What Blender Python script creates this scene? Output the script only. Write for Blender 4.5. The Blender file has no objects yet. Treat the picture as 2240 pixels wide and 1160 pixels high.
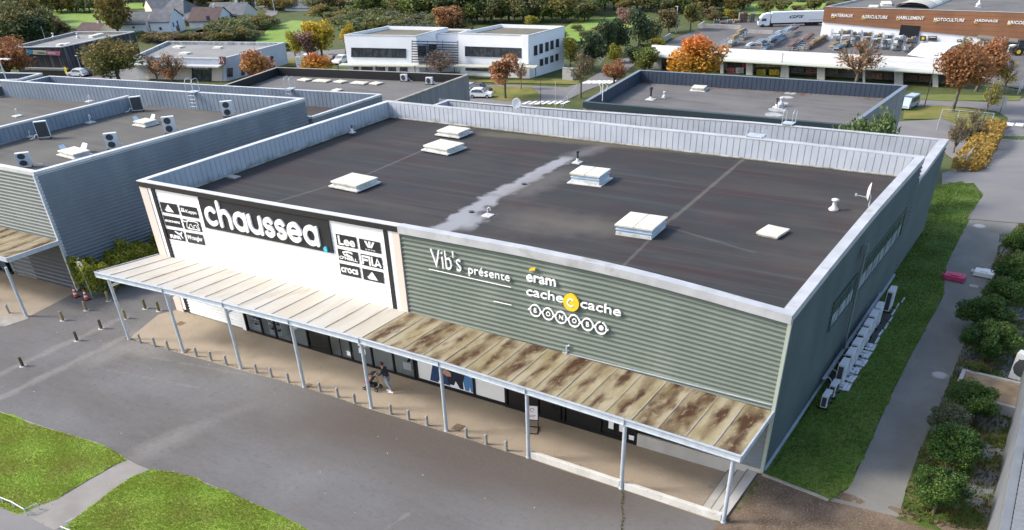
import bpy, bmesh, math, random
import numpy as np
from mathutils import Vector, Matrix
SC = bpy.context.scene
COL = SC.collection
R = math.radians
# ------------------------------------------------------------------ camera
FPX, PPY = 1830.532393, 1206.820896
yaw, pit, rol = -.590607, .697672, -.04304
F_ = Vector((math.sin(yaw)*math.cos(pit), math.cos(yaw)*math.cos(pit), -math.sin(pit)))
R0 = Vector((math.cos(yaw), -math.sin(yaw), 0)); U0 = R0.cross(F_)
R_ = math.cos(rol)*R0 + math.sin(rol)*U0
U_ = -math.sin(rol)*R0 + math.cos(rol)*U0
CAM = Vector((7.983016, -33.014764, 23.024293))
cd = bpy.data.cameras.new('camera'); cam = bpy.data.objects.new('camera', cd); COL.objects.link(cam)
m = Matrix((R_, U_, -F_)).transposed().to_4x4(); m.translation = CAM; cam.matrix_world = m
cd.sensor_width = 36; cd.sensor_fit = 'HORIZONTAL'; cd.lens = FPX/2240*36; cd.shift_y = (PPY-580)/2240
cd.clip_start = .5; cd.clip_end = 2000
SC.camera = cam
SC.render.resolution_x, SC.render.resolution_y = 1024, 530
# ------------------------------------------------------------------ light
SUN_DIR = Vector((-.74, -.36, .60)).normalized()      # towards the sun
w = bpy.data.worlds.new('World'); SC.world = w; w.use_nodes = True
nt = w.node_tree; bg = nt.nodes['Background']; sky = nt.nodes.new('ShaderNodeTexSky')
sky.sky_type = 'NISHITA'; sky.sun_disc = False
el = math.asin(SUN_DIR.z); sky.sun_elevation = el
sky.sun_rotation = math.atan2(SUN_DIR.x, SUN_DIR.y)
sky.air_density = 1.0; sky.dust_density = 2.5; sky.ozone_density = 1.0
nt.links.new(sky.outputs[0], bg.inputs[0]); bg.inputs[1].default_value = .15
sd = bpy.data.lights.new('sun', 'SUN'); sd.energy = 1.9; sd.angle = R(11); sd.color = (1, .93, .84)
so = bpy.data.objects.new('sun', sd); COL.objects.link(so); so.rotation_euler = SUN_DIR.to_track_quat('Z', 'Y').to_euler()
SC.view_settings.view_transform = 'Standard'; SC.view_settings.look = 'None'
SC.view_settings.exposure = 1.22; SC.view_settings.gamma = 1
# ------------------------------------------------------------------ measuring
def ray(x, y):
    return (F_ + (x-1120)/FPX*R_ - (y-PPY)/FPX*U_).normalized()
def atz(x, y, z=0.):
    d = ray(x, y); return CAM + d*((z-CAM.z)/d.z)
def ony(x, y, Y=0.):
    d = ray(x, y); return CAM + d*((Y-CAM.y)/d.y)
def onx(x, y, X=0.):
    d = ray(x, y); return CAM + d*((X-CAM.x)/d.x)
def proj(p):
    d = Vector(p)-CAM; z = d.dot(F_); return (1120+FPX*d.dot(R_)/z, PPY-FPX*d.dot(U_)/z)
def sm(t):
    t = min(1., max(0., t)); return t*t*(3-2*t)
def T(x, y):
    s = (x-8)*-.557+(y+33)*.83
    zw = 0 if y < 4 else min(1.2, (y-4)/26*1.2)
    ze = 0 if y < -4 else (.5*(y+4)/4 if y < 0 else min(1.4, .5+y*.03))
    k = min(1, max(0, (x+1.5)/1.5)); b = zw*(1-k)+ze*k
    f = sm((s-62)/60)
    return b+(-8-b)*f
def gnd(x, y):
    z = 0.
    for _ in range(40):
        p = atz(x, y, z); z = z*.5+.5*T(p.x, p.y)
    p = atz(x, y, z); p.z = T(p.x, p.y); return p
def hat(p, py):
    lo, hi = p[2]-1, p[2]+60
    for _ in range(40):
        mm = (lo+hi)/2
        if proj((p[0], p[1], mm))[1] > py: lo = mm
        else: hi = mm
    return (lo+hi)/2-p[2]
def wat(p, px):
    return px/FPX*(Vector(p)-CAM).dot(F_)
# ------------------------------------------------------------------ materials
MATS = {}
def mat(name, col, rough=.8, col2=None, scale=1., detail=4., lo=.35, hi=.65, stretch=(1, 1, 1), coord='pos', spec=.3, metal=0, bump=0, bscale=40, extra=None, rot=(0, 0, 0)):
    if name in MATS: return MATS[name]
    mt = bpy.data.materials.new(name); mt.use_nodes = True; n = mt.node_tree; L = n.links
    b = n.nodes['Principled BSDF']
    b.inputs['Roughness'].default_value = rough; b.inputs['Metallic'].default_value = metal
    b.inputs['Specular IOR Level'].default_value = spec
    b.inputs['Base Color'].default_value = (*col, 1)
    if coord == 'pos':
        g = n.nodes.new('ShaderNodeNewGeometry'); src = g.outputs['Position']
    else:
        g = n.nodes.new('ShaderNodeTexCoord'); src = g.outputs['Object']
    mp = n.nodes.new('ShaderNodeMapping'); mp.inputs['Scale'].default_value = stretch; mp.inputs['Rotation'].default_value = rot
    L.new(src, mp.inputs[0]); out = None
    if col2 is not None:
        nz = n.nodes.new('ShaderNodeTexNoise'); nz.inputs['Scale'].default_value = scale; nz.inputs['Detail'].default_value = detail
        L.new(mp.outputs[0], nz.inputs['Vector'])
        mr = n.nodes.new('ShaderNodeMapRange'); mr.inputs[1].default_value = lo; mr.inputs[2].default_value = hi
        L.new(nz.outputs['Fac'], mr.inputs[0])
        out = mix(n, mr.outputs[0], (*col, 1), (*col2, 1)); L.new(out, b.inputs['Base Color'])
    if bump:
        nb = n.nodes.new('ShaderNodeTexNoise'); nb.inputs['Scale'].default_value = bscale; nb.inputs['Detail'].default_value = 3
        L.new(mp.outputs[0], nb.inputs['Vector']); bp = n.nodes.new('ShaderNodeBump'); bp.inputs['Strength'].default_value = bump
        bp.inputs['Distance'].default_value = .05
        L.new(nb.outputs['Fac'], bp.inputs['Height']); L.new(bp.outputs[0], b.inputs['Normal'])
    if extra:
        cin = out if out else None
        if cin is None:
            rg = n.nodes.new('ShaderNodeRGB'); rg.outputs[0].default_value = (*col, 1); cin = rg.outputs[0]
        res = extra(n, L, src, cin)
        L.new(res, b.inputs['Base Color'])
    MATS[name] = mt; return mt
def mix(n, fac, a, b, mode='MIX'):
    x = n.nodes.new('ShaderNodeMix'); x.data_type = 'RGBA'; x.blend_type = mode
    for v, i in ((fac, 0), (a, 6), (b, 7)):
        if isinstance(v, (tuple, float, int)): x.inputs[i].default_value = v
        else: n.links.new(v, x.inputs[i])
    return x.outputs[2]
def mth(n, op, a, b=None, c=None, clamp=False):
    x = n.nodes.new('ShaderNodeMath'); x.operation = op; x.use_clamp = clamp
    for i, v in enumerate((a, b, c)):
        if v is None: continue
        if isinstance(v, (int, float)): x.inputs[i].default_value = v
        else: n.links.new(v, x.inputs[i])
    return x.outputs[0]
def noise(n, src, scale, detail=4, st=(1, 1, 1), rot=(0, 0, 0)):
    mp = n.nodes.new('ShaderNodeMapping'); mp.inputs['Scale'].default_value = st; mp.inputs['Rotation'].default_value = rot
    n.links.new(src, mp.inputs[0]); z = n.nodes.new('ShaderNodeTexNoise'); z.inputs['Scale'].default_value = scale
    z.inputs['Detail'].default_value = detail; n.links.new(mp.outputs[0], z.inputs['Vector']); return z.outputs['Fac']
def mrange(n, v, a, b, c=0., d=1.):
    x = n.nodes.new('ShaderNodeMapRange'); x.inputs[1].default_value = a; x.inputs[2].default_value = b
    x.inputs[3].default_value = c; x.inputs[4].default_value = d; n.links.new(v, x.inputs[0]); return x.outputs[0]
def sepz(n, s, i=2):
    x = n.nodes.new('ShaderNodeSeparateXYZ'); n.links.new(s, x.inputs[0]); return x.outputs[i]
def linemask(n, src, p0, p1, w, soft, jit=0., jscale=.6):
    "1 inside a band of half width w round the ground line p0-p1, fading over soft"
    d = Vector((p1[0]-p0[0], p1[1]-p0[1])); ln = d.length; d /= ln
    sx = n.nodes.new('ShaderNodeSeparateXYZ'); n.links.new(src, sx.inputs[0])
    u = mth(n, 'MULTIPLY', mth(n, 'SUBTRACT', sx.outputs[0], p0[0]), d.x)
    u = mth(n, 'MULTIPLY_ADD', mth(n, 'SUBTRACT', sx.outputs[1], p0[1]), d.y, u)
    v = mth(n, 'MULTIPLY', mth(n, 'SUBTRACT', sx.outputs[0], p0[0]), -d.y)
    v = mth(n, 'MULTIPLY_ADD', mth(n, 'SUBTRACT', sx.outputs[1], p0[1]), d.x, v)
    v = mth(n, 'ABSOLUTE', v)
    if jit: v = mth(n, 'MULTIPLY_ADD', mth(n, 'SUBTRACT', noise(n, src, jscale, 5), .5), jit, v)
    a = mrange(n, v, w, w+soft, 1, 0)
    e = mth(n, 'MULTIPLY', mrange(n, u, -soft, soft), mrange(n, u, ln-soft, ln+soft, 1, 0))
    return mth(n, 'MULTIPLY', a, e)
# ------------------------------------------------------------------ objects
def tag(o, label=None, cat=None, group=None, kind=None):
    if label: o['label'] = label
    if cat: o['category'] = cat
    if group: o['group'] = group
    if kind: o['kind'] = kind
    return o
def thing(name, label, cat, loc=(0, 0, 0), rz=0., group=None):
    o = bpy.data.objects.new(name, None); COL.objects.link(o); o.location = loc; o.rotation_euler = (0, 0, rz)
    o.empty_display_size = .2
    return tag(o, label, cat, group)
def copy_tree(o, parent=None):
    c = o.copy(); COL.objects.link(c)
    c.parent = parent
    for ch in [x for x in KIDS.get(o.name, [])]:
        k = copy_tree(ch, c); KIDS.setdefault(c.name, []).append(k)
    return c
KIDS = {}
class MB:
    def __init__(s): s.v = []; s.f = []; s.m = []
    def face(s, pts, m=0):
        i = len(s.v); s.v += [tuple(p) for p in pts]; s.f.append(tuple(range(i, i+len(pts)))); s.m.append(m); return s
    def grid(s, rows, m=0, closed=False):
        i = len(s.v); nr = len(rows); nc = len(rows[0])
        for r in rows: s.v += [tuple(p) for p in r]
        for a in range(nr-1):
            for b in range(nc if closed else nc-1):
                c = (b+1) % nc
                s.f.append((i+a*nc+b, i+a*nc+c, i+(a+1)*nc+c, i+(a+1)*nc+b)); s.m.append(m)
        return s
    def box(s, x0, y0, z0, x1, y1, z1, m=0, M=None):
        P = [(x0, y0, z0), (x1, y0, z0), (x1, y1, z0), (x0, y1, z0), (x0, y0, z1), (x1, y0, z1), (x1, y1, z1), (x0, y1, z1)]
        if M is not None: P = [tuple(M @ Vector(p)) for p in P]
        i = len(s.v); s.v += P
        for f in ((0, 3, 2, 1), (4, 5, 6, 7), (0, 1, 5, 4), (1, 2, 6, 5), (2, 3, 7, 6), (3, 0, 4, 7)):
            s.f.append(tuple(i+k for k in f)); s.m.append(m)
        return s
    def prism(s, poly, z0, z1, m=0, top=None):
        n = len(poly); i = len(s.v)
        f0 = z0 if callable(z0) else (lambda x, y: z0); f1 = z1 if callable(z1) else (lambda x, y: z1)
        s.v += [(p[0], p[1], f0(p[0], p[1])) for p in poly]+[(p[0], p[1], f1(p[0], p[1])) for p in poly]
        for k in range(n):
            j = (k+1) % n; s.f.append((i+k, i+j, i+n+j, i+n+k)); s.m.append(m)
        s.f.append(tuple(i+n+k for k in range(n))); s.m.append(m if top is None else top)
        s.f.append(tuple(i+k for k in reversed(range(n)))); s.m.append(m); return s
    def tube(s, pts, rad, n=8, m=0, cap=True):
        pts = [Vector(p) for p in pts]
        if not isinstance(rad, (list, tuple)): rad = [rad]*len(pts)
        rows = []
        for k, p in enumerate(pts):
            d = (pts[min(k+1, len(pts)-1)]-pts[max(k-1, 0)]).normalized()
            a = d.orthogonal().normalized() if abs(d.z) < .95 else Vector((1, 0, 0)); a = (a-d*a.dot(d)).normalized(); b = d.cross(a)
            rows.append([p+(a*math.cos(2*math.pi*q/n)+b*math.sin(2*math.pi*q/n))*rad[k] for q in range(n)])
        s.grid(rows, m, True)
        if cap: s.face(rows[-1], m); s.face(list(reversed(rows[0])), m)
        return s
    def lathe(s, prof, c=(0, 0, 0), n=16, m=0):
        rows = [[(c[0]+r*math.cos(2*math.pi*q/n), c[1]+r*math.sin(2*math.pi*q/n), c[2]+z) for q in range(n)] for r, z in prof]
        s.grid(rows, m, True)
        if prof[-1][0] > 1e-4: s.face(rows[-1], m)
        if prof[0][0] > 1e-4: s.face(list(reversed(rows[0])), m)
        return s
    def xf(s, M):
        s.v = [tuple(M @ Vector(p)) for p in s.v]; return s
    def build(s, name, mats, parent=None, smooth=False, bevel=0):
        me = bpy.data.meshes.new(name); me.from_pydata(s.v, [], s.f)
        if not isinstance(mats, (list, tuple)): mats = [mats]
        for q in mats: me.materials.append(q)
        me.polygons.foreach_set('material_index', s.m)
        if smooth: me.polygons.foreach_set('use_smooth', [True]*len(s.f))
        me.update(); o = bpy.data.objects.new(name, me); COL.objects.link(o)
        if parent is not None:
            o.parent = parent; KIDS.setdefault(parent.name, []).append(o)
        if bevel:
            b = o.modifiers.new('bevel', 'BEVEL'); b.width = bevel; b.segments = 2; b.limit_method = 'ANGLE'
        return o
def lerp(a, b, t): return a+(b-a)*t
def interp(xs, ys, x):
    return float(np.interp(x, xs, ys))
def corr(mb, p0, p1, zb, zt, period, depth, vertical=False, flip=1, m=0, cols=8, prof=None):
    "profiled sheet between ground points p0,p1; zb/zt functions of t; ribs stand out on the left of p0->p1 times flip"
    p0 = Vector((p0[0], p0[1])); p1 = Vector((p1[0], p1[1])); d = p1-p0; ln = d.length; d /= ln; nrm = Vector((d.y, -d.x))*flip
    if not callable(zb): zb_ = zb; zb = lambda t: zb_
    if not callable(zt): zt_ = zt; zt = lambda t: zt_
    prof = prof or ([(0, 0), (.86, 0), (.88, -1), (.95, -1), (.97, 0)] if vertical else [(0, 0), (.46, 0), (.52, 1), (.68, 1), (.92, 0)])
    if vertical:
        n = max(1, round(ln/period)); A = []; B = []
        for k in range(n):
            for u, h in prof:
                t = (k+u)/n; q = p0+d*ln*t+nrm*depth*h
                A.append((q.x, q.y, zb(t))); B.append((q.x, q.y, zt(t)))
        A.append((p1.x, p1.y, zb(1))); B.append((p1.x, p1.y, zt(1)))
        mb.grid([A, B], m)
    else:
        n = max(1, round((zt(.5)-zb(.5))/period)); rows = []
        for k in range(n):
            for u, h in prof:
                r = (k+u)/n; row = []
                for c in range(cols+1):
                    t = c/cols; q = p0+d*ln*t+nrm*depth*h; row.append((q.x, q.y, lerp(zb(t), zt(t), r)))
                rows.append(row)
        rows.append([((p0+d*ln*c/cols).x, (p0+d*ln*c/cols).y, zt(c/cols)) for c in range(cols+1)])
        mb.grid(rows, m)
    return mb
def sheet(name, poly, off, mt, maxlen=3., kind='structure', label=None, cat=None, zf=T, sub=6):
    bm = bmesh.new(); vs = [bm.verts.new((p[0], p[1], 0)) for p in poly]; bm.faces.new(vs)
    bmesh.ops.triangulate(bm, faces=bm.faces[:])
    for _ in range(sub):
        es = [e for e in bm.edges if e.calc_length() > maxlen]
        if not es: break
        bmesh.ops.subdivide_edges(bm, edges=es, cuts=1, use_grid_fill=False); bmesh.ops.triangulate(bm, faces=[f for f in bm.faces if len(f.verts) > 3])
    for v in bm.verts: v.co.z = zf(v.co.x, v.co.y)+off
    bmesh.ops.recalc_face_normals(bm, faces=bm.faces[:])
    if sum(f.normal.z for f in bm.faces) < 0: bmesh.ops.reverse_faces(bm, faces=bm.faces[:])
    me = bpy.data.meshes.new(name); bm.to_mesh(me); bm.free(); me.materials.append(mt)
    o = bpy.data.objects.new(name, me); COL.objects.link(o); tag(o, label, cat, None, kind); return o
def rag(poly, amp=.07, step=.35, seed=1):
    rnd = random.Random(seed); out = []
    for i in range(len(poly)):
        a, b = Vector(poly[i]), Vector(poly[(i+1) % len(poly)]); n = max(1, min(60, int((b-a).length/step)))
        for k in range(n): q = a.lerp(b, k/n); out.append((q.x+rnd.uniform(-amp, amp), q.y+rnd.uniform(-amp, amp)))
    return out
def G(*pts): return [tuple(gnd(*p)[:2]) for p in pts]
# text on a plane: O origin (lower left of the box), X right, Z up, standing out along N
def fontmesh(s, size=1, shear=0, offset=0, spacing=1.):
    cu = bpy.data.curves.new('t', 'FONT'); cu.body = s; cu.size = size; cu.shear = shear; cu.offset = offset; cu.extrude = .5
    cu.space_character = spacing; cu.resolution_u = 4
    o = bpy.data.objects.new('t', cu); COL.objects.link(o); dg = bpy.context.evaluated_depsgraph_get()
    me = bpy.data.meshes.new_from_object(o.evaluated_get(dg)); V = np.zeros(len(me.vertices)*3); me.vertices.foreach_get('co', V)
    V = V.reshape(-1, 3); Fc = [tuple(p.vertices) for p in me.polygons]; bpy.data.objects.remove(o); bpy.data.curves.remove(cu); bpy.data.meshes.remove(me)
    V[:, 0] -= V[:, 0].min(); V[:, 1] -= V[:, 1].min(); V[:, 2] += .5
    return V, Fc
def text(mb, s, O, X, Z, wd, ht, th=.05, lift=0., m=0, **k):
    V, Fc = fontmesh(s, **k); sx = wd/V[:, 0].max(); sz = ht/V[:, 1].max()
    X = Vector(X).normalized(); Z = Vector(Z).normalized(); N = X.cross(Z); O = Vector(O); i = len(mb.v)
    for v in V: mb.v.append(tuple(O+X*float(v[0]*sx)+Z*float(v[1]*sz)+N*float(lift+v[2]*th)))
    for f in Fc: mb.f.append(tuple(i+q for q in f)); mb.m.append(m)
    return mb
class Pl:
    "a drawing plane: u right, v up, drawn pieces get real thickness"
    def __init__(s, O, X, Z, mb): s.O = Vector(O); s.X = Vector(X).normalized(); s.Z = Vector(Z).normalized(); s.N = s.X.cross(s.Z); s.mb = mb; s.k = 0
    def P(s, u, v, n=0.): return s.O+s.X*u+s.Z*v+s.N*n
    def poly(s, pts, t0, t1, m=0):
        n = len(pts); a = [s.P(u, v, t0) for u, v in pts]; b = [s.P(u, v, t1) for u, v in pts]
        ar = sum(pts[i][0]*pts[(i+1) % n][1]-pts[(i+1) % n][0]*pts[i][1] for i in range(n))
        if ar < 0: a.reverse(); b.reverse()
        s.mb.face(b, m)
        for i in range(n):
            j = (i+1) % n; s.mb.face([a[i], a[j], b[j], b[i]], m)
    def stroke(s, pts, w, t0, t1, m=0, cap=True, closed=False):
        s.k += 1; t1 += s.k*.0012
        P = [Vector(p) for p in pts]; n = len(P); Lf = []; Rt = []
        for i in range(n):
            if closed: a, b = P[i-1], P[(i+1) % n]
            else: a, b = P[max(i-1, 0)], P[min(i+1, n-1)]
            d = (b-a).normalized(); q = Vector((-d.y, d.x))*w/2; Lf.append(P[i]+q); Rt.append(P[i]-q)
        rng = range(n if closed else n-1)
        for i in rng:
            j = (i+1) % n; s.poly([Rt[i], Rt[j], Lf[j], Lf[i]], t0, t1, m)
        if cap and not closed:
            for c in (P[0], P[-1]):
                s.disc(c, w/2, t0, t1+.0006, m, 12)
    def disc(s, c, r, t0, t1, m=0, n=24):
        s.poly([(c[0]+r*math.cos(2*math.pi*k/n), c[1]+r*math.sin(2*math.pi*k/n)) for k in range(n)], t0, t1, m)
def arc(cx, cy, r, a0, a1, n=16, ry=None):
    ry = r if ry is None else ry
    return [(cx+r*math.cos(R(a0+(a1-a0)*k/n)), cy+ry*math.sin(R(a0+(a1-a0)*k/n))) for k in range(n+1)]
# ------------------------------------------------------------------ ground
def grassx(n, L, src, c):
    f = noise(n, src, .35, 6); c = mix(n, mrange(n, f, .35, .7), c, (.085, .11, .02, 1))
    f2 = noise(n, src, 6., 5); c = mix(n, mrange(n, f2, .3, .75, 0, .6), c, (.03, .06, .008, 1)); return c
M_field = mat('rough_meadow', (.055, .085, .018), .95, (.10, .10, .035), .05, 6, .35, .7, extra=lambda n, L, s, c: mix(n, mrange(n, noise(n, s, .6, 8), .35, .7, 0, .6), c, (.035, .05, .014, 1)), bump=.6, bscale=2)
M_green = mat('mown_field', (.16, .255, .04), .95, (.20, .28, .065), .08, 6, .35, .65, bump=.4, bscale=3, extra=lambda n, L, s, c: mix(n, mrange(n, noise(n, s, .5, 6, (1, 3, 1)), .5, .7, 0, .5), c, (.09, .15, .03, 1)))
M_lawn = mat('lawn', (.17, .285, .025), .95, (.25, .33, .05), .5, 6, .35, .65, bump=.8, bscale=14, extra=lambda n, L, s, c: mix(n, mrange(n, noise(n, s, 5, 6), .42, .66, 0, .75), mix(n, mrange(n, noise(n, s, .55, 7), .48, .68, 0, .8), c, (.21, .185, .055, 1)), (.10, .18, .015, 1)))
M_verge = mat('verge_grass', (.10, .13, .02), .95, (.19, .16, .045), .4, 6, .35, .65, bump=.6, bscale=8)
M_strip = mat('side_lawn', (.075, .14, .016), .95, (.115, .165, .028), .5, 6, .35, .65, bump=.8, bscale=14, extra=lambda n, L, s, c: mix(n, mrange(n, noise(n, s, 4, 6), .45, .65, 0, .7), c, (.03, .065, .009, 1)))  # lawn green darkened, the building's shade is put into the colour
def asph(n, L, src, c):
    c = mix(n, mrange(n, noise(n, src, .16, 6, (.6, 1.4, 1)), .42, .66, 0, .75), c, (.10, .092, .085, 1))
    c = mix(n, mrange(n, noise(n, src, 1.5, 6, (.5, 1.8, 1), (0, 0, .5)), .35, .8, 0, .35), c, (.16, .155, .15, 1))
    for a, b, w_, s_, f_ in TRACKS:
        k = linemask(n, src, a, b, w_, s_, .9, .8); c = mix(n, mth(n, 'MULTIPLY', k, f_), c, (.24, .23, .215, 1))
    a, b = gnd(640, 890), gnd(1500, 1120); k = linemask(n, src, a, b, 1.0, 3.5, 3.5, .25); c = mix(n, mth(n, 'MULTIPLY', k, .7), c, (.072, .055, .043, 1))
    c = mix(n, mrange(n, noise(n, src, 9, 6), .5, .8, 0, .14), c, (.22, .21, .20, 1)); c = mix(n, mrange(n, noise(n, src, 2.2, 8, (1, 1.3, 1)), .60, .66, 0, .25), c, (.08, .075, .07, 1)); c = mix(n, mrange(n, noise(n, src, 25, 2), .62, .72, 0, .28), c, (.30, .29, .28, 1))
    c = mix(n, mrange(n, noise(n, src, 3.2, 9), .42, .62, 0, .16), c, (.10, .095, .092, 1)); return mix(n, mrange(n, noise(n, src, 18, 3), .3, .42, .35, 0), c, (.06, .055, .05, 1))
TRACKS = []
for q in [((-60, 845), (280, 690), .12, .35, .45), ((-60, 900), (300, 725), .12, .35, .45), ((190, 800), (300, 745), .3, 1.0, .4), ((300, 985), (560, 885), .1, .6, .2), ((285, 1010), (420, 940), .3, .9, .35), ((840, 1160), (900, 1120), .01, .06, .3),
          ((215, 805), (490, 860), .02, .08, .2), ((280, 772), (545, 822), .02, .08, .2), ((640, 975), (760, 920), .2, 1., .15), ((1180, 1120), (1500, 1180), .5, 2.5, .3), ((360, 765), (300, 750), .8, 1., .5)]:
    TRACKS.append((gnd(*q[0]), gnd(*q[1]), q[2], q[3], q[4]))
M_asph = mat('worn_asphalt', (.155, .154, .155), .95, (.128, .127, .128), .25, 5, .35, .65, spec=.08, bump=.25, bscale=30, extra=asph)
M_road = mat('road_asphalt', (.155, .15, .15), .9, (.19, .185, .18), .3, 6, .3, .7, bump=.2, bscale=25, extra=lambda n, L, s, c: mix(n, mrange(n, noise(n, s, 12, 4), .55, .75, 0, .4), c, (.09, .085, .08, 1)))
M_plaza = mat('washed_aggregate', (.32, .27, .21), .9, (.275, .235, .185), .6, 5, .35, .65, bump=.3, bscale=40, extra=lambda n, L, s, c: mix(n, mrange(n, noise(n, s, 22, 3), .35, .65, 0, .5), mix(n, mrange(n, noise(n, s, .35, 4), .55, .75, 0, .6), c, (.165, .135, .10, 1)), (.21, .17, .12, 1)))
M_gravel = mat('brown_gravel', (.155, .115, .08), .95, (.085, .06, .04), .9, 6, .35, .65, bump=.6, bscale=22, extra=lambda n, L, s, c: mix(n, mrange(n, noise(n, s, 14, 4), .5, .7, 0, .6), c, (.25, .20, .16, 1)))
M_path = mat('sand_path', (.16, .155, .138), .95, (.20, .195, .175), .5, 6, .35, .65, bump=.4, bscale=25, extra=lambda n, L, s, c: mix(n, mrange(n, noise(n, s, 9, 5), .58, .75, 0, .5), mix(n, mrange(n, noise(n, s, .8, 4), .55, .75, 0, .5), c, (.15, .135, .10, 1)), (.10, .09, .06, 1)))
M_walk = mat('pale_footpath', (.25, .235, .215), .9, (.20, .185, .165), .7, 5, .35, .65, bump=.2, bscale=30)
M_bed = mat('planting_bed', (.05, .085, .015), .95, (.16, .12, .06), .9, 7, .45, .62, bump=.8, bscale=9, extra=lambda n, L, s, c: mix(n, mrange(n, noise(n, s, .7, 5), .5, .58, 0, .8), c, (.17, .18, .19, 1)))
M_conc = mat('concrete', (.42, .41, .385), .85, (.33, .32, .295), .8, 6, .35, .7, bump=.15, bscale=12, extra=lambda n, L, s, c: mix(n, mrange(n, noise(n, s, 3, 7), .58, .8, 0, .5), c, (.2, .18, .14, 1)))
M_kerb = mat('kerb_stone', (.30, .285, .26), .9, (.22, .20, .17), 1.5, 5)
M_paint = mat('road_paint', (.72, .72, .70), .8, (.45, .44, .42), 2., 5, .5, .75)

def axis(a, b, st, fa, fb, fs):
    xs = list(np.arange(a, fa, st))+list(np.arange(fa, fb, fs))+list(np.arange(fb, b+.1, st)); return xs
xs = axis(-640, 320, 8, -72, 32, 2.); xs = sorted(set([round(float(x), 3) for x in xs]+[-1.5, -1.2, -.9, -.6, -.3, 0, .5, 1]))
ys = axis(-48, 640, 8, -40, 64, 2.); ys = sorted(set([round(float(y), 3) for y in ys]+[-6, -5, -4, -3, -2, -1, 0, 1, 4]))
g = MB(); g.grid([[(x, y, T(x, y)) for x in xs] for y in ys]); o = g.build('ground', M_field, smooth=True); tag(o, kind='structure')
# hills beyond, so that the land does not end
hb = MB(); rows = []
for r_ in (480, 560, 640, 700):
    rows.append([(CAM.x+r_*math.sin(a), CAM.y+r_*math.cos(a), -8.6 if r_ == 480 else -9+(r_-480)*.03+3*math.sin(a*7+r_*.01)) for a in [R(t) for t in range(-110, 61, 6)]])
hb.grid(rows); o = hb.build('hills', M_field, smooth=True); tag(o, kind='structure')

# car park in front and the alley, one asphalt sheet
sheet('road_surface', [(-75, -2.0), (-55.5, -2.4), (-49.2, -1.3), (-49.2, 20), (-41, 20), (-40.4, .2), (-40.4, -.2), (-.15, -.2), (-.15, -4.5), (16, -5.5), (16, -34), (-75, -34)], .004, M_asph, 30, zf=lambda x, y: 0.)
sheet('pavement', [(-40.35, -.01)]+[(-40.95, -1.2)]+[tuple(gnd(*q)[:2]) for q in [(375, 686), (283, 741)]][1:]+[tuple(gnd(px, py)[:2]) for px, py in [(340, 757), (402, 776), (466, 793), (528, 811), (600, 830), (668, 850), (740, 872), (813, 897), (890, 920), (977, 947), (1065, 975), (1156, 1003), (1255, 1037), (1360, 1071), (1470, 1108), (1560, 1139)]]+[(-.2, -3.6), (-.2, -.01)], .012, M_plaza, 4, zf=lambda x, y: 0.)
sheet('pavement', G((-300, 560), (-250, 640), (0, 693), (62, 694), (160, 643)) + [(-49.8, -1.25), (-75, -1.25)], .012, M_plaza, 4)
sheet('kerb', G((-300, 640), (0, 693), (60, 693), (62, 698), (10, 715), (-300, 690)), .018, M_kerb, 6)
sheet('kerb', G((-200, 840), (0, 900), (100, 935), (212, 968), (277, 1005), (320, 1027), (380, 1033), (455, 1058), (560, 1103), (672, 1158), (700, 1172), (690, 1176), (555, 1108), (452, 1064), (378, 1038), (318, 1032), (270, 1010), (208, 973), (96, 940), (-200, 846)), .0075, M_kerb, 6)
L1 = [(-200, 842), (0, 903), (30, 908), (55, 922), (100, 937), (150, 951), (212, 970), (245, 984), (277, 1007), (257, 1015), (195, 1049), (125, 1092), (85, 1107), (55, 1122), (37, 1125), (0, 1110), (-200, 1040)]
L2 = [(330, 1027), (380, 1034), (420, 1043), (455, 1061), (505, 1078), (560, 1105), (622, 1132), (672, 1160), (800, 1220), (240, 1260), (134, 1160), (150, 1146), (200, 1108), (250, 1070), (290, 1043)]
sheet('lawn', rag(G(*L1)), .02, M_lawn, 3); sheet('lawn', rag(G(*L2), seed=2), .02, M_lawn, 3)
sheet('path', G((277, 1008), (328, 1028), (290, 1046), (140, 1152), (118, 1160), (40, 1120), (130, 1090), (257, 1016)), .012, M_walk, 3)
sheet('road', G((-200, 1010), (0, 1108), (60, 1128), (135, 1162), (240, 1262), (-200, 1262)), .009, M_road, 6)
# east side: gravel forecourt, side lawn, sand path, planting bed, service road
sheet('gravel_forecourt', [(-.5, -4.5), (17, -4.5), (17, .2), (.05, .2), (.05, -.1), (-.5, -.1)], .01, M_gravel, .6)
sheet('gravel_forecourt', [(-.3, -5.2), (17, -6.8), (17, -4.5), (-.5, -4.5)], .012, M_gravel, 1)
SL = G((1682, 1046), (1748, 1072), (1815, 1097), (1855, 1070), (1892, 995), (1947, 870), (1992, 780), (2030, 710), (2062, 652), (2070, 580), (2105, 510), (2140, 445), (2152, 425), (2130, 405), (2070, 400), (2046, 404))
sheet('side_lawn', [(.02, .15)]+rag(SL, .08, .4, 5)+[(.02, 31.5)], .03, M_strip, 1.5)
SPp = [(1815, 1097), (1855, 1070), (1892, 995), (1947, 870), (1992, 780), (2030, 710), (2062, 652), (2070, 580), (2105, 510), (2115, 480), (2230, 490), (2185, 540), (2165, 600), (2130, 700), (2090, 800), (2050, 900), (2010, 990), (1985, 1060), (1965, 1132)]
sheet('path', G(*SPp), .022, M_path, 1.5)
sheet('planting_bed', G((1960, 1135), (1985, 1060), (2010, 990), (2050, 900), (2090, 800), (2130, 700), (2165, 600), (2185, 540), (2230, 490), (2480, 500), (2480, 1160), (2200, 1220)), .016, M_bed, 1.5)
sheet('road', G((2060, 380), (2090, 372), (2180, 330), (2205, 260), (2195, 215), (2600, 225), (2700, 500), (2230, 490), (2115, 480), (2150, 430), (2130, 402), (2060, 405)), .05, M_road, 3)
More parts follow.
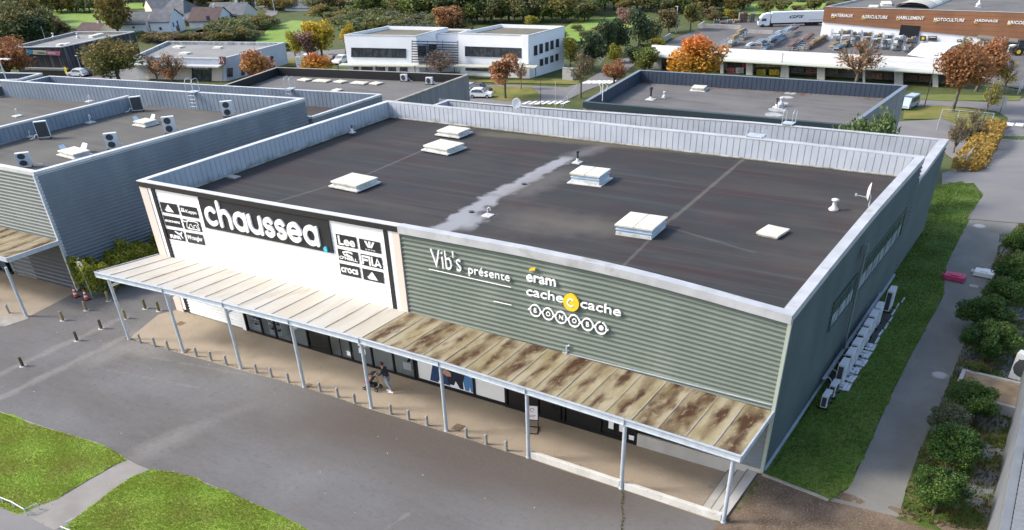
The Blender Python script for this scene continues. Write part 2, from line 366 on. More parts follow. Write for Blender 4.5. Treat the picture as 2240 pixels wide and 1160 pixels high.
for sx, sy in ((2207, 275), (2228, 276), (2250, 277), (2200, 216), (2222, 218)):
    p = gnd(sx, sy); sheet('crosswalk_stripe', [(p.x-.5, p.y-.25), (p.x+.5, p.y-.25), (p.x+.5, p.y+1.5), (p.x-.5, p.y+1.5)], .07, M_paint, 3)
# roads and fields beyond
def far(name, pts, off, mt, ml=5, **k): return sheet(name, G(*pts), off, mt, ml, **k)
far('road', [(960, 200), (1010, 188), (1120, 186), (1240, 192), (1275, 180), (1330, 150), (1362, 130), (1402, 118), (1410, 122), (1385, 145), (1350, 175), (1290, 196), (1235, 222), (1080, 245), (1040, 235), (930, 215)], .06, M_road)
far('road', [(610, 115), (700, 112), (755, 108), (755, 124), (700, 124), (640, 132), (600, 138)], .06, M_road)
far('road', [(1990, 216), (2050, 220), (2195, 225), (2210, 262), (2180, 245), (2120, 236), (2040, 233), (1985, 235)], .06, M_road)
far('road', [(424, 74), (432, 66), (475, 58), (488, 62), (450, 72), (430, 76)], .08, M_road)
far('road', [(330, 90), (415, 72), (470, 57), (520, 45), (560, 40), (585, 28), (572, 18), (545, 12), (560, 8), (610, 20), (606, 33), (572, 46), (520, 53), (480, 63), (415, 82), (330, 98)], .08, M_road)
far('car_park', [(760, 172), (1000, 165), (1010, 188), (960, 200), (560, 190), (560, 165), (640, 150), (760, 158)], .07, M_road)
far('car_park', [(140, 172), (160, 160), (300, 150), (330, 175), (300, 190), (120, 190)], .07, M_road)
far('verge', [(1040, 196), (1075, 190), (1165, 192), (1185, 212), (1170, 222), (1100, 222), (1050, 214)], .1, M_verge)
far('verge', [(1010, 180), (1120, 183), (1262, 186), (1270, 178), (1190, 172), (1060, 176), (1015, 172)], .1, M_verge)
far('verge', [(1980, 210), (2060, 208), (2235, 212), (2228, 222), (2060, 222), (1985, 218)], .1, mat('far_verge', (.10, .135, .025), .95, (.15, .15, .04), .4, 6))
far('verge', [(1978, 238), (2060, 232), (2150, 245), (2190, 262), (2190, 290), (2150, 330), (2110, 372), (2100, 360), (2140, 290), (2060, 262), (1975, 262)], .1, M_verge)
far('verge', [(640, 128), (700, 124), (755, 118), (755, 132), (640, 146), (600, 150), (590, 140)], .1, M_verge)
far('yard', [(1960, 268), (2060, 262), (2130, 285), (2100, 360), (2062, 330), (1960, 300)], .09, M_road)
far('meadow', [(110, 62), (118, 25), (170, 22), (232, 22), (255, 50), (245, 68), (150, 64)], .15, M_green)
far('meadow', [(60, 14), (320, 8), (330, 20), (60, 26)], .14, M_green)
far('meadow', [(560, 92), (590, 62), (640, 46), (700, 50), (690, 75), (640, 100), (570, 108)], .15, M_green)
far('meadow', [(1235, 62), (1260, 46), (1330, 40), (1420, 36), (1380, 62), (1300, 85), (1240, 100)], .15, M_green)
far('meadow', [(1560, 20), (1700, 5), (1810, 8), (1800, 22), (1650, 34), (1580, 36)], .15, M_green)
far('meadow', [(1600, 8), (1700, -4), (1660, -6), (1590, 2)], .15, M_green)
far('yard', [(1440, 108), (1480, 84), (1540, 62), (1580, 44), (1700, 40), (1800, 45), (1830, 90), (2240, 110), (2330, 190), (2250, 200), (2050, 160), (1450, 120)], .12, mat('yard_asphalt', (.105, .10, .10), .9, (.13, .125, .12), .3, 6))
for i in range(7):
    a = gnd(1152+i*14, 226); sheet('crosswalk_stripe', [(a.x-.3, a.y-1.2), (a.x+.3, a.y-1.2), (a.x+.3, a.y+1.2), (a.x-.3, a.y+1.2)], .1, M_paint, 3)
for i in range(6):
    a = gnd(1283+i*11, 181); sheet('crosswalk_stripe', [(a.x-.35, a.y-1.3), (a.x+.35, a.y-1.3), (a.x+.35, a.y+1.3), (a.x-.35, a.y+1.3)], .1, M_paint, 3)
# ------------------------------------------------------------------ main shop building
def wall_stain(n, L, s, c):
    c = mix(n, mrange(n, noise(n, s, .5, 6, (1, 1, .35)), .5, .75, 0, .12), c, (.42, .45, .42, 1))
    return mix(n, mrange(n, noise(n, s, 3, 6, (1, 1, .5)), .6, .72, 0, .3), c, (.14, .15, .13, 1))
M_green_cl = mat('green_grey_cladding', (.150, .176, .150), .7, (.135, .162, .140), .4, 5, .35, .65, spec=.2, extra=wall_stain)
M_east_cl = mat('grey_green_cladding', (.062, .085, .076), .65, (.078, .104, .095), .5, 5, .4, .7, spec=.2, extra=lambda n, L, s, c: mix(n, mrange(n, noise(n, s, .4, 6, (1, 1, .3)), .5, .75, 0, .35), c, (.11, .135, .13, 1)))  # same green cladding as the front, darkened to paint in the side's shade
M_blue_cl = mat('blue_grey_cladding', (.175, .205, .235), .45, (.15, .18, .205), .5, 5, spec=.45, extra=lambda n, L, s, c: mix(n, mrange(n, noise(n, s, .6, 6, (1, 1, .3)), .5, .75, 0, .3), c, (.30, .33, .35, 1)))
M_white_cl = mat('white_cladding', (.88, .88, .88), .5, (.85, .85, .84), .7, 4, spec=.4)
M_cop = mat('light_coping', (.36, .37, .385), .5, (.43, .44, .455), .8, 5, .4, .6, spec=.4, extra=lambda n, L, s, c: mix(n, mrange(n, noise(n, s, 1.1, 7), .56, .7, 0, .75), c, (.27, .26, .24, 1)))
M_copw = mat('white_coping', (.54, .55, .555), .5, (.46, .47, .475), .8, 5, spec=.4, extra=lambda n, L, s, c: mix(n, mrange(n, noise(n, s, 1.3, 7), .6, .75, 0, .6), c, (.33, .32, .30, 1)))
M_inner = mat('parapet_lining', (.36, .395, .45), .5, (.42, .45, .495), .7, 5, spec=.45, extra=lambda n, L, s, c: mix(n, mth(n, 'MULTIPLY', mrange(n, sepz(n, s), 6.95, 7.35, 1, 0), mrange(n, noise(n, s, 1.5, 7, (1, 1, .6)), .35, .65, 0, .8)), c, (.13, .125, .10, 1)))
M_innerb = mat('blue_parapet_lining', (.20, .245, .30), .45, (.16, .20, .25), .7, 5, spec=.45)
M_beige = mat('beige_render', (.62, .53, .47), .8)
M_black = mat('black_trim', (.018, .018, .02), .5)
M_blackp = mat('black_sign_panel', (.016, .017, .02), .35, spec=.5)
M_letter = mat('white_letter', (.85, .85, .84), .5)
M_galv = mat('galvanised_steel', (.42, .47, .52), .45, (.50, .55, .60), 3, 5, spec=.5, metal=.25)
M_galvd = mat('steel_bollard', (.34, .34, .33), .4, (.25, .25, .24), 5, 5, spec=.6, metal=.2)
M_glassd = mat('dark_shop_glass', (.012, .013, .015), .08, spec=.6)
M_pale = mat('pale_base_wall', (.47, .455, .425), .85, (.40, .385, .36), .8, 6, extra=lambda n, L, s, c: mix(n, mrange(n, noise(n, s, 2, 6, (1, 1, .4)), .55, .8, 0, .4), c, (.28, .27, .25, 1)))
pb0, pb1 = atz(985, 505, 7.05), atz(1300, 330, 7.05)
def roofx(n, L, src, c):
    c = mix(n, mrange(n, noise(n, src, .55, 6, (.16, 1.6, 1)), .38, .66, 0, .85), c, (.038, .021, .021, 1))
    c = mix(n, mrange(n, noise(n, src, .28, 5), .38, .62, 0, .7), c, (.026, .031, .032, 1))
    c = mix(n, mrange(n, noise(n, src, .9, 7, (.10, 2.6, 1)), .50, .78, 0, .42), c, (.085, .078, .075, 1))
    c = mix(n, mrange(n, noise(n, src, .2, 5, (.5, 1, 1)), .50, .7, 0, .5), c, (.068, .060, .052, 1))
    for a, b, w_, s_, j_, f_, cc in ROOFM:
        k = linemask(n, src, a, b, w_, s_, j_, 1.1); c = mix(n, mth(n, 'MULTIPLY', k, f_), c, (*cc, 1))
    s = sepz(n, src, 1); k = mth(n, 'FRACT', mth(n, 'MULTIPLY', s, 1.0)); k = mrange(n, mth(n, 'ABSOLUTE', mth(n, 'SUBTRACT', k, .5)), .492, .5, 0, .2)
    return mix(n, k, c, (.13, .12, .11, 1))
def RM(x0, y0, x1, y1, w_, s_, j_, f_, cc):
    a, b = atz(x0, y0, 7.05), atz(x1, y1, 7.05); ROOFM.append(((a.x, a.y), (b.x, b.y), w_, s_, j_, f_, cc))
ROOFM = []
RM(940, 520, 1085, 428, .45, .35, 1.6, .95, (.24, .245, .26)); RM(1085, 428, 1245, 345, .40, .35, 1.4, .95, (.25, .255, .27)); RM(1245, 345, 1330, 318, .15, .9, 1., .55, (.15, .15, .15))
RM(1040, 470, 1000, 500, .7, .5, 2., .9, (.24, .245, .26))
RM(1120, 430, 1240, 375, .4, 1.2, 2., .5, (.13, .12, .11))
RM(1360, 590, 1480, 470, .01, .12, .15, .45, (.14, .13, .115)); RM(1470, 485, 1640, 340, .02, .16, .2, .5, (.15, .14, .12))
RM(600, 440, 735, 400, .02, .12, .1, .45, (.15, .14, .13)); RM(790, 385, 945, 318, .02, .12, .1, .45, (.15, .14, .13)); RM(940, 312, 1090, 262, .02, .12, .1, .3, (.15, .14, .13))
RM(1100, 470, 1360, 505, .5, 1.6, 2., .55, (.105, .095, .08)); RM(1090, 500, 1350, 510, .3, 1.4, 2., .3, (.12, .11, .09))
RM(1050, 290, 1700, 352, .3, .6, .6, .6, (.11, .10, .065)); RM(1700, 352, 1950, 388, .2, .5, .6, .6, (.10, .09, .06))
RM(1455, 500, 1650, 560, .02, .15, .2, .35, (.12, .11, .10)); RM(440, 405, 850, 262, .1, .4, .8, .6, (.06, .055, .04))
M_roof = mat('bitumen_roof', (.041, .039, .041), .85, (.032, .032, .035), .35, 5, .35, .65, spec=.25, bump=.2, bscale=18, extra=roofx)

FT = ([-40.41, -30.33, -20.15, -13.41, -8.25, -4.65, 0], [8.32, 8.49, 8.70, 8.80, 8.76, 8.58, 8.22])
ET = ([0, 5.23, 13.26, 24.16], [8.22, 8.42, 8.57, 8.42])
BT = ([-40.5, -28.7, -18.3, -9.4, 0], [8.04, 8.2, 8.27, 8.42, 8.42])
WT = ([0, 9.8, 24.16], [8.32, 8.23, 8.04])
XW = -40.42; DP = 24.16; XC = -20.15
ft = lambda x: interp(*FT, x); et = lambda y: interp(*ET, y); bt = lambda x: interp(*BT, x); wt = lambda y: interp(*WT, y)
shop = thing('retail_building', 'large flat roofed shop with green grey ribbed walls and a white left front', 'shop building', (-20, 12, 0))
def P_(o):
    if o.parent is not None:
        pl = o.parent.location
        o.location = -Vector(pl)
    return o
def part(mb, name, mats, parent, **k): return P_(mb.build(name, mats, parent, **k))
GZ0, GZ1 = 2.9, .35
b = MB(); corr(b, (XC+.02, 0), (-.04, 0), 3.25, lambda t: ft(lerp(XC, 0, t))-.32, .235, .06, flip=1, cols=14); part(b, 'front_wall', M_green_cl, shop)
# lower front wall below the canopy right end: dark cladding
b = MB(); corr(b, (-2.2, -.005), (-.04, -.005), .62, 3.3, .315, .06, flip=1, cols=2); part(b, 'front_wall', M_blue_cl, shop)
b = MB(); corr(b, (-39.1, 0), (-20.65, 0), 3.2, lambda t: ft(lerp(-39.1, -20.65, t))-.2, .235, .012, flip=1, cols=10); part(b, 'white_facade', M_white_cl, shop)
b = MB(); b.box(XW, -.10, 0, -39.72, .05, 7.96); part(b, 'pilaster', M_beige, shop); b = MB(); b.box(-20.62, -.10, 3.2, XC, .05, 8.4); part(b, 'pilaster', M_beige, shop)
b = MB(); b.box(-39.715, -.06, .2, -39.4, .04, 8.1); part(b, 'facade_edge', M_white_cl, shop); b = MB(); b.box(-20.92, -.06, 3.2, -20.64, .04, 8.42); part(b, 'facade_edge', M_white_cl, shop)
b = MB()
for x0, x1, z0, z1 in ((-39.39, -39.12, 3.2, 8.03), (-21.2, -20.93, 3.2, 8.4)):
    b.box(x0, -.09, z0, x1, .04, z1)
b.box(-39.39, -.09, .1, -39.12, .04, 3.1)
for k in range(14):
    xa, xb = lerp(XW, XC, k/14), lerp(XW, XC, (k+1)/14)
    b.face([(xa, -.16, ft(xa)-.32), (xb, -.16, ft(xb)-.32), (xb, -.16, ft(xb)-.04), (xa, -.16, ft(xa)-.04)])
    b.face([(xa, 0, ft(xa)-.33), (xb, 0, ft(xb)-.33), (xb, -.16, ft(xb)-.32), (xa, -.16, ft(xa)-.32)])
part(b, 'fascia', M_black, shop)
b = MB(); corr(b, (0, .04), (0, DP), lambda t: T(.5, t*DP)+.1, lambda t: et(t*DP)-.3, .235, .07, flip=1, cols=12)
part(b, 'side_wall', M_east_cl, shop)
b = MB(); corr(b, (XW, DP), (XW, .04), 0., lambda t: wt((1-t)*DP)-.3, .30, .05, flip=1, cols=6); part(b, 'side_wall', M_blue_cl, shop)
# copings
def coping(mb, pts, wd, hgt_, side, m=0):
    "pts: (x,y,z top) along the outer edge; side = inward horizontal unit vector"
    s = Vector((side[0], side[1], 0)); o_ = -s*.06
    for k in range(len(pts)-1):
        a, c = Vector(pts[k]), Vector(pts[k+1]); h = Vector((0, 0, hgt_)); i_ = s*wd
        mb.face([a+o_-h, c+o_-h, c+o_, a+o_], m); mb.face([a+o_, c+o_, c+i_, a+i_], m); mb.face([a+i_, c+i_, c+i_-h*.45, a+i_-h*.45], m)
        mb.face([c+o_-h, a+o_-h, a-h, c-h], m)
b = MB()
coping(b, [(x, -.10, ft(x)) for x in np.linspace(XW-.05, XC, 12)], .34, .035, (0, 1), 1)
coping(b, [(x, -.12, ft(x)) for x in np.linspace(XC, .07, 12)], .42, .36, (0, 1), 0)
coping(b, [(0.01, y, et(y)) for y in np.linspace(-.12, DP, 12)], .45, .34, (-1, 0), 0)
coping(b, [(x, DP, bt(x)) for x in np.linspace(0.0, XW, 12)], .42, .12, (0, -1), 0)
coping(b, [(XW, y, wt(y)) for y in np.linspace(DP, -.1, 10)], .36, .16, (1, 0), 1)
part(b, 'coping', [M_cop, M_copw], shop)
ri = 7.0
def rz(x, y):
    t = (x+40)/40; return 6.92+.33*t
b = MB()
corr(b, (XW+.36, .3), (XW+.36, DP-.4), lambda t: rz(-40, 0), lambda t: wt(t*DP)-.05, .42, .03, True, flip=1)
part(b, 'parapet_lining', M_inner, shop)
b = MB(); corr(b, (XW+.36, DP-.42), (-.5, DP-.42), lambda t: rz(lerp(-40, 0, t), 0), lambda t: bt(lerp(-40, 0, t))-.05, .42, .03, True, flip=1)
part(b, 'parapet_lining', M_inner, shop)
b = MB(); b.face([(-.5, DP-.4, rz(0, 0)), (-.5, .3, rz(0, 0)), (-.5, .3, 8.2), (-.5, DP-.4, 8.4)])
b.face([(XW+.36, .25, 6.9), (-.5, .25, 7.2), (-.5, .25, 8.2), (XW+.36, .25, 8.3)]); part(b, 'parapet_back', M_cop, shop)
b = MB(); b.grid([[(x, y, rz(x, y)) for x in np.linspace(XW+.3, -.45, 10)] for y in (.2, 12, DP-.35)]); part(b, 'roof', M_roof, shop)
b = MB(); b.tube([(XW+.42, .4, 6.97), (XW+.42, DP-.5, 6.97)], .06, 6); b.tube([(XW+.42, DP-.48, 6.97), (-.6, DP-.48, 7.3)], .06, 6); part(b, 'roof_upstand', mat('upstand', (.36, .36, .33), .8, (.16, .16, .13), 1.5, 6), shop)
# rear, lower section
RY = 32.4
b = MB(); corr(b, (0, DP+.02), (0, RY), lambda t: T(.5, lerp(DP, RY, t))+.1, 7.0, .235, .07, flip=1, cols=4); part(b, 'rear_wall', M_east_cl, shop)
b = MB(); b.face([(0, RY, 0), (XW, RY-1.5, 0), (XW, RY-1.5, 6.9), (0, RY, 7.3)]); part(b, 'rear_wall', M_blue_cl, shop)
b = MB(); coping(b, [(0.01, y, lerp(7.12, 7.48, (y-DP)/(RY-DP))) for y in np.linspace(DP, RY, 4)], .5, .3, (-1, 0)); rw = lambda x: interp([-40.5, -33, -13, 0], [6.9, 6.93, 7.42, 7.48], x)
coping(b, [(x, RY-(-x)*.037, rw(x)) for x in np.linspace(0.0, XW+1, 10)], .3, .1, (0, -1)); coping(b, [(XW+1.0, y, 6.9) for y in np.linspace(RY-1.5, DP, 4)], .3, .15, (1, 0)); part(b, 'coping', [M_cop], shop)
b = MB(); corr(b, (XW+1.3, RY-1.9), (-.5, RY-.4), lambda t: 6.0, lambda t: rw(lerp(-39, -.5, t))-.05, .42, .03, True); part(b, 'parapet_lining', mat('rear_parapet_lining', (.40, .43, .48), .5, (.34, .37, .41), .8, 6), shop)
b = MB(); corr(b, (XW+1.3, DP), (XW+1.3, RY-1.9), lambda t: 6.0, lambda t: 6.85, .42, .03, True); part(b, 'parapet_lining', mat('rear_parapet_lining', (.40, .43, .48), .5, (.34, .37, .41), .8, 6), shop)
b = MB(); b.face([(XW+1, DP+.05, 6.02), (-.45, DP+.05, 6.1), (-.45, RY-.4, 6.1), (XW+1, RY-1.9, 6.02)]); part(b, 'roof', mat('rear_roof', (.11, .10, .085), .9, (.07, .065, .055), .6, 5), shop)
# side windows: a long strip of glazing, pale panels imitate the sky's reflection in it
M_wfr = mat('window_frame_green', (.06, .09, .08), .5)
M_glass = mat('window_glass', (.07, .085, .095), .08, spec=.9)
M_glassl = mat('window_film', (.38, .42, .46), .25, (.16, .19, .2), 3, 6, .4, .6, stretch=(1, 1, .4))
for y0, y1, z0, z1 in ((7.6, 11.6, 4.45, 5.75), (12.6, 22.1, 4.5, 6.0)):
    b = MB(); b.box(.03, y0, z0, .085, y1, z1); wo = part(b, 'window', M_glass, shop)
    b = MB(); b.box(.05, y0-.08, z1, .13, y1+.08, z1+.09); b.box(.05, y0-.08, z0-.09, .15, y1+.08, z0); b.box(.05, y0-.09, z0, .12, y0, z1); b.box(.05, y1, z0, .12, y1+.09, z1)
    nn = int((y1-y0)/1.3)
    for k in range(1, nn): yy = lerp(y0, y1, k/nn); b.box(.086, yy-.03, z0, .11, yy+.03, z1)
    f = b.build('window_frame', M_wfr, wo)
    b = MB(); b.box(.086, y0+.05, z0+.03, .092, y0+(y1-y0)*.95, z0+(z1-z0)*.5); b.build('blind', M_glassl, wo)  # pale panel over the lower glass, painted as reflected sky
b = MB(); b.tube([(.2, 11.5, 7.3), (.2, 11.7, 6.9), (.2, 12.1, 1.2)], .065, 8); b.box(.05, 11.3, 6.95, .32, 11.65, 7.4); part(b, 'downpipe', mat('downpipe_grey', (.16, .19, .18), .5), shop)
b = MB(); b.box(-.05, -.16, .5, .1, -.0, 8.1); part(b, 'corner_trim', mat('corner_trim', (.34, .38, .33), .5), shop)
b = MB(); b.prism([(.02, .1), (.16, .1), (.16, DP), (.02, DP)], lambda x, y: T(.5, y)-.2, lambda x, y: T(.5, y)+.14); part(b, 'base_trim', M_galv, shop)

# ------------------------------------------------------------------ shop front under the canopy
def fx(px, py): return ony(px, py, 0.)
M_frame = mat('black_window_frame', (.012, .012, .013), .4)
M_int = mat('shop_interior_wall', (.78, .77, .74), .8); M_intf = mat('shop_interior_floor', (.74, .74, .71), .4)
def glassmat():
    mt = bpy.data.materials.new('clear_shop_glass'); mt.use_nodes = True; n = mt.node_tree; o = n.nodes['Material Output']; n.nodes.remove(n.nodes['Principled BSDF'])
    t = n.nodes.new('ShaderNodeBsdfTransparent'); t.inputs[0].default_value = (.93, .95, .95, 1); g = n.nodes.new('ShaderNodeBsdfGlossy'); g.inputs['Roughness'].default_value = .02
    fr = n.nodes.new('ShaderNodeFresnel'); fr.inputs[0].default_value = 1.45; m = n.nodes.new('ShaderNodeMixShader')
    n.links.new(fr.outputs[0], m.inputs[0]); n.links.new(t.outputs[0], m.inputs[1]); n.links.new(g.outputs[0], m.inputs[2]); n.links.new(m.outputs[0], o.inputs[0]); return mt
M_clear = glassmat()
x_s0, x_s1 = -39.1, -34.1
b = MB(); corr(b, (x_s0, -.02), (x_s1, -.02), .05, 3.2, .19, .05, flip=1, cols=2); b.box(x_s1, -.1, 0, x_s1+.35, .02, 3.2); part(b, 'white_shutter', M_white_cl, shop)
# interior box for the clear-glazed part
xi0, xi1 = -33.6, -19.6
b = MB(); b.box(xi0, 2.6, 0, xi1, 2.7, 3.3, 0); b.box(xi0-.1, .1, 0, xi0, 2.7, 3.3, 0); b.box(xi1, .1, 0, xi1+.1, 2.7, 3.3, 0); b.box(xi0, .06, .02, xi1, 2.6, .04, 1); b.box(xi0, .06, 3.2, xi1, 2.6, 3.3, 0); part(b, 'shop_interior', [M_int, M_intf], shop)
# glazing bays: list of mullion x
mull = [-33.7, -32.3, -31.1, -29.75, -28.35, -26.6, -24.9, -23.3, -21.7, -20.2]
b = MB()
for x in mull: b.box(x-.045, -.12, .0, x+.045, .02, 3.2)
b.box(mull[0], -.115, .0, mull[-1], .02, .10); b.box(mull[0], -.10, 3.05, mull[-1], .02, 3.2); part(b, 'shopfront_frame', M_frame, shop)
for k in range(len(mull)-1):
    dark = k in (4,)
    b = MB(); xa_, xb_ = mull[k]+.045, mull[k+1]-.045; b.face([(xa_, -.03, .1), (xb_, -.03, .1), (xb_, -.03, 3.05), (xa_, -.03, 3.05)]); part(b, 'window_pane', M_glassd if dark else M_clear, shop)
b = MB(); b.box(-26.6+.85-.03, -.06, .1, -26.6+.85+.03, -.01, 3.05); b.box(-28.35+.07, -.055, .16, -26.67, -.031, .35); part(b, 'door_rail', M_frame, shop)
# poster wall, dark glazing, concrete plinth
px0, px1 = -20.1, -14.1
M_white = mat('white_panel', (.74, .74, .73), .6)
b = MB(); b.box(px0, -.06, .22, px1, .02, 3.2); part(b, 'window_film', M_white, shop)
b = MB(); b.box(px0, -.09, .02, px1, .01, .22); b.box(-16.2, -.09, .2, -16.02, 0, 3.2); b.box(-20.1, -.1, .02, -19.95, 0, 3.2); part(b, 'shopfront_frame', M_frame, shop)
b = MB(); b.box(-14.05, -.03, .15, -6.35, .02, 3.2); part(b, 'window_pane', M_glassd, shop)
b = MB()
for x in (-14.05, -12.9, -12.1, -10.75, -10.5, -8.4, -6.4): b.box(x-.07, -.12, 0, x+.07, .02, 3.2)
b.box(-14.05, -.115, 0, -6.35, .02, .16); part(b, 'shopfront_frame', M_frame, shop)
b = MB(); b.box(-6.3, -.14, 0, -.02, .02, .70); b.box(-6.3, -.06, .72, -2.1, .02, 3.2, 1); part(b, 'plinth', [M_pale, M_frame], shop)
# poster: people in jeans, cropped at chest and knee (flat print)
po = thing('fashion_poster', 'wide white window poster of cropped figures in dark tops and blue jeans', 'poster', (-18, -.07, 1.2))
b = MB(); pl = Pl((-19.9, -.062, .28), (1, 0, 0), (0, 0, 1), b); pl.poly([(0, 0), (3.65, 0), (3.65, 2.8), (0, 2.8)], 0, .006, 0); part(b, 'print_sheet', M_white, po)
b = MB(); pl = Pl((-19.9, -.069, .28), (1, 0, 0), (0, 0, 1), b)
D, J, S, LJ = 0, 1, 2, 3
pl.poly([(.75, 0), (1.05, 1.1), (1.95, 1.1), (2.1, .5), (2.15, 0), (1.7, 0), (1.5, .3), (1.3, 0)], 0, .004, J)
pl.poly([(.95, 1.1), (1.0, 2.2), (1.25, 2.7), (1.8, 2.7), (2.0, 2.2), (1.95, 1.1)], 0, .005, D)
pl.poly([(2.0, 0.1), (1.95, 1.6), (2.05, 2.3), (2.75, 2.3), (3.0, 1.6), (3.05, 0), (2.8, 0), (2.55, .4), (2.4, .1)], 0, .006, D)
pl.poly([(1.6, .75), (1.95, .55), (2.25, .6), (2.25, .8), (2.0, .95), (1.7, 1.0)], .004, .009, S)
part(b, 'printed_figures', [mat('print_navy', (.012, .016, .035), .6), mat('print_jeans', (.02, .05, .13), .6), mat('print_skin', (.45, .24, .16), .6), mat('print_light_jeans', (.07, .18, .38), .6)], po)
b = MB(); pl = Pl((-15.98, -.069, .28), (1, 0, 0), (0, 0, 1), b)
pl.poly([(-.75, 0), (-.85, .5), (-.7, .95), (-.15, .85), (-.05, .4), (-.1, 0), (-.35, 0), (-.42, .3), (-.5, 0)], .008, .012, 1); pl.poly([(-1.0, .3), (-1.0, 1.8), (-.8, 2.2), (-.3, 2.2), (-.45, 1.2), (-.85, .5)], .006, .010, 0); part(b, 'printed_figures', [mat('print_navy', (0, 0, 0)), mat('print_light_jeans', (0, 0, 0))], po)
# papers on the glass
for k, (x, z, a, c) in enumerate(((-11.9, 1.6, .75, .55), (-7.9, .55, .28, .42), (-7.3, .55, .35, .55), (-6.75, .25, .28, .25), (-24.3, 1.15, .5, .35), (-24.3, .7, .5, .35), (-24.3, 1.6, .5, .35), (-25.3, .3, .45, .3))):
    b = MB(); b.box(x, -.135 if x > -12 else -.05, z, x+a, -.128 if x > -12 else -.04, z+c); o = b.build('notice', mat('paper', (.78, .78, .77), .7)); tag(o, ['white notice sheet on the dark glazed door left of the entrance', 'narrow white notice low on dark glass, left of a pair', 'larger white notice low on dark glass, behind the post', 'small white sticker at the bottom right end of the dark glazing', 'middle white sheet on the glass left of the entrance pushchair post', 'lowest white sheet of a column of three on the glass', 'topmost white sheet of a column of three on the glass', 'small white sheet near the floor beside the door'][k], 'notice', 'notices on the shop glass')
# goods in the window
M_shoe = mat('shoe_box_mix', (.04, .04, .05), .6, (.5, .5, .48), 9, 2, .45, .55)
for x0, k in ((-33.55, 0), (-31.95, 1)):
    r = thing('shoe_rack', ['wall rack crowded with shoes and blue posters just inside the first window', 'wall rack of dark shoes behind the second shop window'][k], 'shoe rack', (x0+.5, .8, 0), group='shoe racks in the window')
    b = MB(); b.box(x0, .25, .1, x0+1.0, .65, .16)
    for q in range(6): b.box(x0, .25, .3+q*.42, x0+1.0, .65, .34+q*.42)
    b.box(x0-.04, .25, 0, x0, .68, 2.9); b.box(x0+1.0, .25, 0, x0+1.04, .68, 2.9); part(b, 'frame', M_white, r)
    rnd = random.Random(k); b = MB()
    for q in range(6):
        for s_ in range(7):
            xx = x0+.07+s_*.135; zz = .345+q*.42
            b.box(xx, .27, zz, xx+.085, .50, zz+.06, rnd.randrange(3)); b.box(xx+.005, .42, zz+.06, xx+.08, .50, zz+.15, rnd.randrange(3))
    part(b, 'shoes', [mat('shoe_black', (.02, .02, .02), .5), mat('shoe_white', (.6, .6, .6), .5), mat('shoe_blue', (.05, .13, .3), .5)], r)
r = thing('display_shelf', 'white window ledge with a row of black boots on it', 'display shelf', (-22.6, .5, 0))
b = MB(); b.box(-23.1, .25, 1.75, -20.9, .75, 1.82); b.box(-21.3, .25, .3, -20.7, .8, .75); b.box(-23.1, .25, 1.6, -20.9, .3, 1.82); part(b, 'ledge', M_white, r)
b = MB()
for q in range(7):
    x = -23.0+q*.3; b.lathe([(.055, 0), (.06, .1), (.05, .28), (.065, .42)], (x, .5, 1.82), 8); b.box(x-.05, .33, 1.82, x+.05, .5, 1.9)
b.lathe([(.055, 0), (.06, .1), (.05, .28), (.065, .42)], (-21.0, .5, .75), 8); b.box(-21.05, .33, .75, -20.95, .5, .83)
part(b, 'boots', mat('shoe_black', (0, 0, 0)), r)
# steps at the right end and the low wall along the front
st = thing('entrance_steps', 'three worn concrete steps climbing from the paved forecourt at its right end', 'steps', (-1, -2, 0))
for k in range(3):
    xb0 = -1.55+k*.45; xb1 = xb0+.45; xf0 = -1.55+k*.42; xf1 = xf0+.42; zb = .17*(k+1); zf = .05*(k+1)
    b = MB(); P = [(xb0, -.14, zb), (xf0, -3.55, zf), (xf1, -3.55, zf), (xb1 if k < 2 else -.14, -.14, zb)]
    b.face([(q[0], q[1], 0) for q in P][::-1]); b.face(P)
    for i in range(4): a, c = P[i], P[(i+1) % 4]; b.face([(a[0], a[1], 0), (c[0], c[1], 0), c, a], 1)
    u = Vector((.05, 0, .004)); A0, A1 = Vector(P[0]), Vector(P[1]); b.face([A0+Vector((0, 0, .004)), A1+Vector((0, 0, .004)), A1+u, A0+u], 1)
    part(b, 'step', [M_conc, mat('step_riser', (.17, .165, .15), .9)], st)
# ------------------------------------------------------------------ canopy
PB = [(283, 742), (402, 771), (528, 806), (666, 847), (813, 893), (977, 943), (1156, 1001), (1359, 1069), (1582, 1143)]
PT = [(249, 615), (366, 640), (506, 675), (645, 713), (798, 755), (968, 807), (1157, 862), (1368, 934), (1605, 1010)]
pb = [atz(*q, 0) for q in PB]
yb = lambda x: interp([p.x for p in pb], [p.y for p in pb], x)
xe = np.linspace(-40.55, .02, 9)
FE = [(236, 603), (361, 631), (496, 664), (641, 701), (801, 743), (965, 791), (1153, 850), (1367, 917), (1616, 996)]; fz = []
for q in FE:
    Y = -4.
    for _ in range(6): p = ony(*q, Y); Y = yb(p.x)-.12
    fz.append((p.x, p.z))
zf = lambda x: interp([a for a, _ in fz], [c for _, c in fz], x)
zw = lambda x: 3.74+.36*math.sin(math.pi*min(1, max(0, (x+40.5)/40.5)))
cano = thing('canopy', 'long lean-to canopy on pale blue posts, white sheets at left and rusty at right', 'canopy', (-20, -2, 0))
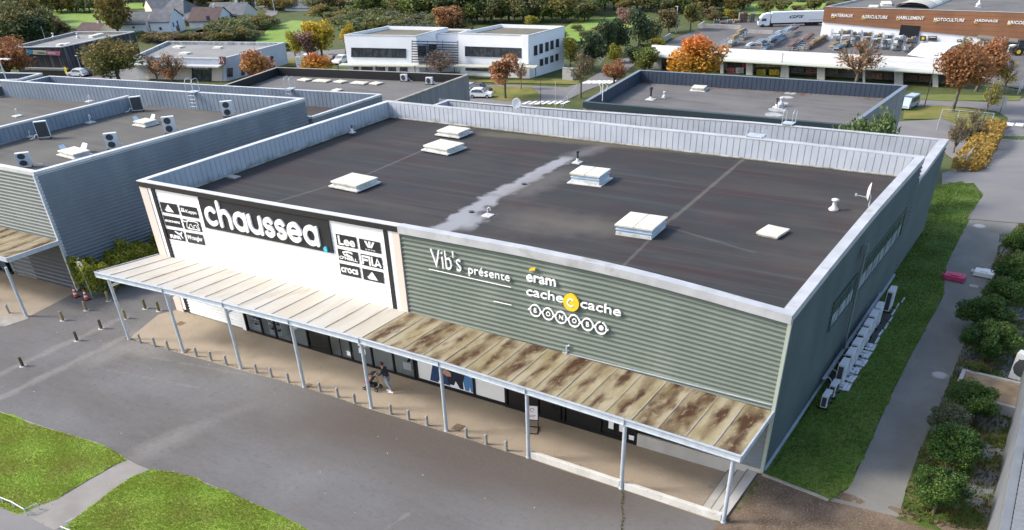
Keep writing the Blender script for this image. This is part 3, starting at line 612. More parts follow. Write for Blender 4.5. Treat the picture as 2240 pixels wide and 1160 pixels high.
def rust(n, L, src, c):
    fx_ = mth(n, 'FRACT', mth(n, 'DIVIDE', mth(n, 'ADD', sepz(n, src, 0), 40.55), 1.2678)); ce = mrange(n, mth(n, 'ABSOLUTE', mth(n, 'SUBTRACT', fx_, .5)), .08, .5, .15, -.10)
    oi = n.nodes.new('ShaderNodeObjectInfo'); ce = mth(n, 'ADD', ce, mrange(n, oi.outputs['Random'], 0, 1, -.09, .07)); ad = n.nodes.new('ShaderNodeVectorMath'); ad.operation = 'ADD'; L.new(src, ad.inputs[0]); cb = n.nodes.new('ShaderNodeCombineXYZ'); L.new(mth(n, 'MULTIPLY', oi.outputs['Random'], 57.), cb.inputs[1]); L.new(cb.outputs[0], ad.inputs[1]); src = ad.outputs[0]
    k0 = mrange(n, mth(n, 'ADD', ce,  noise(n, src, .75, 8, (1.6, .6, 1), (0, 0, .12))), .44, .74); k1 = mrange(n, mth(n, 'ADD', ce, noise(n, src, 1.3, 10, (1.6, .6, 1), (0, 0, -.2))), .51, .74)
    c = mix(n, mth(n, 'MULTIPLY', k0, .8), c, (.27, .195, .11, 1)); c = mix(n, mth(n, 'MULTIPLY', k1, .95), c, (.105, .05, .03, 1))
    c = mix(n, mth(n, 'MULTIPLY', mrange(n, noise(n, src, 3.5, 6, (1.5, .7, 1)), .56, .68), .45), c, (.62, .54, .38, 1)); return c
M_cst = mat('stained_canopy_sheet', (.60, .53, .36), .5, (.46, .39, .22), 1.1, 7, .4, .6, stretch=(1.5, .5, 1), spec=.4, extra=rust)
M_cwh = mat('pale_canopy_sheet', (.87, .85, .78), .45, (.84, .79, .66), .55, 6, .42, .65, stretch=(1.3, .4, 1), spec=.4, extra=lambda n, L, s, c: mix(n, mrange(n, noise(n, s, .9, 7, (1.6, .4, 1)), .55, .75, 0, .55), c, (.60, .50, .33, 1)))
def translucent(mt, f):
    n = mt.node_tree; b = n.nodes['Principled BSDF']; o = n.nodes['Material Output']; t = n.nodes.new('ShaderNodeBsdfTranslucent'); m = n.nodes.new('ShaderNodeMixShader'); m.inputs[0].default_value = f
    if b.inputs['Base Color'].links: n.links.new(b.inputs['Base Color'].links[0].from_socket, t.inputs[0])
    n.links.new(b.outputs[0], m.inputs[1]); n.links.new(t.outputs[0], m.inputs[2]); n.links.new(m.outputs[0], o.inputs[0])
translucent(M_cst, .5); translucent(M_cwh, .55)
NP = 32
for k in range(NP):
    xa = lerp(xe[0], xe[-1], k/NP)+.012; xb = lerp(xe[0], xe[-1], (k+1)/NP)-.012
    b = MB(); rows = []
    for t in np.linspace(0, 1, 5):
        row = []
        for x in np.linspace(xa, xb, 3):
            y = lerp(yb(x)-.05, -.06, t); row.append((x, y, lerp(zf(x)-.015, zw(x), t)-.018*math.sin(math.pi*t)*(1+math.sin(k*2.3))*(.3+1*(abs(x-(xa+xb)/2) < .1))))
        rows.append(row)
    b.grid(rows)
    part(b, 'roof_sheet', M_cst if k >= 16 else M_cwh, cano)
b = MB()
for k in range(NP+1):
    x = lerp(xe[0], xe[-1], k/NP)
    b.box(-.02, 0, 0, .02, 1, .02, 0, Matrix.Translation((x, yb(x)-.02, zf(x)-.005)) @ Matrix(((1, 0, 0, 0), (0, -yb(x)-.04, 0, 0), (0, zw(x)-zf(x), 1, 0), (0, 0, 0, 1))))
part(b, 'glazing_bar', mat('glazing_bar', (.36, .33, .31), .6, (.28, .23, .2), .8, 5, .45, .6), cano)
b = MB()
for k in range(8):
    xa, xb = xe[k] if k == 0 else pb[k].x, (pb[k+1].x if k < 7 else xe[-1])
    for x0, x1 in ((xa+.01, xb-.01),):
        for y0, y1, z0, z1 in ((-.14, -.06, -.30, 0.0), (-.19, -.14, -.30, -.27), (-.19, -.14, -.03, 0.0)):
            A = [(x0, yb(x0)+y0, zf(x0)+z0), (x1, yb(x1)+y0, zf(x1)+z0), (x1, yb(x1)+y1, zf(x1)+z0), (x0, yb(x0)+y1, zf(x0)+z0)]
            B = [(p[0], p[1], p[2]+z1-z0) for p in A]
            b.face(A[::-1]); b.face(B)
            for i in range(4): j = (i+1) % 4; b.face([A[i], A[j], B[j], B[i]])
    b.box(xb-.012, yb(xb)-.2, zf(xb)-.31, xb+.012, yb(xb)-.05, zf(xb)+.01)
for x in (xe[0]-.02, xe[-1]+.02):
    y0, y1 = yb(x)-.15, -.08
    A = [(x-.04, y0, zf(x)-.28), (x+.04, y0, zf(x)-.28), (x+.04, y1, zw(x)-.2), (x-.04, y1, zw(x)-.2)]; B = [(x-.04, y0, zf(x)+.03), (x+.04, y0, zf(x)+.03), (x+.04, y1, zw(x)+.05), (x-.04, y1, zw(x)+.05)]
    b.face(A[::-1]); b.face(B)
    for i in range(4): j = (i+1) % 4; b.face([A[i], A[j], B[j], B[i]])
part(b, 'edge_beam', M_galv, cano)
for k, p in enumerate(pb):
    z0 = 0.02; b = MB(); zt_ = zf(p.x)-.28
    b.tube([(p.x, p.y, z0), (p.x, p.y, zt_)], .095, 14); b.tube([(p.x, p.y, 0.0), (p.x, p.y, .05)], .13, 12); b.box(p.x-.12, p.y-.1, zt_-.01, p.x+.12, p.y+.1, zt_+.02); part(b, 'post', M_galv, cano, smooth=True)
    b = MB(); b.box(p.x-.05, p.y, 3.42, p.x+.05, -.2, 3.54); part(b, 'rafter', M_galv, cano)
b = MB(); b.tube([(-10.35, -.12, 4.05), (-10.35, -.12, 4.45), (-10.2, -.1, 4.5)], .05, 8); b.box(-10.6, -.1, 4.02, -.1, -.05, 4.06); part(b, 'flashing', M_galv, cano)
# low walls between the last posts
for k, (i, j) in enumerate(((6, 7), (7, 8))):
    a, c = pb[i], pb[j]; x0, x1 = a.x+.13, c.x-.13; b = MB(); P = [(x0, yb(x0)-.02), (x1, yb(x1)-.02), (x1, yb(x1)+.20), (x0, yb(x0)+.20)]
    b.prism(P, 0, .36); o = b.build('low_wall', mat('white_low_wall', (.56, .55, .52), .85, (.45, .44, .40), 1.4, 6, extra=lambda n, L, s, c: mix(n, mrange(n, noise(n, s, 4, 6), .58, .75, 0, .5), c, (.26, .24, .20, 1))), bevel=.015)
    tag(o, ['low white rendered wall between the third and second last canopy posts', 'low white rendered wall ending at the last canopy post by the steps'][k], 'low wall', 'low walls along the forecourt')

# ------------------------------------------------------------------ signs
M_cyan = mat('cyan_dot', (.06, .48, .62), .5); M_yel = mat('yellow_disc', (.72, .50, .03), .5)
def rect(c4):
    q = [ony(*p, -.03) for p in c4]     # tl tr br bl
    x0 = (q[0].x+q[3].x)/2; x1 = (q[1].x+q[2].x)/2; z1 = (q[0].z+q[1].z)/2; z0 = (q[2].z+q[3].z)/2; return x0, z0, x1, z1
def board(name, label, c4, cat='sign', t=.02, group=None):
    x0, z0, x1, z1 = rect(c4); th = thing(name, label, cat, ((x0+x1)/2, -.1, z0), group=group)
    q = [ony(*p, -.03) for p in c4]; sl = ((q[1].z-q[0].z)+(q[2].z-q[3].z))/(2*(x1-x0)); zc = (z0+z1)/2-(x1-x0)/2*sl; z0 = zc-(z1-z0)/2; z1 = 2*zc-z0
    b = MB(); pl = Pl((x0, -.02, z0), (1, 0, sl), (0, 0, 1), b); W_, H_ = (x1-x0)*math.sqrt(1+sl*sl), z1-z0; pl.poly([(0, 0), (W_, 0), (W_, H_), (0, H_)], 0, t); part(b, 'panel', M_blackp, th)
    b = MB(); return th, b, Pl((x0, -.02-t, z0), (1, 0, sl), (0, 0, 1), b), W_, H_
th, b, pl, W_, H_ = board('shop_sign', 'big black banner with thick white rounded lettering and a cyan dot on the white front', [(435.5, 431), (720, 483), (729, 553), (449, 497.5)], t=.07)
xh = H_*.64; sw = xh*.235; base = H_*.13; X = W_*.035
def glyph(ch, x):
    r = (xh-sw)/2; cx = x+sw/2+r; cy = base+sw/2+r; S = lambda p: pl.stroke(p, sw, .0, .09)
    if ch == 'c': S(arc(cx, cy, r, 48, 312, 20)); return 2*r+sw*.75
    if ch == 'a': S(arc(cx, cy, r, 0, 360, 28)); S([(cx+r, cy+r), (cx+r, base+sw/2)]); return 2*r+sw
    if ch == 'h': S([(x+sw/2, base+sw/2), (x+sw/2, base+xh*1.28)]); S([(x+sw/2, cy)]+arc(cx-.02, cy, r-.02, 170, 0, 14)+[(cx+r-.04, base+sw/2)]); return 2*r+sw
    if ch == 'u': S([(x+sw/2, cy+r)]+arc(cx, cy, r, 180, 360, 16)+[(cx+r, cy+r)]); S([(cx+r, cy), (cx+r, base+sw/2)]); return 2*r+sw
    if ch == 's':
        q = r/2; S(arc(x+sw/2+q*1.35, cy+q, q*1.25, 30, 270, 14, q)+arc(x+sw/2+q*1.35, cy-q, q*1.25, 90, -150, 14, q)); return q*2.6+sw*.95
    if ch == 'e': S(arc(cx, cy, r, -45, -360, 26)); S([(cx+r, cy), (cx-r, cy)]); return 2*r+sw
wd = 0
class _N:
    def stroke(s, *a, **k): pass
keep = pl; pl = _N(); tot = sum(glyph(ch, 0) for ch in 'chaussea'); pl = keep
gap = (W_*.89-tot)/7.4
for ch in 'chaussea': X += glyph(ch, X)+gap
part(b, 'lettering', M_letter, th)
b = MB(); pl = Pl(pl.O, (1, 0, 0), (0, 0, 1), b); pl.disc((W_*.955, base+sw*.45), sw*.52, 0, .10); part(b, 'dot', M_cyan, th)
pl_off = Vector((340, 430)); s1 = 1/9.667; s2 = 1/8.923
def Q(pts, o, s): return [(o[0]+x*s, o[1]+y*s) for x, y in pts]
LP = [[(95, 110), (450, 172), (498, 385), (145, 330)], [(505, 183), (872, 243), (915, 465), (550, 403)], [(165, 400), (525, 460), (562, 670), (215, 605)], [(575, 475), (940, 535), (983, 750), (622, 690)], [(232, 682), (590, 735), (632, 952), (280, 888)], [(640, 755), (1000, 815), (1048, 1032), (690, 968)]]
RP = [[(125, 103), (525, 180), (550, 398), (160, 325)], [(580, 195), (990, 275), (1010, 498), (610, 415)], [(165, 395), (560, 468), (583, 693), (195, 605)], [(615, 490), (1025, 575), (1040, 795), (640, 705)], [(203, 680), (590, 750), (620, 978), (232, 888)], [(648, 778), (1048, 855), (1075, 1080), (672, 990)]]
GL = 'black brand plaques on the white front'
def T_(s, u0, v0, u1, v1, **k): text(b, s, pl.P(u0*W_, v0*H_), pl.X, (0, 0, 1), (u1-u0)*W_, (v1-v0)*H_, .02, 0., **k)
def bars():
    for k, (x, hh_) in enumerate(((.26, .22), (.40, .42), (.54, .62))):
        pl.poly([(W_*u, H_*v) for u, v in ((x+.04, .16), (x+.18, .16), (x+.18-.30*hh_-.05, .16+hh_*1.12), (x+.04-.30*hh_-.03+.01, .16+hh_*.78))], 0, .02)
names = [('three slanted white bars, top left plaque of the left group', 0), ('small outlined wordmark and two seated figures, top right of left group', 1), ('one thin white line of capitals, middle left plaque', 2), ('white outlined panther on a white base, middle right of left group', 3), ('bold capitals with a leaping cat, bottom left plaque', 4), ('slab lettered wordmark, bottom right of the left group', 5)]
for k in range(6):
    th, b, pl, W_, H_ = board('brand_plaque', 'black plaque with '+names[k][0], Q(LP[k], (340, 430), s1), 'plaque', group=GL)
    if k == 0: bars()
    if k == 1:
        T_('Kappa', .33, .28, .95, .68, offset=.008); pl.poly([(W_*u, H_*v) for u, v in ((.05, .42), (.12, .66), (.17, .5), (.22, .66), (.29, .42))], 0, .02); pl.disc((.12*W_, .7*H_), .035*W_, 0, .02); pl.disc((.22*W_, .7*H_), .035*W_, 0, .02)
    if k == 2: T_('SKECHERS', .06, .42, .95, .62, offset=.03)
    if k == 3:
        C_ = lambda p: [(u*W_, v*H_) for u, v in p]; pl.stroke(C_([(.05, .88), (.10, .80), (.22, .82), (.30, .90), (.5, .92), (.72, .93), (.86, .86), (.92, .70), (.84, .62)]), .035*W_, 0, .02)
        pl.stroke(C_([(.28, .86), (.22, .60), (.18, .25), (.34, .25), (.36, .5), (.46, .62), (.52, .3), (.62, .28), (.60, .5), (.72, .6), (.80, .3), (.92, .25), (.84, .62)]), .03*W_, 0, .02); T_('AIRNESS', .18, .08, .93, .2, offset=.04)
    if k == 4:
        T_('PUMA', .16, .12, .78, .5, offset=.05, shear=.0); C_ = lambda p: [(u*W_, v*H_) for u, v in p]
        pl.poly(C_([(.50, .86), (.56, .92), (.72, .76), (.84, .78), (.90, .92), (.95, .92), (.93, .74), (.86, .62), (.90, .38), (.95, .30), (.88, .28), (.82, .46), (.76, .58), (.64, .66)]), 0, .022)
    if k == 5: T_('Wrangler', .05, .22, .95, .78, offset=.012)
    part(b, 'emblem', M_letter, th)
names = ['thick rounded three letter wordmark, top left plaque of the right group', 'flared crown emblem over tiny capitals, top right of right group', 'curling wave emblem over a wordmark, middle left plaque of the right group', 'heavy round cornered capitals, middle right plaque of the right group', 'bold lower case wordmark, bottom left plaque of the right group', 'three slanted bars, bottom right plaque of the right group']
for k in range(6):
    th, b, pl, W_, H_ = board('brand_plaque', 'black plaque with '+names[k], Q(RP[k], (720, 500), s2), 'plaque', group=GL); C_ = lambda p: [(u*W_, v*H_) for u, v in p]
    if k == 0: T_('Lee', .1, .1, .92, .9, offset=.022)
    if k == 1:
        for dx in (-.13, 0, .13): pl.poly(C_([(.5+dx*.5-.035, .36), (.5+dx*.5+.035, .36), (.5+dx*1.5+.06, .9), (.5+dx*1.5-.045, .9)]), 0, .02)
        T_('UNYK', .28, .10, .74, .22, spacing=1.6)
    if k == 2: T_("O'NEILL", .05, .14, .95, .42, offset=.02); pl.stroke(C_([(.72, .80), (.66, .86), (.42, .88), (.26, .76), (.32, .58), (.52, .5)]), .06*W_, 0, .02); pl.stroke(C_([(.48, .84), (.44, .68), (.56, .54), (.7, .48)]), .05*W_, 0, .02)
    if k == 3:
        s_ = .075*W_; pl.stroke(C_([(.34, .82), (.08, .82), (.08, .18)]), s_, 0, .02); pl.stroke(C_([(.10, .52), (.30, .52)]), s_, 0, .02); pl.stroke(C_([(.42, .84), (.42, .16)]), s_, 0, .02); pl.stroke(C_([(.54, .84), (.54, .18), (.64, .18)]), s_, 0, .02); pl.stroke(C_([(.70, .18), (.80, .82), (.93, .18)]), s_, 0, .02); pl.stroke(C_([(.75, .3), (.88, .3)]), s_*.7, 0, .02)
    if k == 4: T_('crocs', .06, .26, .92, .72, offset=.025)
    if k == 5: bars()
    part(b, 'emblem', M_letter, th)
# lettering on the green wall
def seg(px0, px1): a, c = ony(*px0, -.08), ony(*px1, -.08); return a, c
def wordsign(name, label, word, lb, rb, hpx, th=.07, m=M_letter, **k):
    "lb, rb: pixels of the baseline ends; letter box height in px at the left"
    a, c = ony(*lb, -.08), ony(*rb, -.08); hgt_ = hat_z(lb, hpx); o = thing(name, label, 'sign', ((a.x+c.x)/2, -.08, a.z)); b = MB()
    X_ = (c-a); text(b, word, a, X_, Vector((-X_.z, 0, X_.x)), X_.length, hgt_, th, 0., **k); part(b, 'lettering', m, o); return o, a, c, hgt_
def hat_z(p, hpx):
    a = ony(*p, -.08); bq = ony(p[0], p[1]-hpx, -.08); return bq.z-a.z
M_ledge = M_letter
o, a, c, h = wordsign('lettering_sign', 'tall narrow white name at the left of the green wall above a thin line', "Vib's", (947, 583), (1011, 594), 40, offset=-.01)
b = MB(); p, q = ony(939, 589, -.1), ony(1118, 629, -.1); b.tube([p, q], .02, 6); part(b, 'underline', M_letter, o)
o, a, c, h = wordsign('lettering_sign', 'small light white word between the tall name and the stacked names on the green wall', 'présente', (1027, 603), (1117, 621), 22, spacing=1.05)
b = MB(); p, q = ony(1080, 659, -.1), ony(1119, 668, -.1); b.tube([p, q], .02, 6); part(b, 'underline', M_letter, o)
o, a, c, h = wordsign('lettering_sign', 'short lower case white name with a yellow accent, topmost of the three stacked names', 'eram', (1153, 614), (1217, 627), 15, offset=.014)
b = MB(); p = ony(1158, 598, -.1); q = ony(1166, 594, -.1); p.z += .12; pl = Pl(p, (1, 0, 0), (0, 0, 1), b); dz = q.z-p.z; pl.poly([(0, 0), (.34, .1), (.38, .26), (.05, .12)], 0, .06); part(b, 'accent', M_yel, o)
o, a, c, h = wordsign('lettering_sign', 'long lower case white double name split by a yellow disc, middle of the stacked names', 'cache', (1153, 645), (1233, 662), 19, offset=.005)
b = MB(); a2, c2 = ony(1271, 672, -.08), ony(1359, 692, -.08); X_ = c2-a2; text(b, 'cache', a2, X_, Vector((-X_.z, 0, X_.x)), X_.length, h*1.0, .07, 0., offset=.005); part(b, 'lettering', M_letter, o)
b = MB(); p = ony(1251, 661, -.08); pl = Pl(p, (1, 0, 0), (0, 0, 1), b); pl.disc((0, 0), .42, 0, .10, 0, 32); part(b, 'disc', M_yel, o)
b = MB(); pl = Pl(p, (1, 0, 0), (0, 0, 1), b); pl.stroke(arc(0, 0, .17, 50, 310, 14), .06, .10, .12); part(b, 'lettering', M_letter, o)
o = thing('lettering_sign', 'white chain of six linked rings holding capitals, lowest of the stacked names', 'sign', (-9.5, -.08, 4.6)); b = MB()
p0, p1 = ony(1172, 679, -.08), ony(1316, 717, -.08); d = (p1-p0)/5
pl = Pl(p0, d, Vector((-d.z, 0, d.x)), b); L_ = d.length
for k in range(6):
    cx = k*L_; r_ = L_*.40
    if k < 5: pl.stroke(arc(cx, 0, r_, 12, 168, 14), .06, 0, .06); pl.stroke(arc(cx, 0, r_, -12, -168, 14), .06, 0, .06)
    else: pl.stroke(arc(cx, 0, r_, 12, 75, 8), .06, 0, .06); pl.stroke(arc(cx, 0, r_, 105, 168, 8), .06, 0, .06); pl.stroke(arc(cx, 0, r_, -12, -168, 14), .06, 0, .06)
    if k < 5:
        pl.stroke([(cx+r_*.97, r_*.2), (cx+L_-r_*.97, -r_*.2)], .07, 0, .06); pl.stroke([(cx+r_*.97, -r_*.2), (cx+L_-r_*.97, r_*.2)], .07, 0, .06)
        V, Fc = fontmesh('BONOB'[k], offset=.015); s_ = r_*.8/V[:, 1].max(); i = len(b.v); wv = V[:, 0].max()*s_
        for v in V: b.v.append(tuple(pl.P(cx-wv/2+float(v[0]*s_), -r_*.4+float(v[1]*s_), float(v[2]*.06))))
        for f in Fc: b.f.append(tuple(i+q for q in f)); b.m.append(0)
pl.disc((5*L_, 0), L_*.17, 0, .06); pl.stroke([(-r_*1.25, 0), (-r_*.95, 0)], .07, 0, .06); pl.stroke([(5*L_+r_*.95, 0), (5*L_+r_*1.3, 0)], .07, 0, .06)
part(b, 'lettering', M_letter, o)

# ------------------------------------------------------------------ things in front
B = [(308, 750), (340, 758), (369, 765), (431, 780), (463, 789), (496, 798), (562, 816), (595, 825), (632, 836), (701, 857), (740, 869), (777, 882), (856, 906), (895, 918), (935, 931), (1021, 958), (1064, 972), (1108, 986)]
def bollard(p):
    r = thing('steel_bollard', '', 'bollard', p); b = MB(); b.lathe([(.075, 0), (.075, .50), (.066, .505), (.066, .52), (.078, .525), (.078, .56), (.06, .59), (0, .60)], (0, 0, 0), 14); b.build('body', M_galvd, r, smooth=False)
    b = MB(); b.lathe([(.10, 0), (.10, .02), (.063, .025)], (0, 0, 0), 12); b.build('base_ring', M_galvd, r); return r
proto = None
bay = ['first', 'second', 'third', 'fourth', 'fifth', 'sixth']; which = ['left', 'middle', 'right']
for k, q in enumerate(B):
    p = atz(*q, .012)
    if proto is None: o = proto = bollard(p)
    else: o = copy_tree(proto); o.location = p
    tag(o, '%s one of three steel bollards between the %s pair of canopy posts from the left' % (which[k % 3], bay[k//3]), 'bollard', 'steel bollards along the forecourt')
WB = [((50, 801), 'dark', 'weathered timber bollard nearest the lawn at the far left'), ((169, 745), 'dark', 'dark timber bollard between the nearest one and the tall post row'), ((222, 719), 'dark', 'dark timber bollard just left of the first canopy post'), ((138, 701), 'light', 'pale timber bollard nearest the left shop forecourt'), ((189, 679), 'light', 'middle pale timber bollard in front of the hedge'), ((238, 658), 'light', 'pale timber bollard in front of the hedge, farthest of its row'), ((318, 675), 'mossy', 'green stained timber bollard under the canopy corner, left of two'), ((348, 680), 'mossy', 'green stained timber bollard under the canopy corner, right of two'), ((275, 697), 'light', 'timber bollard half hidden behind the first canopy post')]
MW = {'dark': mat('dark_timber', (.075, .065, .05), .9, (.12, .105, .08), 8, 5, stretch=(1, 1, .2)), 'light': mat('pale_timber', (.30, .23, .13), .9, (.20, .155, .09), 8, 5, stretch=(1, 1, .2)), 'mossy': mat('mossy_timber', (.17, .155, .09), .9, (.10, .10, .05), 8, 5)}
for q, c_, lab in WB:
    p = atz(*q, .005); h = max(.55, hat(p, q[1]-20)); o = thing('timber_bollard', lab, 'bollard', p, .3, group='timber bollards across the alley'); b = MB()
    b.lathe([(.10, 0), (.095, h*.9), (.085, h*.96), (.03, h)], (0, 0, 0), 8); b.build('post', MW[c_], o); b = MB(); b.lathe([(.22, 0), (.2, .012), (.12, .015)], (0, 0, 0), 12); b.build('footing', M_conc, o)
# traffic cones
for k, (q, h) in enumerate((((167, 650), .75), ((190, 656), .72))):
    p = atz(*q, .01); o = thing('traffic_cone', ['orange and white traffic cone against the hedge, left of two', 'orange and white traffic cone beside the round sign post'][k], 'traffic cone', p, group='traffic cones by the hedge')
    b = MB(); b.box(-.2, -.2, 0, .2, .2, .05); b.build('base', M_frame, o, bevel=.01)
    MO = mat('cone_orange', (.62, .07, .025), .5); MWc = mat('cone_white', (.75, .75, .75), .5); b = MB()
    zs = [.05, .22, .34, .46, .58, h]; rr = lambda z: lerp(.155, .035, (z-.05)/(h-.05))
    for i in range(5): b.lathe([(rr(zs[i]), zs[i]), (rr(zs[i+1]), zs[i+1])], (0, 0, 0), 16, i % 2)
    b.build('cone', [MO, MWc], o, smooth=True)
p = gnd(203, 652); o = thing('road_sign', 'round traffic sign seen from behind on a thin leaning pole by the hedge', 'road sign', p); o.rotation_euler = (0, R(-4), 0)
b = MB(); b.tube([(0, 0, 0), (0, 0, 2.5)], .03, 8); b.build('pole', M_galv, o); b = MB(); b.tube([(0, .03, 2.25), (0, .06, 2.25)], .30, 24); b.box(-.2, .0, 2.2, .2, .03, 2.3); b.build('disc', M_galv, o)
# standing notice board
p = atz(1165, 942, .012); o = thing('pavement_sign', 'standing notice board with a white poster and black frame beside a canopy post', 'pavement sign', p, R(20))
b = MB()
for x in (-.3, .3): b.box(x-.02, -.02, 0, x+.02, .02, 1.5); b.box(x-.02, -.35, 0, x+.02, .35, .04)
b.box(-.3, -.02, 1.46, .3, .02, 1.5); b.box(-.3, -.02, .62, .3, .02, .66); b.box(-.3, -.35, 0, .3, -.31, .04); b.box(-.3, .31, 0, .3, .35, .04); b.build('frame', M_frame, o)
b = MB(); b.box(-.28, -.012, .66, .28, .012, 1.46); b.build('panel', M_white, o); b = MB(); pl = Pl((-.28, -.012, .66), (1, 0, 0), (0, 0, 1), b); pl.stroke(arc(.28, .55, .1, 0, 300, 12), .03, 0, .004); pl.stroke([(.12, .25), (.44, .25)], .03, 0, .004); pl.stroke([(.12, .16), (.40, .16)], .03, 0, .004); b.build('printed_text', mat('print_red', (.45, .06, .07), .6), o)
# covers in the paving
for q, s_, lab, m_ in (((395, 708), .45, 'small square drain cover in the beige forecourt near the white shutter', M_gravel), ((1003, 935), .5, 'rusty square drain cover right of the sixth canopy post', M_gravel), ((1448, 1060+3), .0, '', None), ((1566, 1063), .5, 'small square cover in the paving below the steps', M_kerb), ((410, 766), .28, 'small rusty cover beside the second canopy post', M_gravel), ((675, 843), .3, 'small dark cover beside the fourth canopy post', M_gravel)):
    if not s_: continue
    p = atz(*q, .014); b = MB(); b.box(p.x-s_/2, p.y-s_/2, .0, p.x+s_/2, p.y+s_/2, .02); b.box(p.x-s_/2-.04, p.y-s_/2-.04, 0, p.x+s_/2+.04, p.y+s_/2+.04, .016); o = b.build('drain_cover', m_); tag(o, lab, 'drain cover')
for q, lab in (((2142, 496), 'round pale manhole cover at the top end of the sand path'), ((2055, 822), 'round pale manhole cover at the right edge of the sand path')):
    p = gnd(*q); o = thing('manhole_cover', lab, 'manhole cover', (p.x, p.y, p.z+.025)); b = MB(); b.lathe([(.36, 0), (.36, .03), (.30, .035), (.30, .028), (0, .03)], (0, 0, 0), 24); b.build('lid', M_conc, o); b = MB(); b.lathe([(.46, 0), (.44, .012), (.36, .014)], (0, 0, 0), 24); b.build('rim', M_kerb, o)
# rails in the lawn
for pts, lab in ((((-60, 1070), (0, 1088), (25, 1098), (52, 1114), (80, 1102)), 'bent low white steel rail at the corner of the left lawn'), (((158, 1136), (145, 1142), (133, 1152), (152, 1160), (180, 1172)), 'bent low white steel rail at the corner of the right lawn')):
    P = []
    for q in pts: p = atz(*q, .35); P.append(p)
    o = thing('lawn_rail', lab, 'railing', (P[2].x, P[2].y, 0), group='low rails round the lawns'); b = MB(); b.tube(P, .03, 8); part(b, 'rail', mat('rail_white', (.6, .6, .6), .5), o)
    b = MB()
    for p in (P[1], P[2], P[3], P[-1]): b.tube([(p.x, p.y, 0), p], .03, 8)
    part(b, 'leg', mat('rail_white', (0, 0, 0)), o)
# ------------------------------------------------------------------ person with pushchair
def skin(name, verts, edges, radii, mt, parent=None, root=0, sub=2):
    me = bpy.data.meshes.new(name); me.from_pydata(verts, edges, []); me.materials.append(mt); o = bpy.data.objects.new(name, me); COL.objects.link(o)
    o.modifiers.new('skin', 'SKIN').use_smooth_shade = True
    for i, r in enumerate(radii):
        sv = me.skin_vertices[0].data[i]; sv.radius = (r, r) if not isinstance(r, tuple) else r; sv.use_root = (i == root)
    s = o.modifiers.new('sub', 'SUBSURF'); s.levels = sub; s.render_levels = sub
    if parent is not None: o.parent = parent; KIDS.setdefault(parent.name, []).append(o)
    return o
pp = atz(850, 857, .015); pr = thing('person', 'walking person in a dark hooded jacket, grey joggers and white trainers, pushing a pushchair', 'person', pp, R(10))
# local: -x is forward (towards the pushchair)
M_skin = mat('skin', (.45, .25, .17), .6); M_jac = mat('dark_jacket', (.022, .025, .035), .8, (.035, .038, .05), 12, 4); M_jog = mat('grey_joggers', (.27, .30, .37), .9, (.22, .25, .31), 10, 4)
V = [(0, 0, .98), (-.06, 0, 1.2), (-.13, 0, 1.38), (-.17, 0, 1.47), (-.20, 0, 1.55), (-.22, 0, 1.63), (-.22, 0, 1.72),
     (-.10, .17, 1.40), (-.22, .24, 1.16), (-.46, .20, 1.02), (-.54, .19, 1.02), (-.10, -.17, 1.40), (-.22, -.24, 1.16), (-.46, -.20, 1.02), (-.54, -.19, 1.02),
     (0, .09, .92), (-.16, .10, .52), (.10, .10, .10), (0, -.09, .92), (.14, -.10, .52), (.30, -.10, .14), (.0, .10, .05), (.22, -.10, .05)]
E_ = [(0, 1), (1, 2), (2, 3), (3, 4), (4, 5), (5, 6), (2, 7), (7, 8), (8, 9), (9, 10), (2, 11), (11, 12), (12, 13), (13, 14), (0, 15), (15, 16), (16, 17), (0, 18), (18, 19), (19, 20), (17, 21), (20, 22)]
Rr = [.125, .13, .12, .055, .06, .095, .07, .06, .047, .035, .032, .06, .047, .035, .032, .085, .06, .04, .085, .06, .04, .04, .04]
skin('body', V, E_, Rr, M_skin, pr)
skin('jacket', [(0.01, 0, .88), (-.06, 0, 1.16), (-.12, 0, 1.37), (-.15, 0, 1.45), (-.10, .18, 1.39), (-.21, .25, 1.16), (-.44, .21, 1.03), (-.10, -.18, 1.39), (-.21, -.25, 1.16), (-.44, -.21, 1.03)], [(0, 1), (1, 2), (2, 3), (2, 4), (4, 5), (5, 6), (2, 7), (7, 8), (8, 9)], [(.18, .20), (.165, .20), (.15, .19), .10, .085, .068, .052, .085, .068, .052], M_jac, pr)
skin('hood', [(-.06, 0, 1.46), (-.10, 0, 1.52)], [(0, 1)], [(.10, .11), (.09, .10)], M_jac, pr)
skin('joggers', [(0, 0, .93), (0, .10, .86), (-.15, .105, .52), (.09, .10, .14), (0, -.10, .86), (.14, -.105, .52), (.28, -.10, .18)], [(0, 1), (1, 2), (2, 3), (0, 4), (4, 5), (5, 6)], [(.16, .17), .115, .085, .065, .115, .085, .065], M_jog, pr)
b = MB(); b.lathe([(.0, 1.795), (.07, 1.78), (.108, 1.71), (.11, 1.66), (.10, 1.64)][::-1], (-.20, 0, 0), 16); b.build('hair', mat('brown_hair', (.06, .04, .025), .9), pr, smooth=True)
b = MB(); b.tube([(-.31, 0, 1.64), (-.335, 0, 1.625), (-.315, 0, 1.61)], .016, 6); b.box(-.318, -.045, 1.655, -.300, -.02, 1.668, 1); b.box(-.318, .02, 1.655, -.300, .045, 1.668, 1); b.box(-.312, -.03, 1.585, -.300, .03, 1.592, 1)
b.lathe([(.0, -.03), (.02, 0), (.0, .03)], (-.21, .115, 1.64), 6); b.lathe([(.0, -.03), (.02, 0), (.0, .03)], (-.21, -.115, 1.64), 6); b.build('face', [M_skin, mat('face_dark', (.08, .03, .02), .6)], pr, smooth=True)
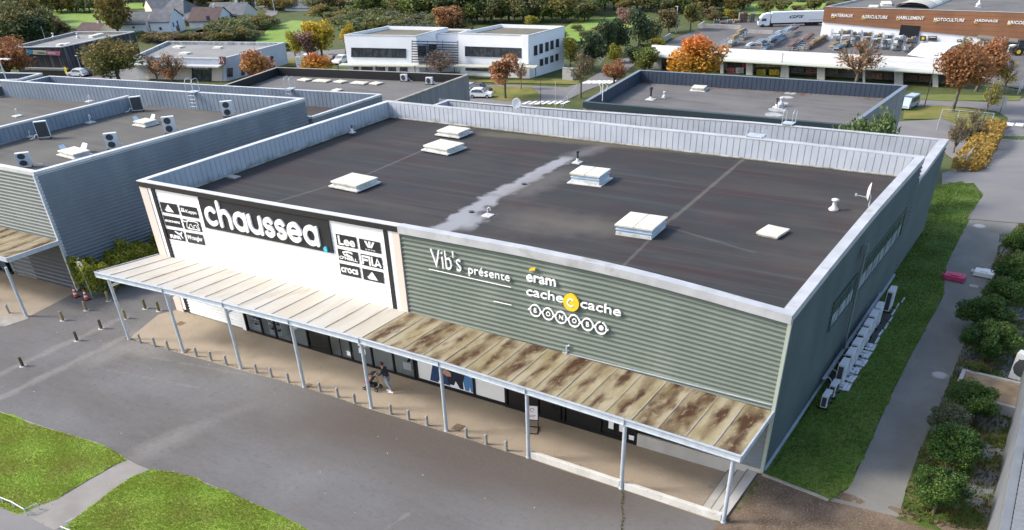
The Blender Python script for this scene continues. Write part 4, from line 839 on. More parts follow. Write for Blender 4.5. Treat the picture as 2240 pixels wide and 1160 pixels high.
for s_, x0, z0 in ((.10, -.02, .05), (-.10, .22, .07)):
    b = MB(); b.grid([[(x0+.14-u*.30, s_+w_*.05*(1-.5*abs(u-.5)), z0-.04+h*(1-.35*u)) for w_, h in ((-1, 0), (-1, .05), (-.6, .09), (.6, .09), (1, .05), (1, 0))] for u in np.linspace(0, 1, 6)]); b.face([(x0+.14, s_-.05, z0-.04), (x0+.14, s_+.05, z0-.04), (x0-.16, s_+.05, z0-.04), (x0-.16, s_-.05, z0-.04)]); b.build('shoe', mat('white_trainer', (.75, .75, .75), .6), pr, smooth=True, bevel=.01)
for s_ in (1, -1):      # fingers closed on the handle bar
    for k in range(4):
        y = s_*(.165+.022*k); o_ = b = MB(); b.tube([(-.55, y, 1.035), (-.585, y, 1.05), (-.61, y, 1.03), (-.60, y, 1.0)], [.011, .010, .009, .007], 6); b.build('finger', M_skin, pr, smooth=True)
    b = MB(); b.tube([(-.53, s_*.15, 1.02), (-.56, s_*.135, 1.0), (-.59, s_*.145, .995)], [.013, .011, .008], 6); b.build('thumb', M_skin, pr, smooth=True)
# pushchair
pc = thing('pushchair', 'black pushchair with raised hood and pink seat lining, pushed past a canopy post', 'pushchair', pp+Matrix.Rotation(R(10), 3, 'Z') @ Vector((-.98, 0, 0)), R(10))
M_tube = mat('pushchair_frame', (.03, .03, .03), .4); M_fab = mat('pushchair_fabric', (.025, .027, .04), .85)
b = MB()
for y in (-.24, .24):
    b.tube([(.36, y, 1.0), (.10, y, .70), (-.42, y, .12)], .015, 6); b.tube([(.12, y, .70), (.36, y, .14)], .015, 6); b.tube([(-.1, y, .42), (.26, y, .36)], .012, 6)
b.tube([(.36, -.24, 1.0), (.39, -.2, 1.03), (.39, .2, 1.03), (.36, .24, 1.0)], .018, 6); b.tube([(.36, -.24, .14), (.36, .24, .14)], .012, 6); b.tube([(-.42, -.24, .12), (-.42, .24, .12)], .012, 6); b.build('frame', M_tube, pc)
b = MB()
b.grid([[(.16, y, .82), (.08, y, .62), (.0, y, .50), (-.24, y, .50), (-.36, y, .34)] for y in (-.2, -.1, .1, .2)]); b.grid([[(-.24, y, .50), (0, y, .50), (.08, y, .64)] for y in (-.21,)]+[[(-.24, -.21, .60), (0, -.21, .60), (.1, -.21, .72)]]); b.grid([[(-.24, .21, .50), (0, .21, .50), (.08, .21, .64)], [(-.24, .21, .60), (0, .21, .60), (.1, .21, .72)]]); b.build('seat', M_fab, pc)
b = MB(); b.grid([[(.16-.34*math.sin(R(a))*1.0, y*(1-.1*math.sin(R(a))), .74+.34*math.cos(R(a))*(.85 if abs(y) > .2 else 1)) for y in (-.23, -.21, -.1, .1, .21, .23)] for a in range(-20, 71, 15)]); o_ = b.build('hood', M_fab, pc, smooth=True); md = o_.modifiers.new('s', 'SOLIDIFY'); md.thickness = .015
b = MB(); b.box(-.28, -.18, .53, .02, .18, .60); b.box(-.40, -.19, .37, -.26, .19, .56); b.build('blanket', mat('pink_blanket', (.42, .06, .26), .9), pc, bevel=.02)
b = MB(); b.box(-.2, -.18, .18, .24, .18, .36); b.build('basket', M_fab, pc, bevel=.02)
for x, r_ in ((-.42, .09), (.36, .11)):
    for y in (-.26, .26):
        b = MB(); b.tube([(x, y-.025, r_), (x, y+.025, r_)], r_, 16); wv = b.build('wheel', M_frame, pc); b = MB(); b.tube([(x, y-.03, r_), (x, y+.03, r_)], r_*.5, 10); b.build('hub', M_galvd, wv)
ch = thing('child', 'small child in a pink top sitting under the pushchair hood', 'child', pc.location, R(10)); skin('body', [(-.02, 0, .58), (.02, 0, .72), (.03, 0, .80), (.02, 0, .88), (-.2, .07, .62), (-.34, .07, .5), (-.2, -.07, .62), (-.34, -.07, .5), (-.08, .14, .66), (-.08, -.14, .66)], [(0, 1), (1, 2), (2, 3), (0, 4), (4, 5), (0, 6), (6, 7), (1, 8), (1, 9)], [.08, .08, .04, .08, .05, .035, .05, .035, .035, .035], M_skin, ch)
skin('top', [(-.03, 0, .6), (.02, 0, .74)], [(0, 1)], [.095, .095], mat('pink_blanket', (0, 0, 0)), ch)

# ------------------------------------------------------------------ rooftop kit
M_sky = mat('skylight_cover', (.64, .62, .54), .5, (.54, .50, .38), 2.5, 6, .4, .65, coord='obj', spec=.4, extra=lambda n, L, s, c: mix(n, mrange(n, noise(n, s, 5, 6), .6, .75, 0, .5), c, (.35, .33, .26, 1)))
M_skb = mat('skylight_curb_blue', (.36, .47, .58), .5, (.48, .58, .66), 2, 5, coord='obj'); M_skw = mat('skylight_flashing', (.58, .585, .57), .6, (.40, .40, .37), 3, 6, .45, .7, coord='obj')
RZ = 7.1
def skylight(name, label, c4, h, tall=False, two=False, z=RZ, flap=False, group='skylights on the main roof', mc=None, fl=True):
    "c4: pixels of the cover corners left, far, right, near"
    q = [atz(*p, z+h) for p in c4]; c = sum(q, Vector())/4; ux = ((q[2]-q[1])+(q[3]-q[0]))/2; uy = ((q[1]-q[0])+(q[2]-q[3]))/2; a = math.atan2(ux.y, ux.x); w_, d_ = ux.length/2, uy.length/2
    o = thing(name, label, 'skylight', (c.x, c.y, z-.02), a, group)
    if fl: b = MB(); b.box(-w_-.16, -d_-.16, 0, w_+.16, d_+.16, .07); b.build('flashing', M_skw, o)
    if tall:
        b = MB(); b.box(-w_+.02, -d_+.02, .06, w_-.02, d_-.02, .24); b.build('curb', M_skw, o); b = MB(); b.box(-w_+.06, -d_+.06, .24, w_-.06, d_-.06, h-.08); b.box(-w_, -d_, .36, w_, d_, .40); b.build('frame', M_skb, o)
    else:
        b = MB(); b.box(-w_+.04, -d_+.04, .06, w_-.04, d_-.04, h-.08); b.build('curb', M_skw, o)
    for s_ in ((-1, 1) if two else (0,)):
        x0, x1 = (-w_-.04, w_+.04) if not two else ((-w_-.04, -.012) if s_ < 0 else (.012, w_+.04))
        b = MB(); b.box(x0, -d_-.04, h-.08, x1, d_+.04, h+.02)
        b.grid([[(lerp(x0+.02, x1-.02, u), lerp(-d_-.02, d_+.02, v), h+.022+.05*math.sin(math.pi*u)*math.sin(math.pi*v)) for u in np.linspace(0, 1, 6)] for v in np.linspace(0, 1, 6)])
        b.build('cover', mc or M_sky, o, bevel=.012)
    if flap:
        for fc in ([(-w_*.6, d_+.1, .1), (w_*.2, d_+.1, .1), (w_*.1, d_+.5, .55), (-w_*.5, d_+.5, .55)], [(-w_-.1, -d_*.5, .1), (-w_-.1, d_*.3, .1), (-w_-.6, d_*.3, .5), (-w_-.6, -d_*.3, .5)]): b = MB(); b.face(fc); md = b.build('wind_deflector', M_skb, o).modifiers.new('s', 'SOLIDIFY'); md.thickness = .02
    return o
skylight('skylight', 'white double skylight raised on pale blue sides, nearest the front right', [(1347, 490), (1380, 464), (1458, 474), (1428, 503)], .62, True, True)
skylight('skylight', 'white double skylight on blue sides beside the pond stain', [(1245, 377), (1275, 363), (1337, 369), (1309, 386)], .6, True, True)
skylight('skylight', 'single flat yellowish white skylight left of the centre of the roof', [(725, 396), (770, 378), (824, 388), (780, 407)], .32)
skylight('skylight', 'single white skylight, middle of the three in the left row', [(929, 318), (962, 304), (1012, 313), (980, 327)], .32)
skylight('skylight', 'small white skylight nearest the back parapet', [(955, 285), (985, 275), (1030, 281), (1000, 291)], .3)
skylight('skylight', 'small flat white hatch near the right edge of the roof', [(1660, 508), (1678, 491), (1721, 500), (1706, 518)], .3)
M_vent = mat('vent_grey', (.55, .55, .56), .5); M_vdark = mat('vent_black', (.05, .05, .055), .5)
def vent(px, py, kind, label, z=RZ, s=1.):
    p = atz(px, py, z); o = thing('roof_vent', label, 'roof vent', (p.x, p.y, z-.02), group='vents on the flat roofs'); b = MB(); b.box(-.28*s, -.28*s, 0, .28*s, .28*s, .06); b.build('flashing', M_skw, o); b = MB()
    if kind == 'mush': b.lathe([(.17, .06), (.26, .16), (.27, .22), (.14, .34), (.11, .42), (.11, .62), (.2, .66), (.2, .72), (.08, .76), (0, .76)], (0, 0, 0), 16); b.xf(Matrix.Scale(s, 4)); b.build('cowl', M_vent, o, smooth=True)
    if kind == 'pipe': b.lathe([(.09, .06), (.09, .28)], (0, 0, 0), 12); b.build('collar', M_white, o); b = MB(); b.lathe([(.07, .2), (.07, .6), (.12, .62), (.12, .74), (.0, .76)], (0, 0, 0), 12); b.xf(Matrix.Scale(s, 4)); b.build('cowl', M_vdark, o)
    if kind == 'swan': b.tube([(0, 0, .05), (0, 0, .38)]+[(.1-.1*math.cos(R(t)), 0, .38+.1*math.sin(R(t))) for t in range(30, 211, 30)], .035, 8); b.xf(Matrix.Scale(s, 4)); b.build('pipe', M_vent, o)
    return o
vent(1822, 465, 'mush', 'white mushroom vent near the satellite dish'); vent(1263, 356, 'pipe', 'black capped pipe vent in the pale pond stain'); vent(1067, 472, 'swan', 'small swan neck pipe at the front of the pond stain'); vent(771, 290, 'pipe', 'small black pipe by the left parapet', s=.7)
for q, lab in (((509, 385), 'small pale patch plate at the front left corner of the roof'),):
    p = atz(*q, RZ-.1); b = MB(); b.box(p.x-.45, p.y-.3, RZ-.2, p.x+.45, p.y+.3, RZ-.13); b.box(p.x-.4, p.y-.25, RZ-.13, p.x+.3, p.y+.22, RZ-.10); o = b.build('patch_plate', M_conc); tag(o, lab, 'patch plate')
for q in ((1146, 403), (1031, 464)):
    p = atz(*q, RZ); b = MB(); b.lathe([(.16, 0), (.15, .05), (0, .06)], (p.x, p.y, RZ-.0), 12); o = b.build('roof_drain', M_vdark); tag(o, 'dark round roof drain in the pond stain, %s of two' % ('farther' if q[0] > 1100 else 'nearer'), 'roof drain', 'roof drains')
def dish(p, label, rz, d=.45):
    o = thing('satellite_dish', label, 'satellite dish', p, rz); b = MB(); rows = [[(r_*math.cos(R(t)), -.12*(1-(r_/d)**2)-.1, r_*math.sin(R(t))*1.1+.75) for t in range(0, 360, 20)] for r_ in (.01, d*.4, d*.7, d)]; b.grid(rows, closed=True); md = b.build('reflector', M_white, o, smooth=True); md.modifiers.new('s', 'SOLIDIFY').thickness = .02
    b = MB(); b.tube([(0, 0, 0), (0, 0, .5), (0, -.1, .75)], .03, 8); b.tube([(0, -.1, .45), (0, -.75, .55)], .018, 6); b.box(-.04, -.82, .5, .04, -.72, .62); b.build('mount', M_galv, o); return o
p = atz(1900, 452, 7.6); dish(p, 'white satellite dish with its feed arm, fixed to the right parapet', R(-78), .42)
p = ony(1125, 238, DP); p.z -= .5; p.y += .3; dish(p, 'grey satellite dish on the back parapet left of the ladders', R(200), .34)
def ladder(name, label, p0, hoop_h, low, wd=.5, ang=0., cage=True):
    "p0: point on the parapet top; low: depth of rungs below it"
    o = thing(name, label, 'ladder', p0, ang, group='parapet ladders'); b = MB()
    for x in (-wd/2, wd/2):
        b.tube([(x, -.12, -low), (x, -.12, hoop_h*.8), (x, .1, hoop_h), (x, .6, hoop_h), (x, .75, hoop_h*.8), (x, .75, -.1)], .022, 6)
    b.build('rail', M_galv, o); b = MB()
    for z in np.arange(-low+.15, .1, .28): b.tube([(-wd/2, -.12, z), (wd/2, -.12, z)], .015, 6)
    b.box(-wd/2-.05, -.1, .0, wd/2+.05, .7, .04); b.build('rung', M_galv, o); return o
ladder('ladder', 'galvanised step-over ladder on the back parapet of the main roof', ony(1650, 300, DP)+Vector((0, .0, .02)), .45, 1.1, 1.0)
ladder('ladder', 'galvanised step-over ladder on the rear parapet in front of the timber clad hall', ony(1722, 272, RY-.5)+Vector((0, 0, .0)), .9, .8, .7)
# ------------------------------------------------------------------ air conditioners
M_ac = mat('ac_white', (.62, .63, .63), .5, (.55, .56, .56), 1.5, 5, coord='obj'); M_grill = mat('ac_grille', (.05, .055, .06), .6)
def acunit(w_=.95, h=1.35, d=.36, fans=2, dark=False, pale=False):
    o = thing('air_conditioner', '', 'air conditioner'); b = MB(); b.box(-w_/2, -d/2, .08, w_/2, d/2, h); b.build('casing', M_ac, o, bevel=.015)
    b = MB()
    for k in range(fans):
        z = .08+(h-.08)*(k+.5)/fans; r_ = min((h-.1)/fans, w_*.9)*.42
        b.tube([(-w_*.08, -d/2-.03, z), (-w_*.08, -d/2+.01, z)], r_, 20)
    b.build('fan_grille', M_ac if pale else M_grill, o)
    b = MB()
    if dark: b.box(-w_/2+.04, d/2-.005, .14, w_/2-.04, d/2+.012, h-.06)
    else: b.box(-w_/2-.012, -d/2+.06, .14, -w_/2+.01, d/2-.05, h-.1)
    b.build('coil', M_grill, o)
    for x_ in (-w_/2, w_/2-.08): b = MB(); b.box(x_, -d/2-.1, 0, x_+.08, d/2+.1, .08); b.build('foot', M_frame, o)
    b = MB(); b.tube([(w_/2, .05, .3), (w_/2+.15, .05, .35), (w_/2+.3, .05, .1), (w_/2+.6, .1, .04)], .03, 6); b.build('pipe', M_white, o); return o
PAC = acunit(.95, 1.3, .36, 2, pale=True); PAC['label'] = ''
AE = [(1954, 630, 1.1), (1926, 665, 1.35), (1914, 682, 1.35), (1902, 702, 1.35), (1890, 722, 1.35), (1877, 744, 1.35), (1864, 765, 1.35), (1849, 789, 1.35), (1829, 834, .85), (1812, 857, .8)]
nm = ['set apart at the far end of the row', 'first of the close row from the far end', 'second of the close row from the far end', 'third of the close row from the far end', 'fourth of the close row from the far end', 'fifth of the close row from the far end', 'sixth of the close row from the far end', 'last tall one before the two small ones', 'small single one behind the nearest', 'small single one nearest the street']
small = acunit(.8, .75, .33, 1)
for k, (px, py, h) in enumerate(AE):
    hh_ = 1.3 if k < 8 else .75; z = 1.
    for _ in range(12): p = atz(px, py, z+hh_); z = T(p.x, p.y)+.05
    o = (PAC if k == 0 else (small if k == 8 else copy_tree(PAC if k < 8 else small))); o.location = (p.x, p.y-.1, z); o.rotation_euler = (0, 0, R(90))
    tag(o, 'white outdoor unit by the side wall, '+nm[k], 'air conditioner', 'air conditioners along the side wall')
b = MB(); b.prism([(.3, 8.8), (1.4, 8.8), (1.4, 19.0), (.3, 19.0)], lambda x, y: T(x, y)-.1, lambda x, y: T(x, y)+.06); o = b.build('equipment_slab', mat('dark_slab', (.075, .075, .07), .9, (.05, .05, .045), 2, 5)); tag(o, 'dark slab strip under the row of outdoor units', 'slab')
cp = thing('cable_tray', 'grey cable tray with loose pipes along the foot of the side wall', 'cable tray', (.3, 13, .8)); b = MB()
b.prism([(.12, 8.5), (.3, 8.5), (.3, 20), (.12, 20)], lambda x, y: T(x, y)+.5, lambda x, y: T(x, y)+.6); part(b, 'tray', M_galv, cp)
b = MB(); rnd = random.Random(4)
for y in np.arange(8.8, 19, .9):
    z = T(.5, y)+.1; b = MB(); b.tube([(.2, y, z+.5), (.4+rnd.random()*.2, y+.1, z+.35), (.6, y+rnd.random()*.3, z+.15), (.85, y+.2, z+.25)], .025, 5); part(b, 'pipe', M_white, cp)
# white trunking planks on the lawn
rnd = random.Random(11); A_, B_ = gnd(1842, 858), gnd(1976, 652); n = 13; M_plk = mat('white_planks', (.60, .61, .62), .6, (.25, .26, .27), 4, 6, .52, .62, stretch=(1, 1, 1))
for k in range(n):
    t0, t1 = k/n, (k+1)/n; a = A_.lerp(B_, t0+.004); c = A_.lerp(B_, t1-.004+.03*rnd.random()*0); d = (c-a); ww = .52 if k < 6 else .25-.012*k+.05*rnd.random()
    off = (rnd.random()-.5)*.12; L_ = d.length; mid = (a+c)/2; z = T(mid.x, mid.y)+.05
    M = Matrix.Translation((mid.x+off, mid.y, z)) @ Matrix.Rotation(math.atan2(d.y, d.x)+(rnd.random()-.5)*.1, 4, 'Z') @ Matrix.Rotation((rnd.random()-.5)*.06, 4, 'X')
    o = thing('trunking_plank', 'length of flattened white trunking on the side lawn, number %s from the street end' % ['one', 'two', 'three', 'four', 'five', 'six', 'seven', 'eight', 'nine', 'ten', 'eleven', 'twelve', 'thirteen'][k], 'plank', group='white trunking lengths lying on the lawn'); o.matrix_world = M
    b = MB()
    for q in range(3 if k < 6 else 2):
        y0 = -ww/2+q*ww/3; b.box(-L_/2*.97+rnd.random()*.05, y0, 0, L_/2*.97, y0+ww/3-.02, .05+.02*rnd.random())
    b.build('trunking', M_plk, o)
# plastic barriers lying on the path
for q, lab, c_, s_ in (((2088, 612), 'pink plastic road barrier lying flat on the sand path', (.50, .055, .13), 1.), ((2152, 604), 'white plastic road barrier lying by the shrubs at the path edge', (.68, .68, .66), .95)):
    p = gnd(*q); o = thing('road_barrier', lab, 'barrier', p+Vector((0, 0, .05)), R(-6)); mt = mat('barrier_'+('pink' if c_[0] < .55 else 'white'), c_, .55); b = MB()
    b.prism([(-.62*s_, -.42), (.62*s_, -.42), (.55*s_, .38), (.2, .38), (.2, .44), (-.2, .44), (-.2, .38), (-.66*s_, .34)], 0, .28); b.build('body', mt, o, bevel=.05)
    b = MB(); b.box(-.5, -.12, .282, .5, .02, .30); b.box(-.25, -.3, .282, .25, -.2, .33); b.build('rib', mt, o, bevel=.01); b = MB(); b.tube([(-.68, 0, .14), (-.80, 0, .14)], .09, 10); b.build('connector', mt, o)
p = gnd(2130, 627); b = MB(); b.box(-.25, -.2, 0, .25, .2, .04); b.xf(Matrix.Translation(p)); o = b.build('foot_slab', M_conc); tag(o, 'small loose slab on the path below the white barrier', 'slab')
# lawn kerb and stone gutter
kp = [gnd(*q) for q in ((1668, 1040), (1700, 1052), (1740, 1068), (1780, 1083), (1812, 1096))]; b = MB()
for i in range(4):
    a, c = kp[i], kp[i+1]; d = (c-a).normalized(); nn = Vector((-d.y, d.x, 0))*.06
    P = [a-nn, c-nn, c+nn, a+nn]; b.face([q+Vector((0, 0, .09)) for q in P])
    for u in range(4): v = (u+1) % 4; b.face([P[u]-Vector((0, 0, .05)), P[v]-Vector((0, 0, .05)), P[v]+Vector((0, 0, .09)), P[u]+Vector((0, 0, .09))])
o = b.build('kerb', M_kerb); tag(o, kind='structure')
# planter box and unit on the right
q = [gnd(*s) for s in ((2104, 826), (2300, 872), (2300, 935), (2082, 878))]; o = thing('planter', 'low concrete platform filled with sandy soil at the right edge', 'planter', q[0]); P = [(v.x, v.y) for v in q]; zt_ = q[0].z+.45
b = MB(); b.prism(P[::-1], q[0].z-.5, zt_-.08); part(b, 'fill', mat('sandy_soil', (.33, .24, .15), .95, (.17, .13, .09), 1., 6), o)
b = MB()
for i in (0, 2, 3):
    a, c = Vector((*P[i], 0)), Vector((*P[(i+1) % 4], 0)); d = (c-a).normalized(); nn = Vector((-d.y, d.x, 0))*.1
    b.prism([(a-nn-d*.1)[:2], (c-nn+d*.1)[:2], (c+nn+d*.1)[:2], (a+nn-d*.1)[:2]], q[0].z-.5, zt_+.002*i)
part(b, 'kerb_wall', M_conc, o)
p = gnd(2222, 835); o = acunit(1.25, 1.5, .5, 1, False); o.location = p+Vector((.25, .2, 0)); o.rotation_euler = (0, 0, R(-12)); tag(o, 'large grimy white unit behind the sandy platform at the right edge', 'air conditioner')
b = MB()
for k in range(6): b.box(-.45, -.262, .4+k*.14, .45, -.255, .5+k*.14)
b.build('louvre', M_grill, o)
p = gnd(2235, 912); o = acunit(1.0, .6, .45, 1, False); o.location = p+Vector((.35, 0, 0)); tag(o, 'small white unit with a dark front beside the grey shed roof', 'air conditioner')
p = gnd(2262, 745); o = acunit(1.4, 1.9, 1., 1); o.location = p+Vector((.3, 0, 0)); tag(o, 'tall white cabinet cut off by the right edge of the frame', 'air conditioner')
# shed with ribbed roof in the bottom right corner
a, c = atz(2187, 1160, 3.4), atz(2236, 905, 3.4); d = (c-a); a2 = a-d*.4; c2 = c+d*.9; sh = thing('ribbed_shed', 'grey shed with a ribbed roof and smooth gutter in the bottom right corner', 'shed', (a.x, a.y, 0))
dn = d.normalized(); rn = Vector((dn.y, -dn.x, 0)); gw = .32
M_shed = mat('shed_grey', (.17, .185, .20), .6, (.14, .155, .17), 1, 5)
b = MB(); P = [a2, c2, c2+rn*6, a2+rn*6]; b.prism([p[:2] for p in P][::-1], 0, 3.0); part(b, 'wall', M_shed, sh)
b = MB(); b.face([a2, a2+rn*gw, c2+rn*gw, c2]); b.face([a2-Vector((0, 0, .3)), a2, c2, c2-Vector((0, 0, .3))]); part(b, 'gutter', M_shed, sh)
b = MB(); ln = (c2-a2).length; nr = int(ln/.33); e0 = a2+rn*(gw+.02)+Vector((0, 0, .03))
rows = [[], []]
for k in range(nr):
    for u, h in ((0, 0), (.4, 0), (.5, .07), (.85, .07), (.95, 0)):
        q0 = e0+dn*ln*(k+u)/nr+Vector((0, 0, h)); rows[0].append(q0); rows[1].append(q0+rn*5.6+Vector((0, 0, .5)))
b.grid(rows); part(b, 'roof', M_shed, sh)

# ------------------------------------------------------------------ generic flat roofed hall
M_timb = mat('grey_timber_cladding', (.155, .145, .14), .85, (.085, .08, .08), 1.2, 6, .35, .65, stretch=(3, 3, .15), extra=lambda n, L, s, c: mix(n, mrange(n, noise(n, s, 4, 4, (2, 2, .06)), .45, .6, 0, .6), c, (.24, .225, .21, 1)))
M_timb2 = mat('weathered_timber', (.24, .235, .24), .85, (.17, .165, .165), 1.2, 6, .35, .65, stretch=(3, 3, .2), extra=lambda n, L, s, c: mix(n, mrange(n, noise(n, s, 4, 4, (2, 2, .06)), .45, .6, 0, .5), c, (.32, .31, .30, 1)))
M_felt = mat('grey_felt_roof', (.135, .13, .125), .9, (.10, .097, .095), .3, 6, .35, .65, extra=lambda n, L, s, c: mix(n, mrange(n, noise(n, s, .9, 6, (.15, 1.6, 1)), .45, .75, 0, .5), c, (.18, .17, .16, 1)))
M_felt2 = mat('grey_brown_felt', (.105, .10, .088), .9, (.08, .077, .073), .3, 6, extra=lambda n, L, s, c: mix(n, mrange(n, noise(n, s, .9, 6, (.12, 2, 1)), .45, .75, 0, .5), c, (.14, .135, .12, 1)))
M_dbl = mat('dark_blue_lining', (.045, .062, .09), .45, (.04, .055, .08), 1, 4)
def hall(name, label, cat, corners, drop, wall_m, roof_m, cop_m, lin_m, zb=None, pw=.3, ch=.15, skip_lin=(), corr_walls=(), cmat=None, linv=True):
    "corners: world points of the parapet top, counter clockwise seen from above"
    n = len(corners); c = sum((Vector(p) for p in corners), Vector())/n; z0 = min(T(p[0], p[1]) for p in corners)-1 if zb is None else zb
    o = thing(name, label, cat, (c.x, c.y, z0)); C3 = [Vector(p) for p in corners]
    ins = []
    for i in range(n):
        a, p, q = C3[i-1], C3[i], C3[(i+1) % n]; d1 = (p-a); d1.z = 0; d1.normalize(); d2 = (q-p); d2.z = 0; d2.normalize(); n1 = Vector((-d1.y, d1.x, 0)); n2 = Vector((-d2.y, d2.x, 0)); bb = (n1+n2); ins.append(p+bb/max(.3, bb.length_squared)*2*pw)
    for i in range(n):
        a, p = C3[i], C3[(i+1) % n]; b = MB()
        if i in corr_walls: corr(b, a, p, z0, lambda t: lerp(a.z, p.z, t)-.1, .235, .06, flip=1, cols=4)
        else: b.face([(a.x, a.y, z0), (p.x, p.y, z0), (p.x, p.y, p.z-.02), (a.x, a.y, a.z-.02)])
        part(b, 'wall', wall_m, o)
    b = MB()
    for i in range(n):
        j = (i+1) % n; a, p = C3[i], C3[j]; e = (p-a).normalized(); w_ = Vector((e.y, -e.x, 0))*.05
        b.face([a, p, ins[j], ins[i]]); b.face([a+w_-Vector((0, 0, ch)), p+w_-Vector((0, 0, ch)), p+w_, a+w_]); b.face([a+w_, p+w_, p, a])
    part(b, 'coping', cop_m, o)
    b = MB()
    for i in range(n):
        j = (i+1) % n; a, p = ins[i], ins[j]
        if linv: corr(b, p, a, lambda t: lerp(p.z, a.z, t)-drop, lambda t: lerp(p.z, a.z, t)-.01, .42, .03, True, flip=1)
        else: b.face([(p.x, p.y, p.z-drop), (a.x, a.y, a.z-drop), a, p])
    part(b, 'parapet_lining', lin_m, o)
    b = MB(); b.face([(p.x, p.y, p.z-drop) for p in ins]); part(b, 'roof', roof_m, o); return o
# left neighbour
zN = 8.05
N = [atz(-400, 300, zN), Vector((-49.55, -1.15, 7.95)), Vector((-47.55, 22.2, 8.0)), atz(0, 175, zN), atz(-400, 150, zN)]
N[0] = Vector((-78, -2.4, 8.05)); N[4] = Vector((-95, 14.5, 8.05))
nb = hall('retail_building', 'blue grey ribbed shop building on the left with white copings and a rusty canopy', 'shop building', N, 1.35, M_blue_cl, M_felt2, M_copw, M_innerb, zb=-.3, pw=.35, ch=.25, corr_walls=(1,), linv=True)
b = MB(); corr(b, (-75, -2.2), (-49.6, -1.2), 3.3, 7.8, .235, .035, flip=1, cols=4); part(b, 'front_wall', mat('pale_green_cladding', (.14, .165, .165), .5, (.125, .15, .15), .5, 5, extra=wall_stain), nb)
b = MB(); corr(b, (-56.6, -1.45), (-49.6, -1.17), .0, 3.3, .30, .05, flip=1, cols=2); part(b, 'front_wall', mat('dark_blue_cladding', (.05, .065, .085), .5), nb)
b = MB(); b.box(-49.66, -1.3, 0, -49.5, -1.05, 7.8); part(b, 'corner_trim', M_galv, nb)
# divider on its roof
b = MB(); A_, B_ = Vector((-64.4, -1.5, 7.8)), Vector((-63.6, 17.4, 7.8)); b.face([A_, B_, B_+Vector((-.35, 0, 0)), A_+Vector((-.35, 0, 0))][::-1]); corr(b, A_, B_, 6.65, 7.78, .4, .03, True, flip=1, m=1); b.face([A_+Vector((.02, 0, 0)), B_+Vector((.02, 0, 0)), B_+Vector((.02, 0, -.12)), A_+Vector((.02, 0, -.12))]); part(b, 'roof_divider', [M_copw, M_innerb], nb)
# its shop front and canopy
b = MB(); b.face([(-75, -1.6, .05), (-56.7, -1.6, .05), (-56.7, -1.6, 3.2), (-75, -1.6, 3.2)]); part(b, 'window_pane', M_clear, nb)
b = MB(); b.box(-75, 1.5, 0, -56.7, 1.6, 3.2, 0); b.box(-75, -1.4, .02, -56.7, 1.5, .05, 1); b.box(-56.7, -1.5, 0, -56.6, 1.6, 3.2); part(b, 'shop_interior', [mat('cream_wall', (.55, .52, .36), .8), M_intf], nb)
b = MB()
for x in (-57.0, -58.4, -60.2): b.box(x-.05, -1.72, 0, x+.05, -1.44, 3.2)
b.box(-75, -1.7, 0, -56.7, -1.44, .15); part(b, 'shopfront_frame', M_frame, nb)
nc = thing('canopy', 'rust stained lean-to canopy with one blue post on the left shop building', 'canopy', (-55, -3, 0)); PQ = [ony(128, 527, -1.25), None, None, None]
e1 = atz(15, 566, 3.55); wr = PQ[0]; dx = Vector((-1, -.035, 0))
for k in range(14):
    a = wr+dx*1.25*k; c = wr+dx*1.25*(k+1); a2 = Vector((e1.x, e1.y, 3.55))+dx*1.25*k; c2 = a2+dx*1.25
    b = MB(); ins_ = dx*.02; b.face([c2, a2+ins_, a+ins_, c]); part(b, 'roof_sheet', M_cst, nc)
b = MB()
for k in range(15):
    a = wr+dx*1.25*k+Vector((0, 0, -.012)); a2 = Vector((e1.x, e1.y, 3.54))+dx*1.25*k; b.tube([a, a2], .03, 4)
part(b, 'glazing_bar', mat('glazing_bar', (0, 0, 0)), nc)
e1 = Vector((e1.x, e1.y, 3.55)); b = MB(); up = Vector((0, 0, .03)); dnv = Vector((0, 0, -.25))
for s, t in ((e1, e1+dx*18), (wr, e1)):
    dd = (t-s).normalized(); oo = Vector((dd.y, -dd.x, 0))*.05; oo = oo if oo.y < .02 else -oo
    P = [s+oo, t+oo, t-oo, s-oo]; b.face([p+up for p in P]); b.face([p+dnv for p in P][::-1])
    for i in range(4): j = (i+1) % 4; b.face([P[i]+dnv, P[j]+dnv, P[j]+up, P[i]+up])
part(b, 'edge_beam', M_galv, nc)
p = atz(58, 692, 0)
for k in range(3): b = MB(); q = p+dx*6.0*k; b.tube([(q.x, q.y, 0), (q.x, q.y, 3.35)], .095, 12); part(b, 'post', M_galv, nc, smooth=True)
o = copy_tree(proto); o.location = atz(20, 685, .012); tag(o, 'short steel bollard beside the left canopy post at the left edge of the picture', 'bollard', 'steel bollards along the forecourt')
# units and fittings on that roof
zr = zN-1.35
AN = [((58, 364), 30, 'f', 'white rooftop unit nearest the front corner of the left building'), ((250, 325), 34, 'f', 'white rooftop unit beside the right parapet, next to the front skylight'), ((375, 291), 36, 'f', 'white rooftop unit in the middle of the row along the right parapet'), ((501, 254), 33, 'f', 'white rooftop unit at the far end of the row along the right parapet'), ((303, 243), 32, 'd', 'dark grilled rooftop unit below the back parapet'), ((99, 302), 37, 'd', 'dark grilled rooftop unit beside the roof divider'), ((6, 212), 24, 'd', 'dark rooftop unit cut off by the left edge of the picture')]
PF = acunit(.95, 1.35, .36, 2); PD = acunit(.95, 1.35, .36, 1, True)
for k, (q, hp, ty, lab) in enumerate(AN):
    p = atz(q[0], q[1], zr); src = PF if ty == 'f' else PD; o = src if k in (0, 4) else copy_tree(src); o.location = p; h = hat(p, q[1]-hp); o.scale = (1.0, 1, h/1.35); o.rotation_euler = (0, 0, R(50) if ty == 'f' else R(-128)); tag(o, lab, 'air conditioner', 'air conditioners on the left roof')
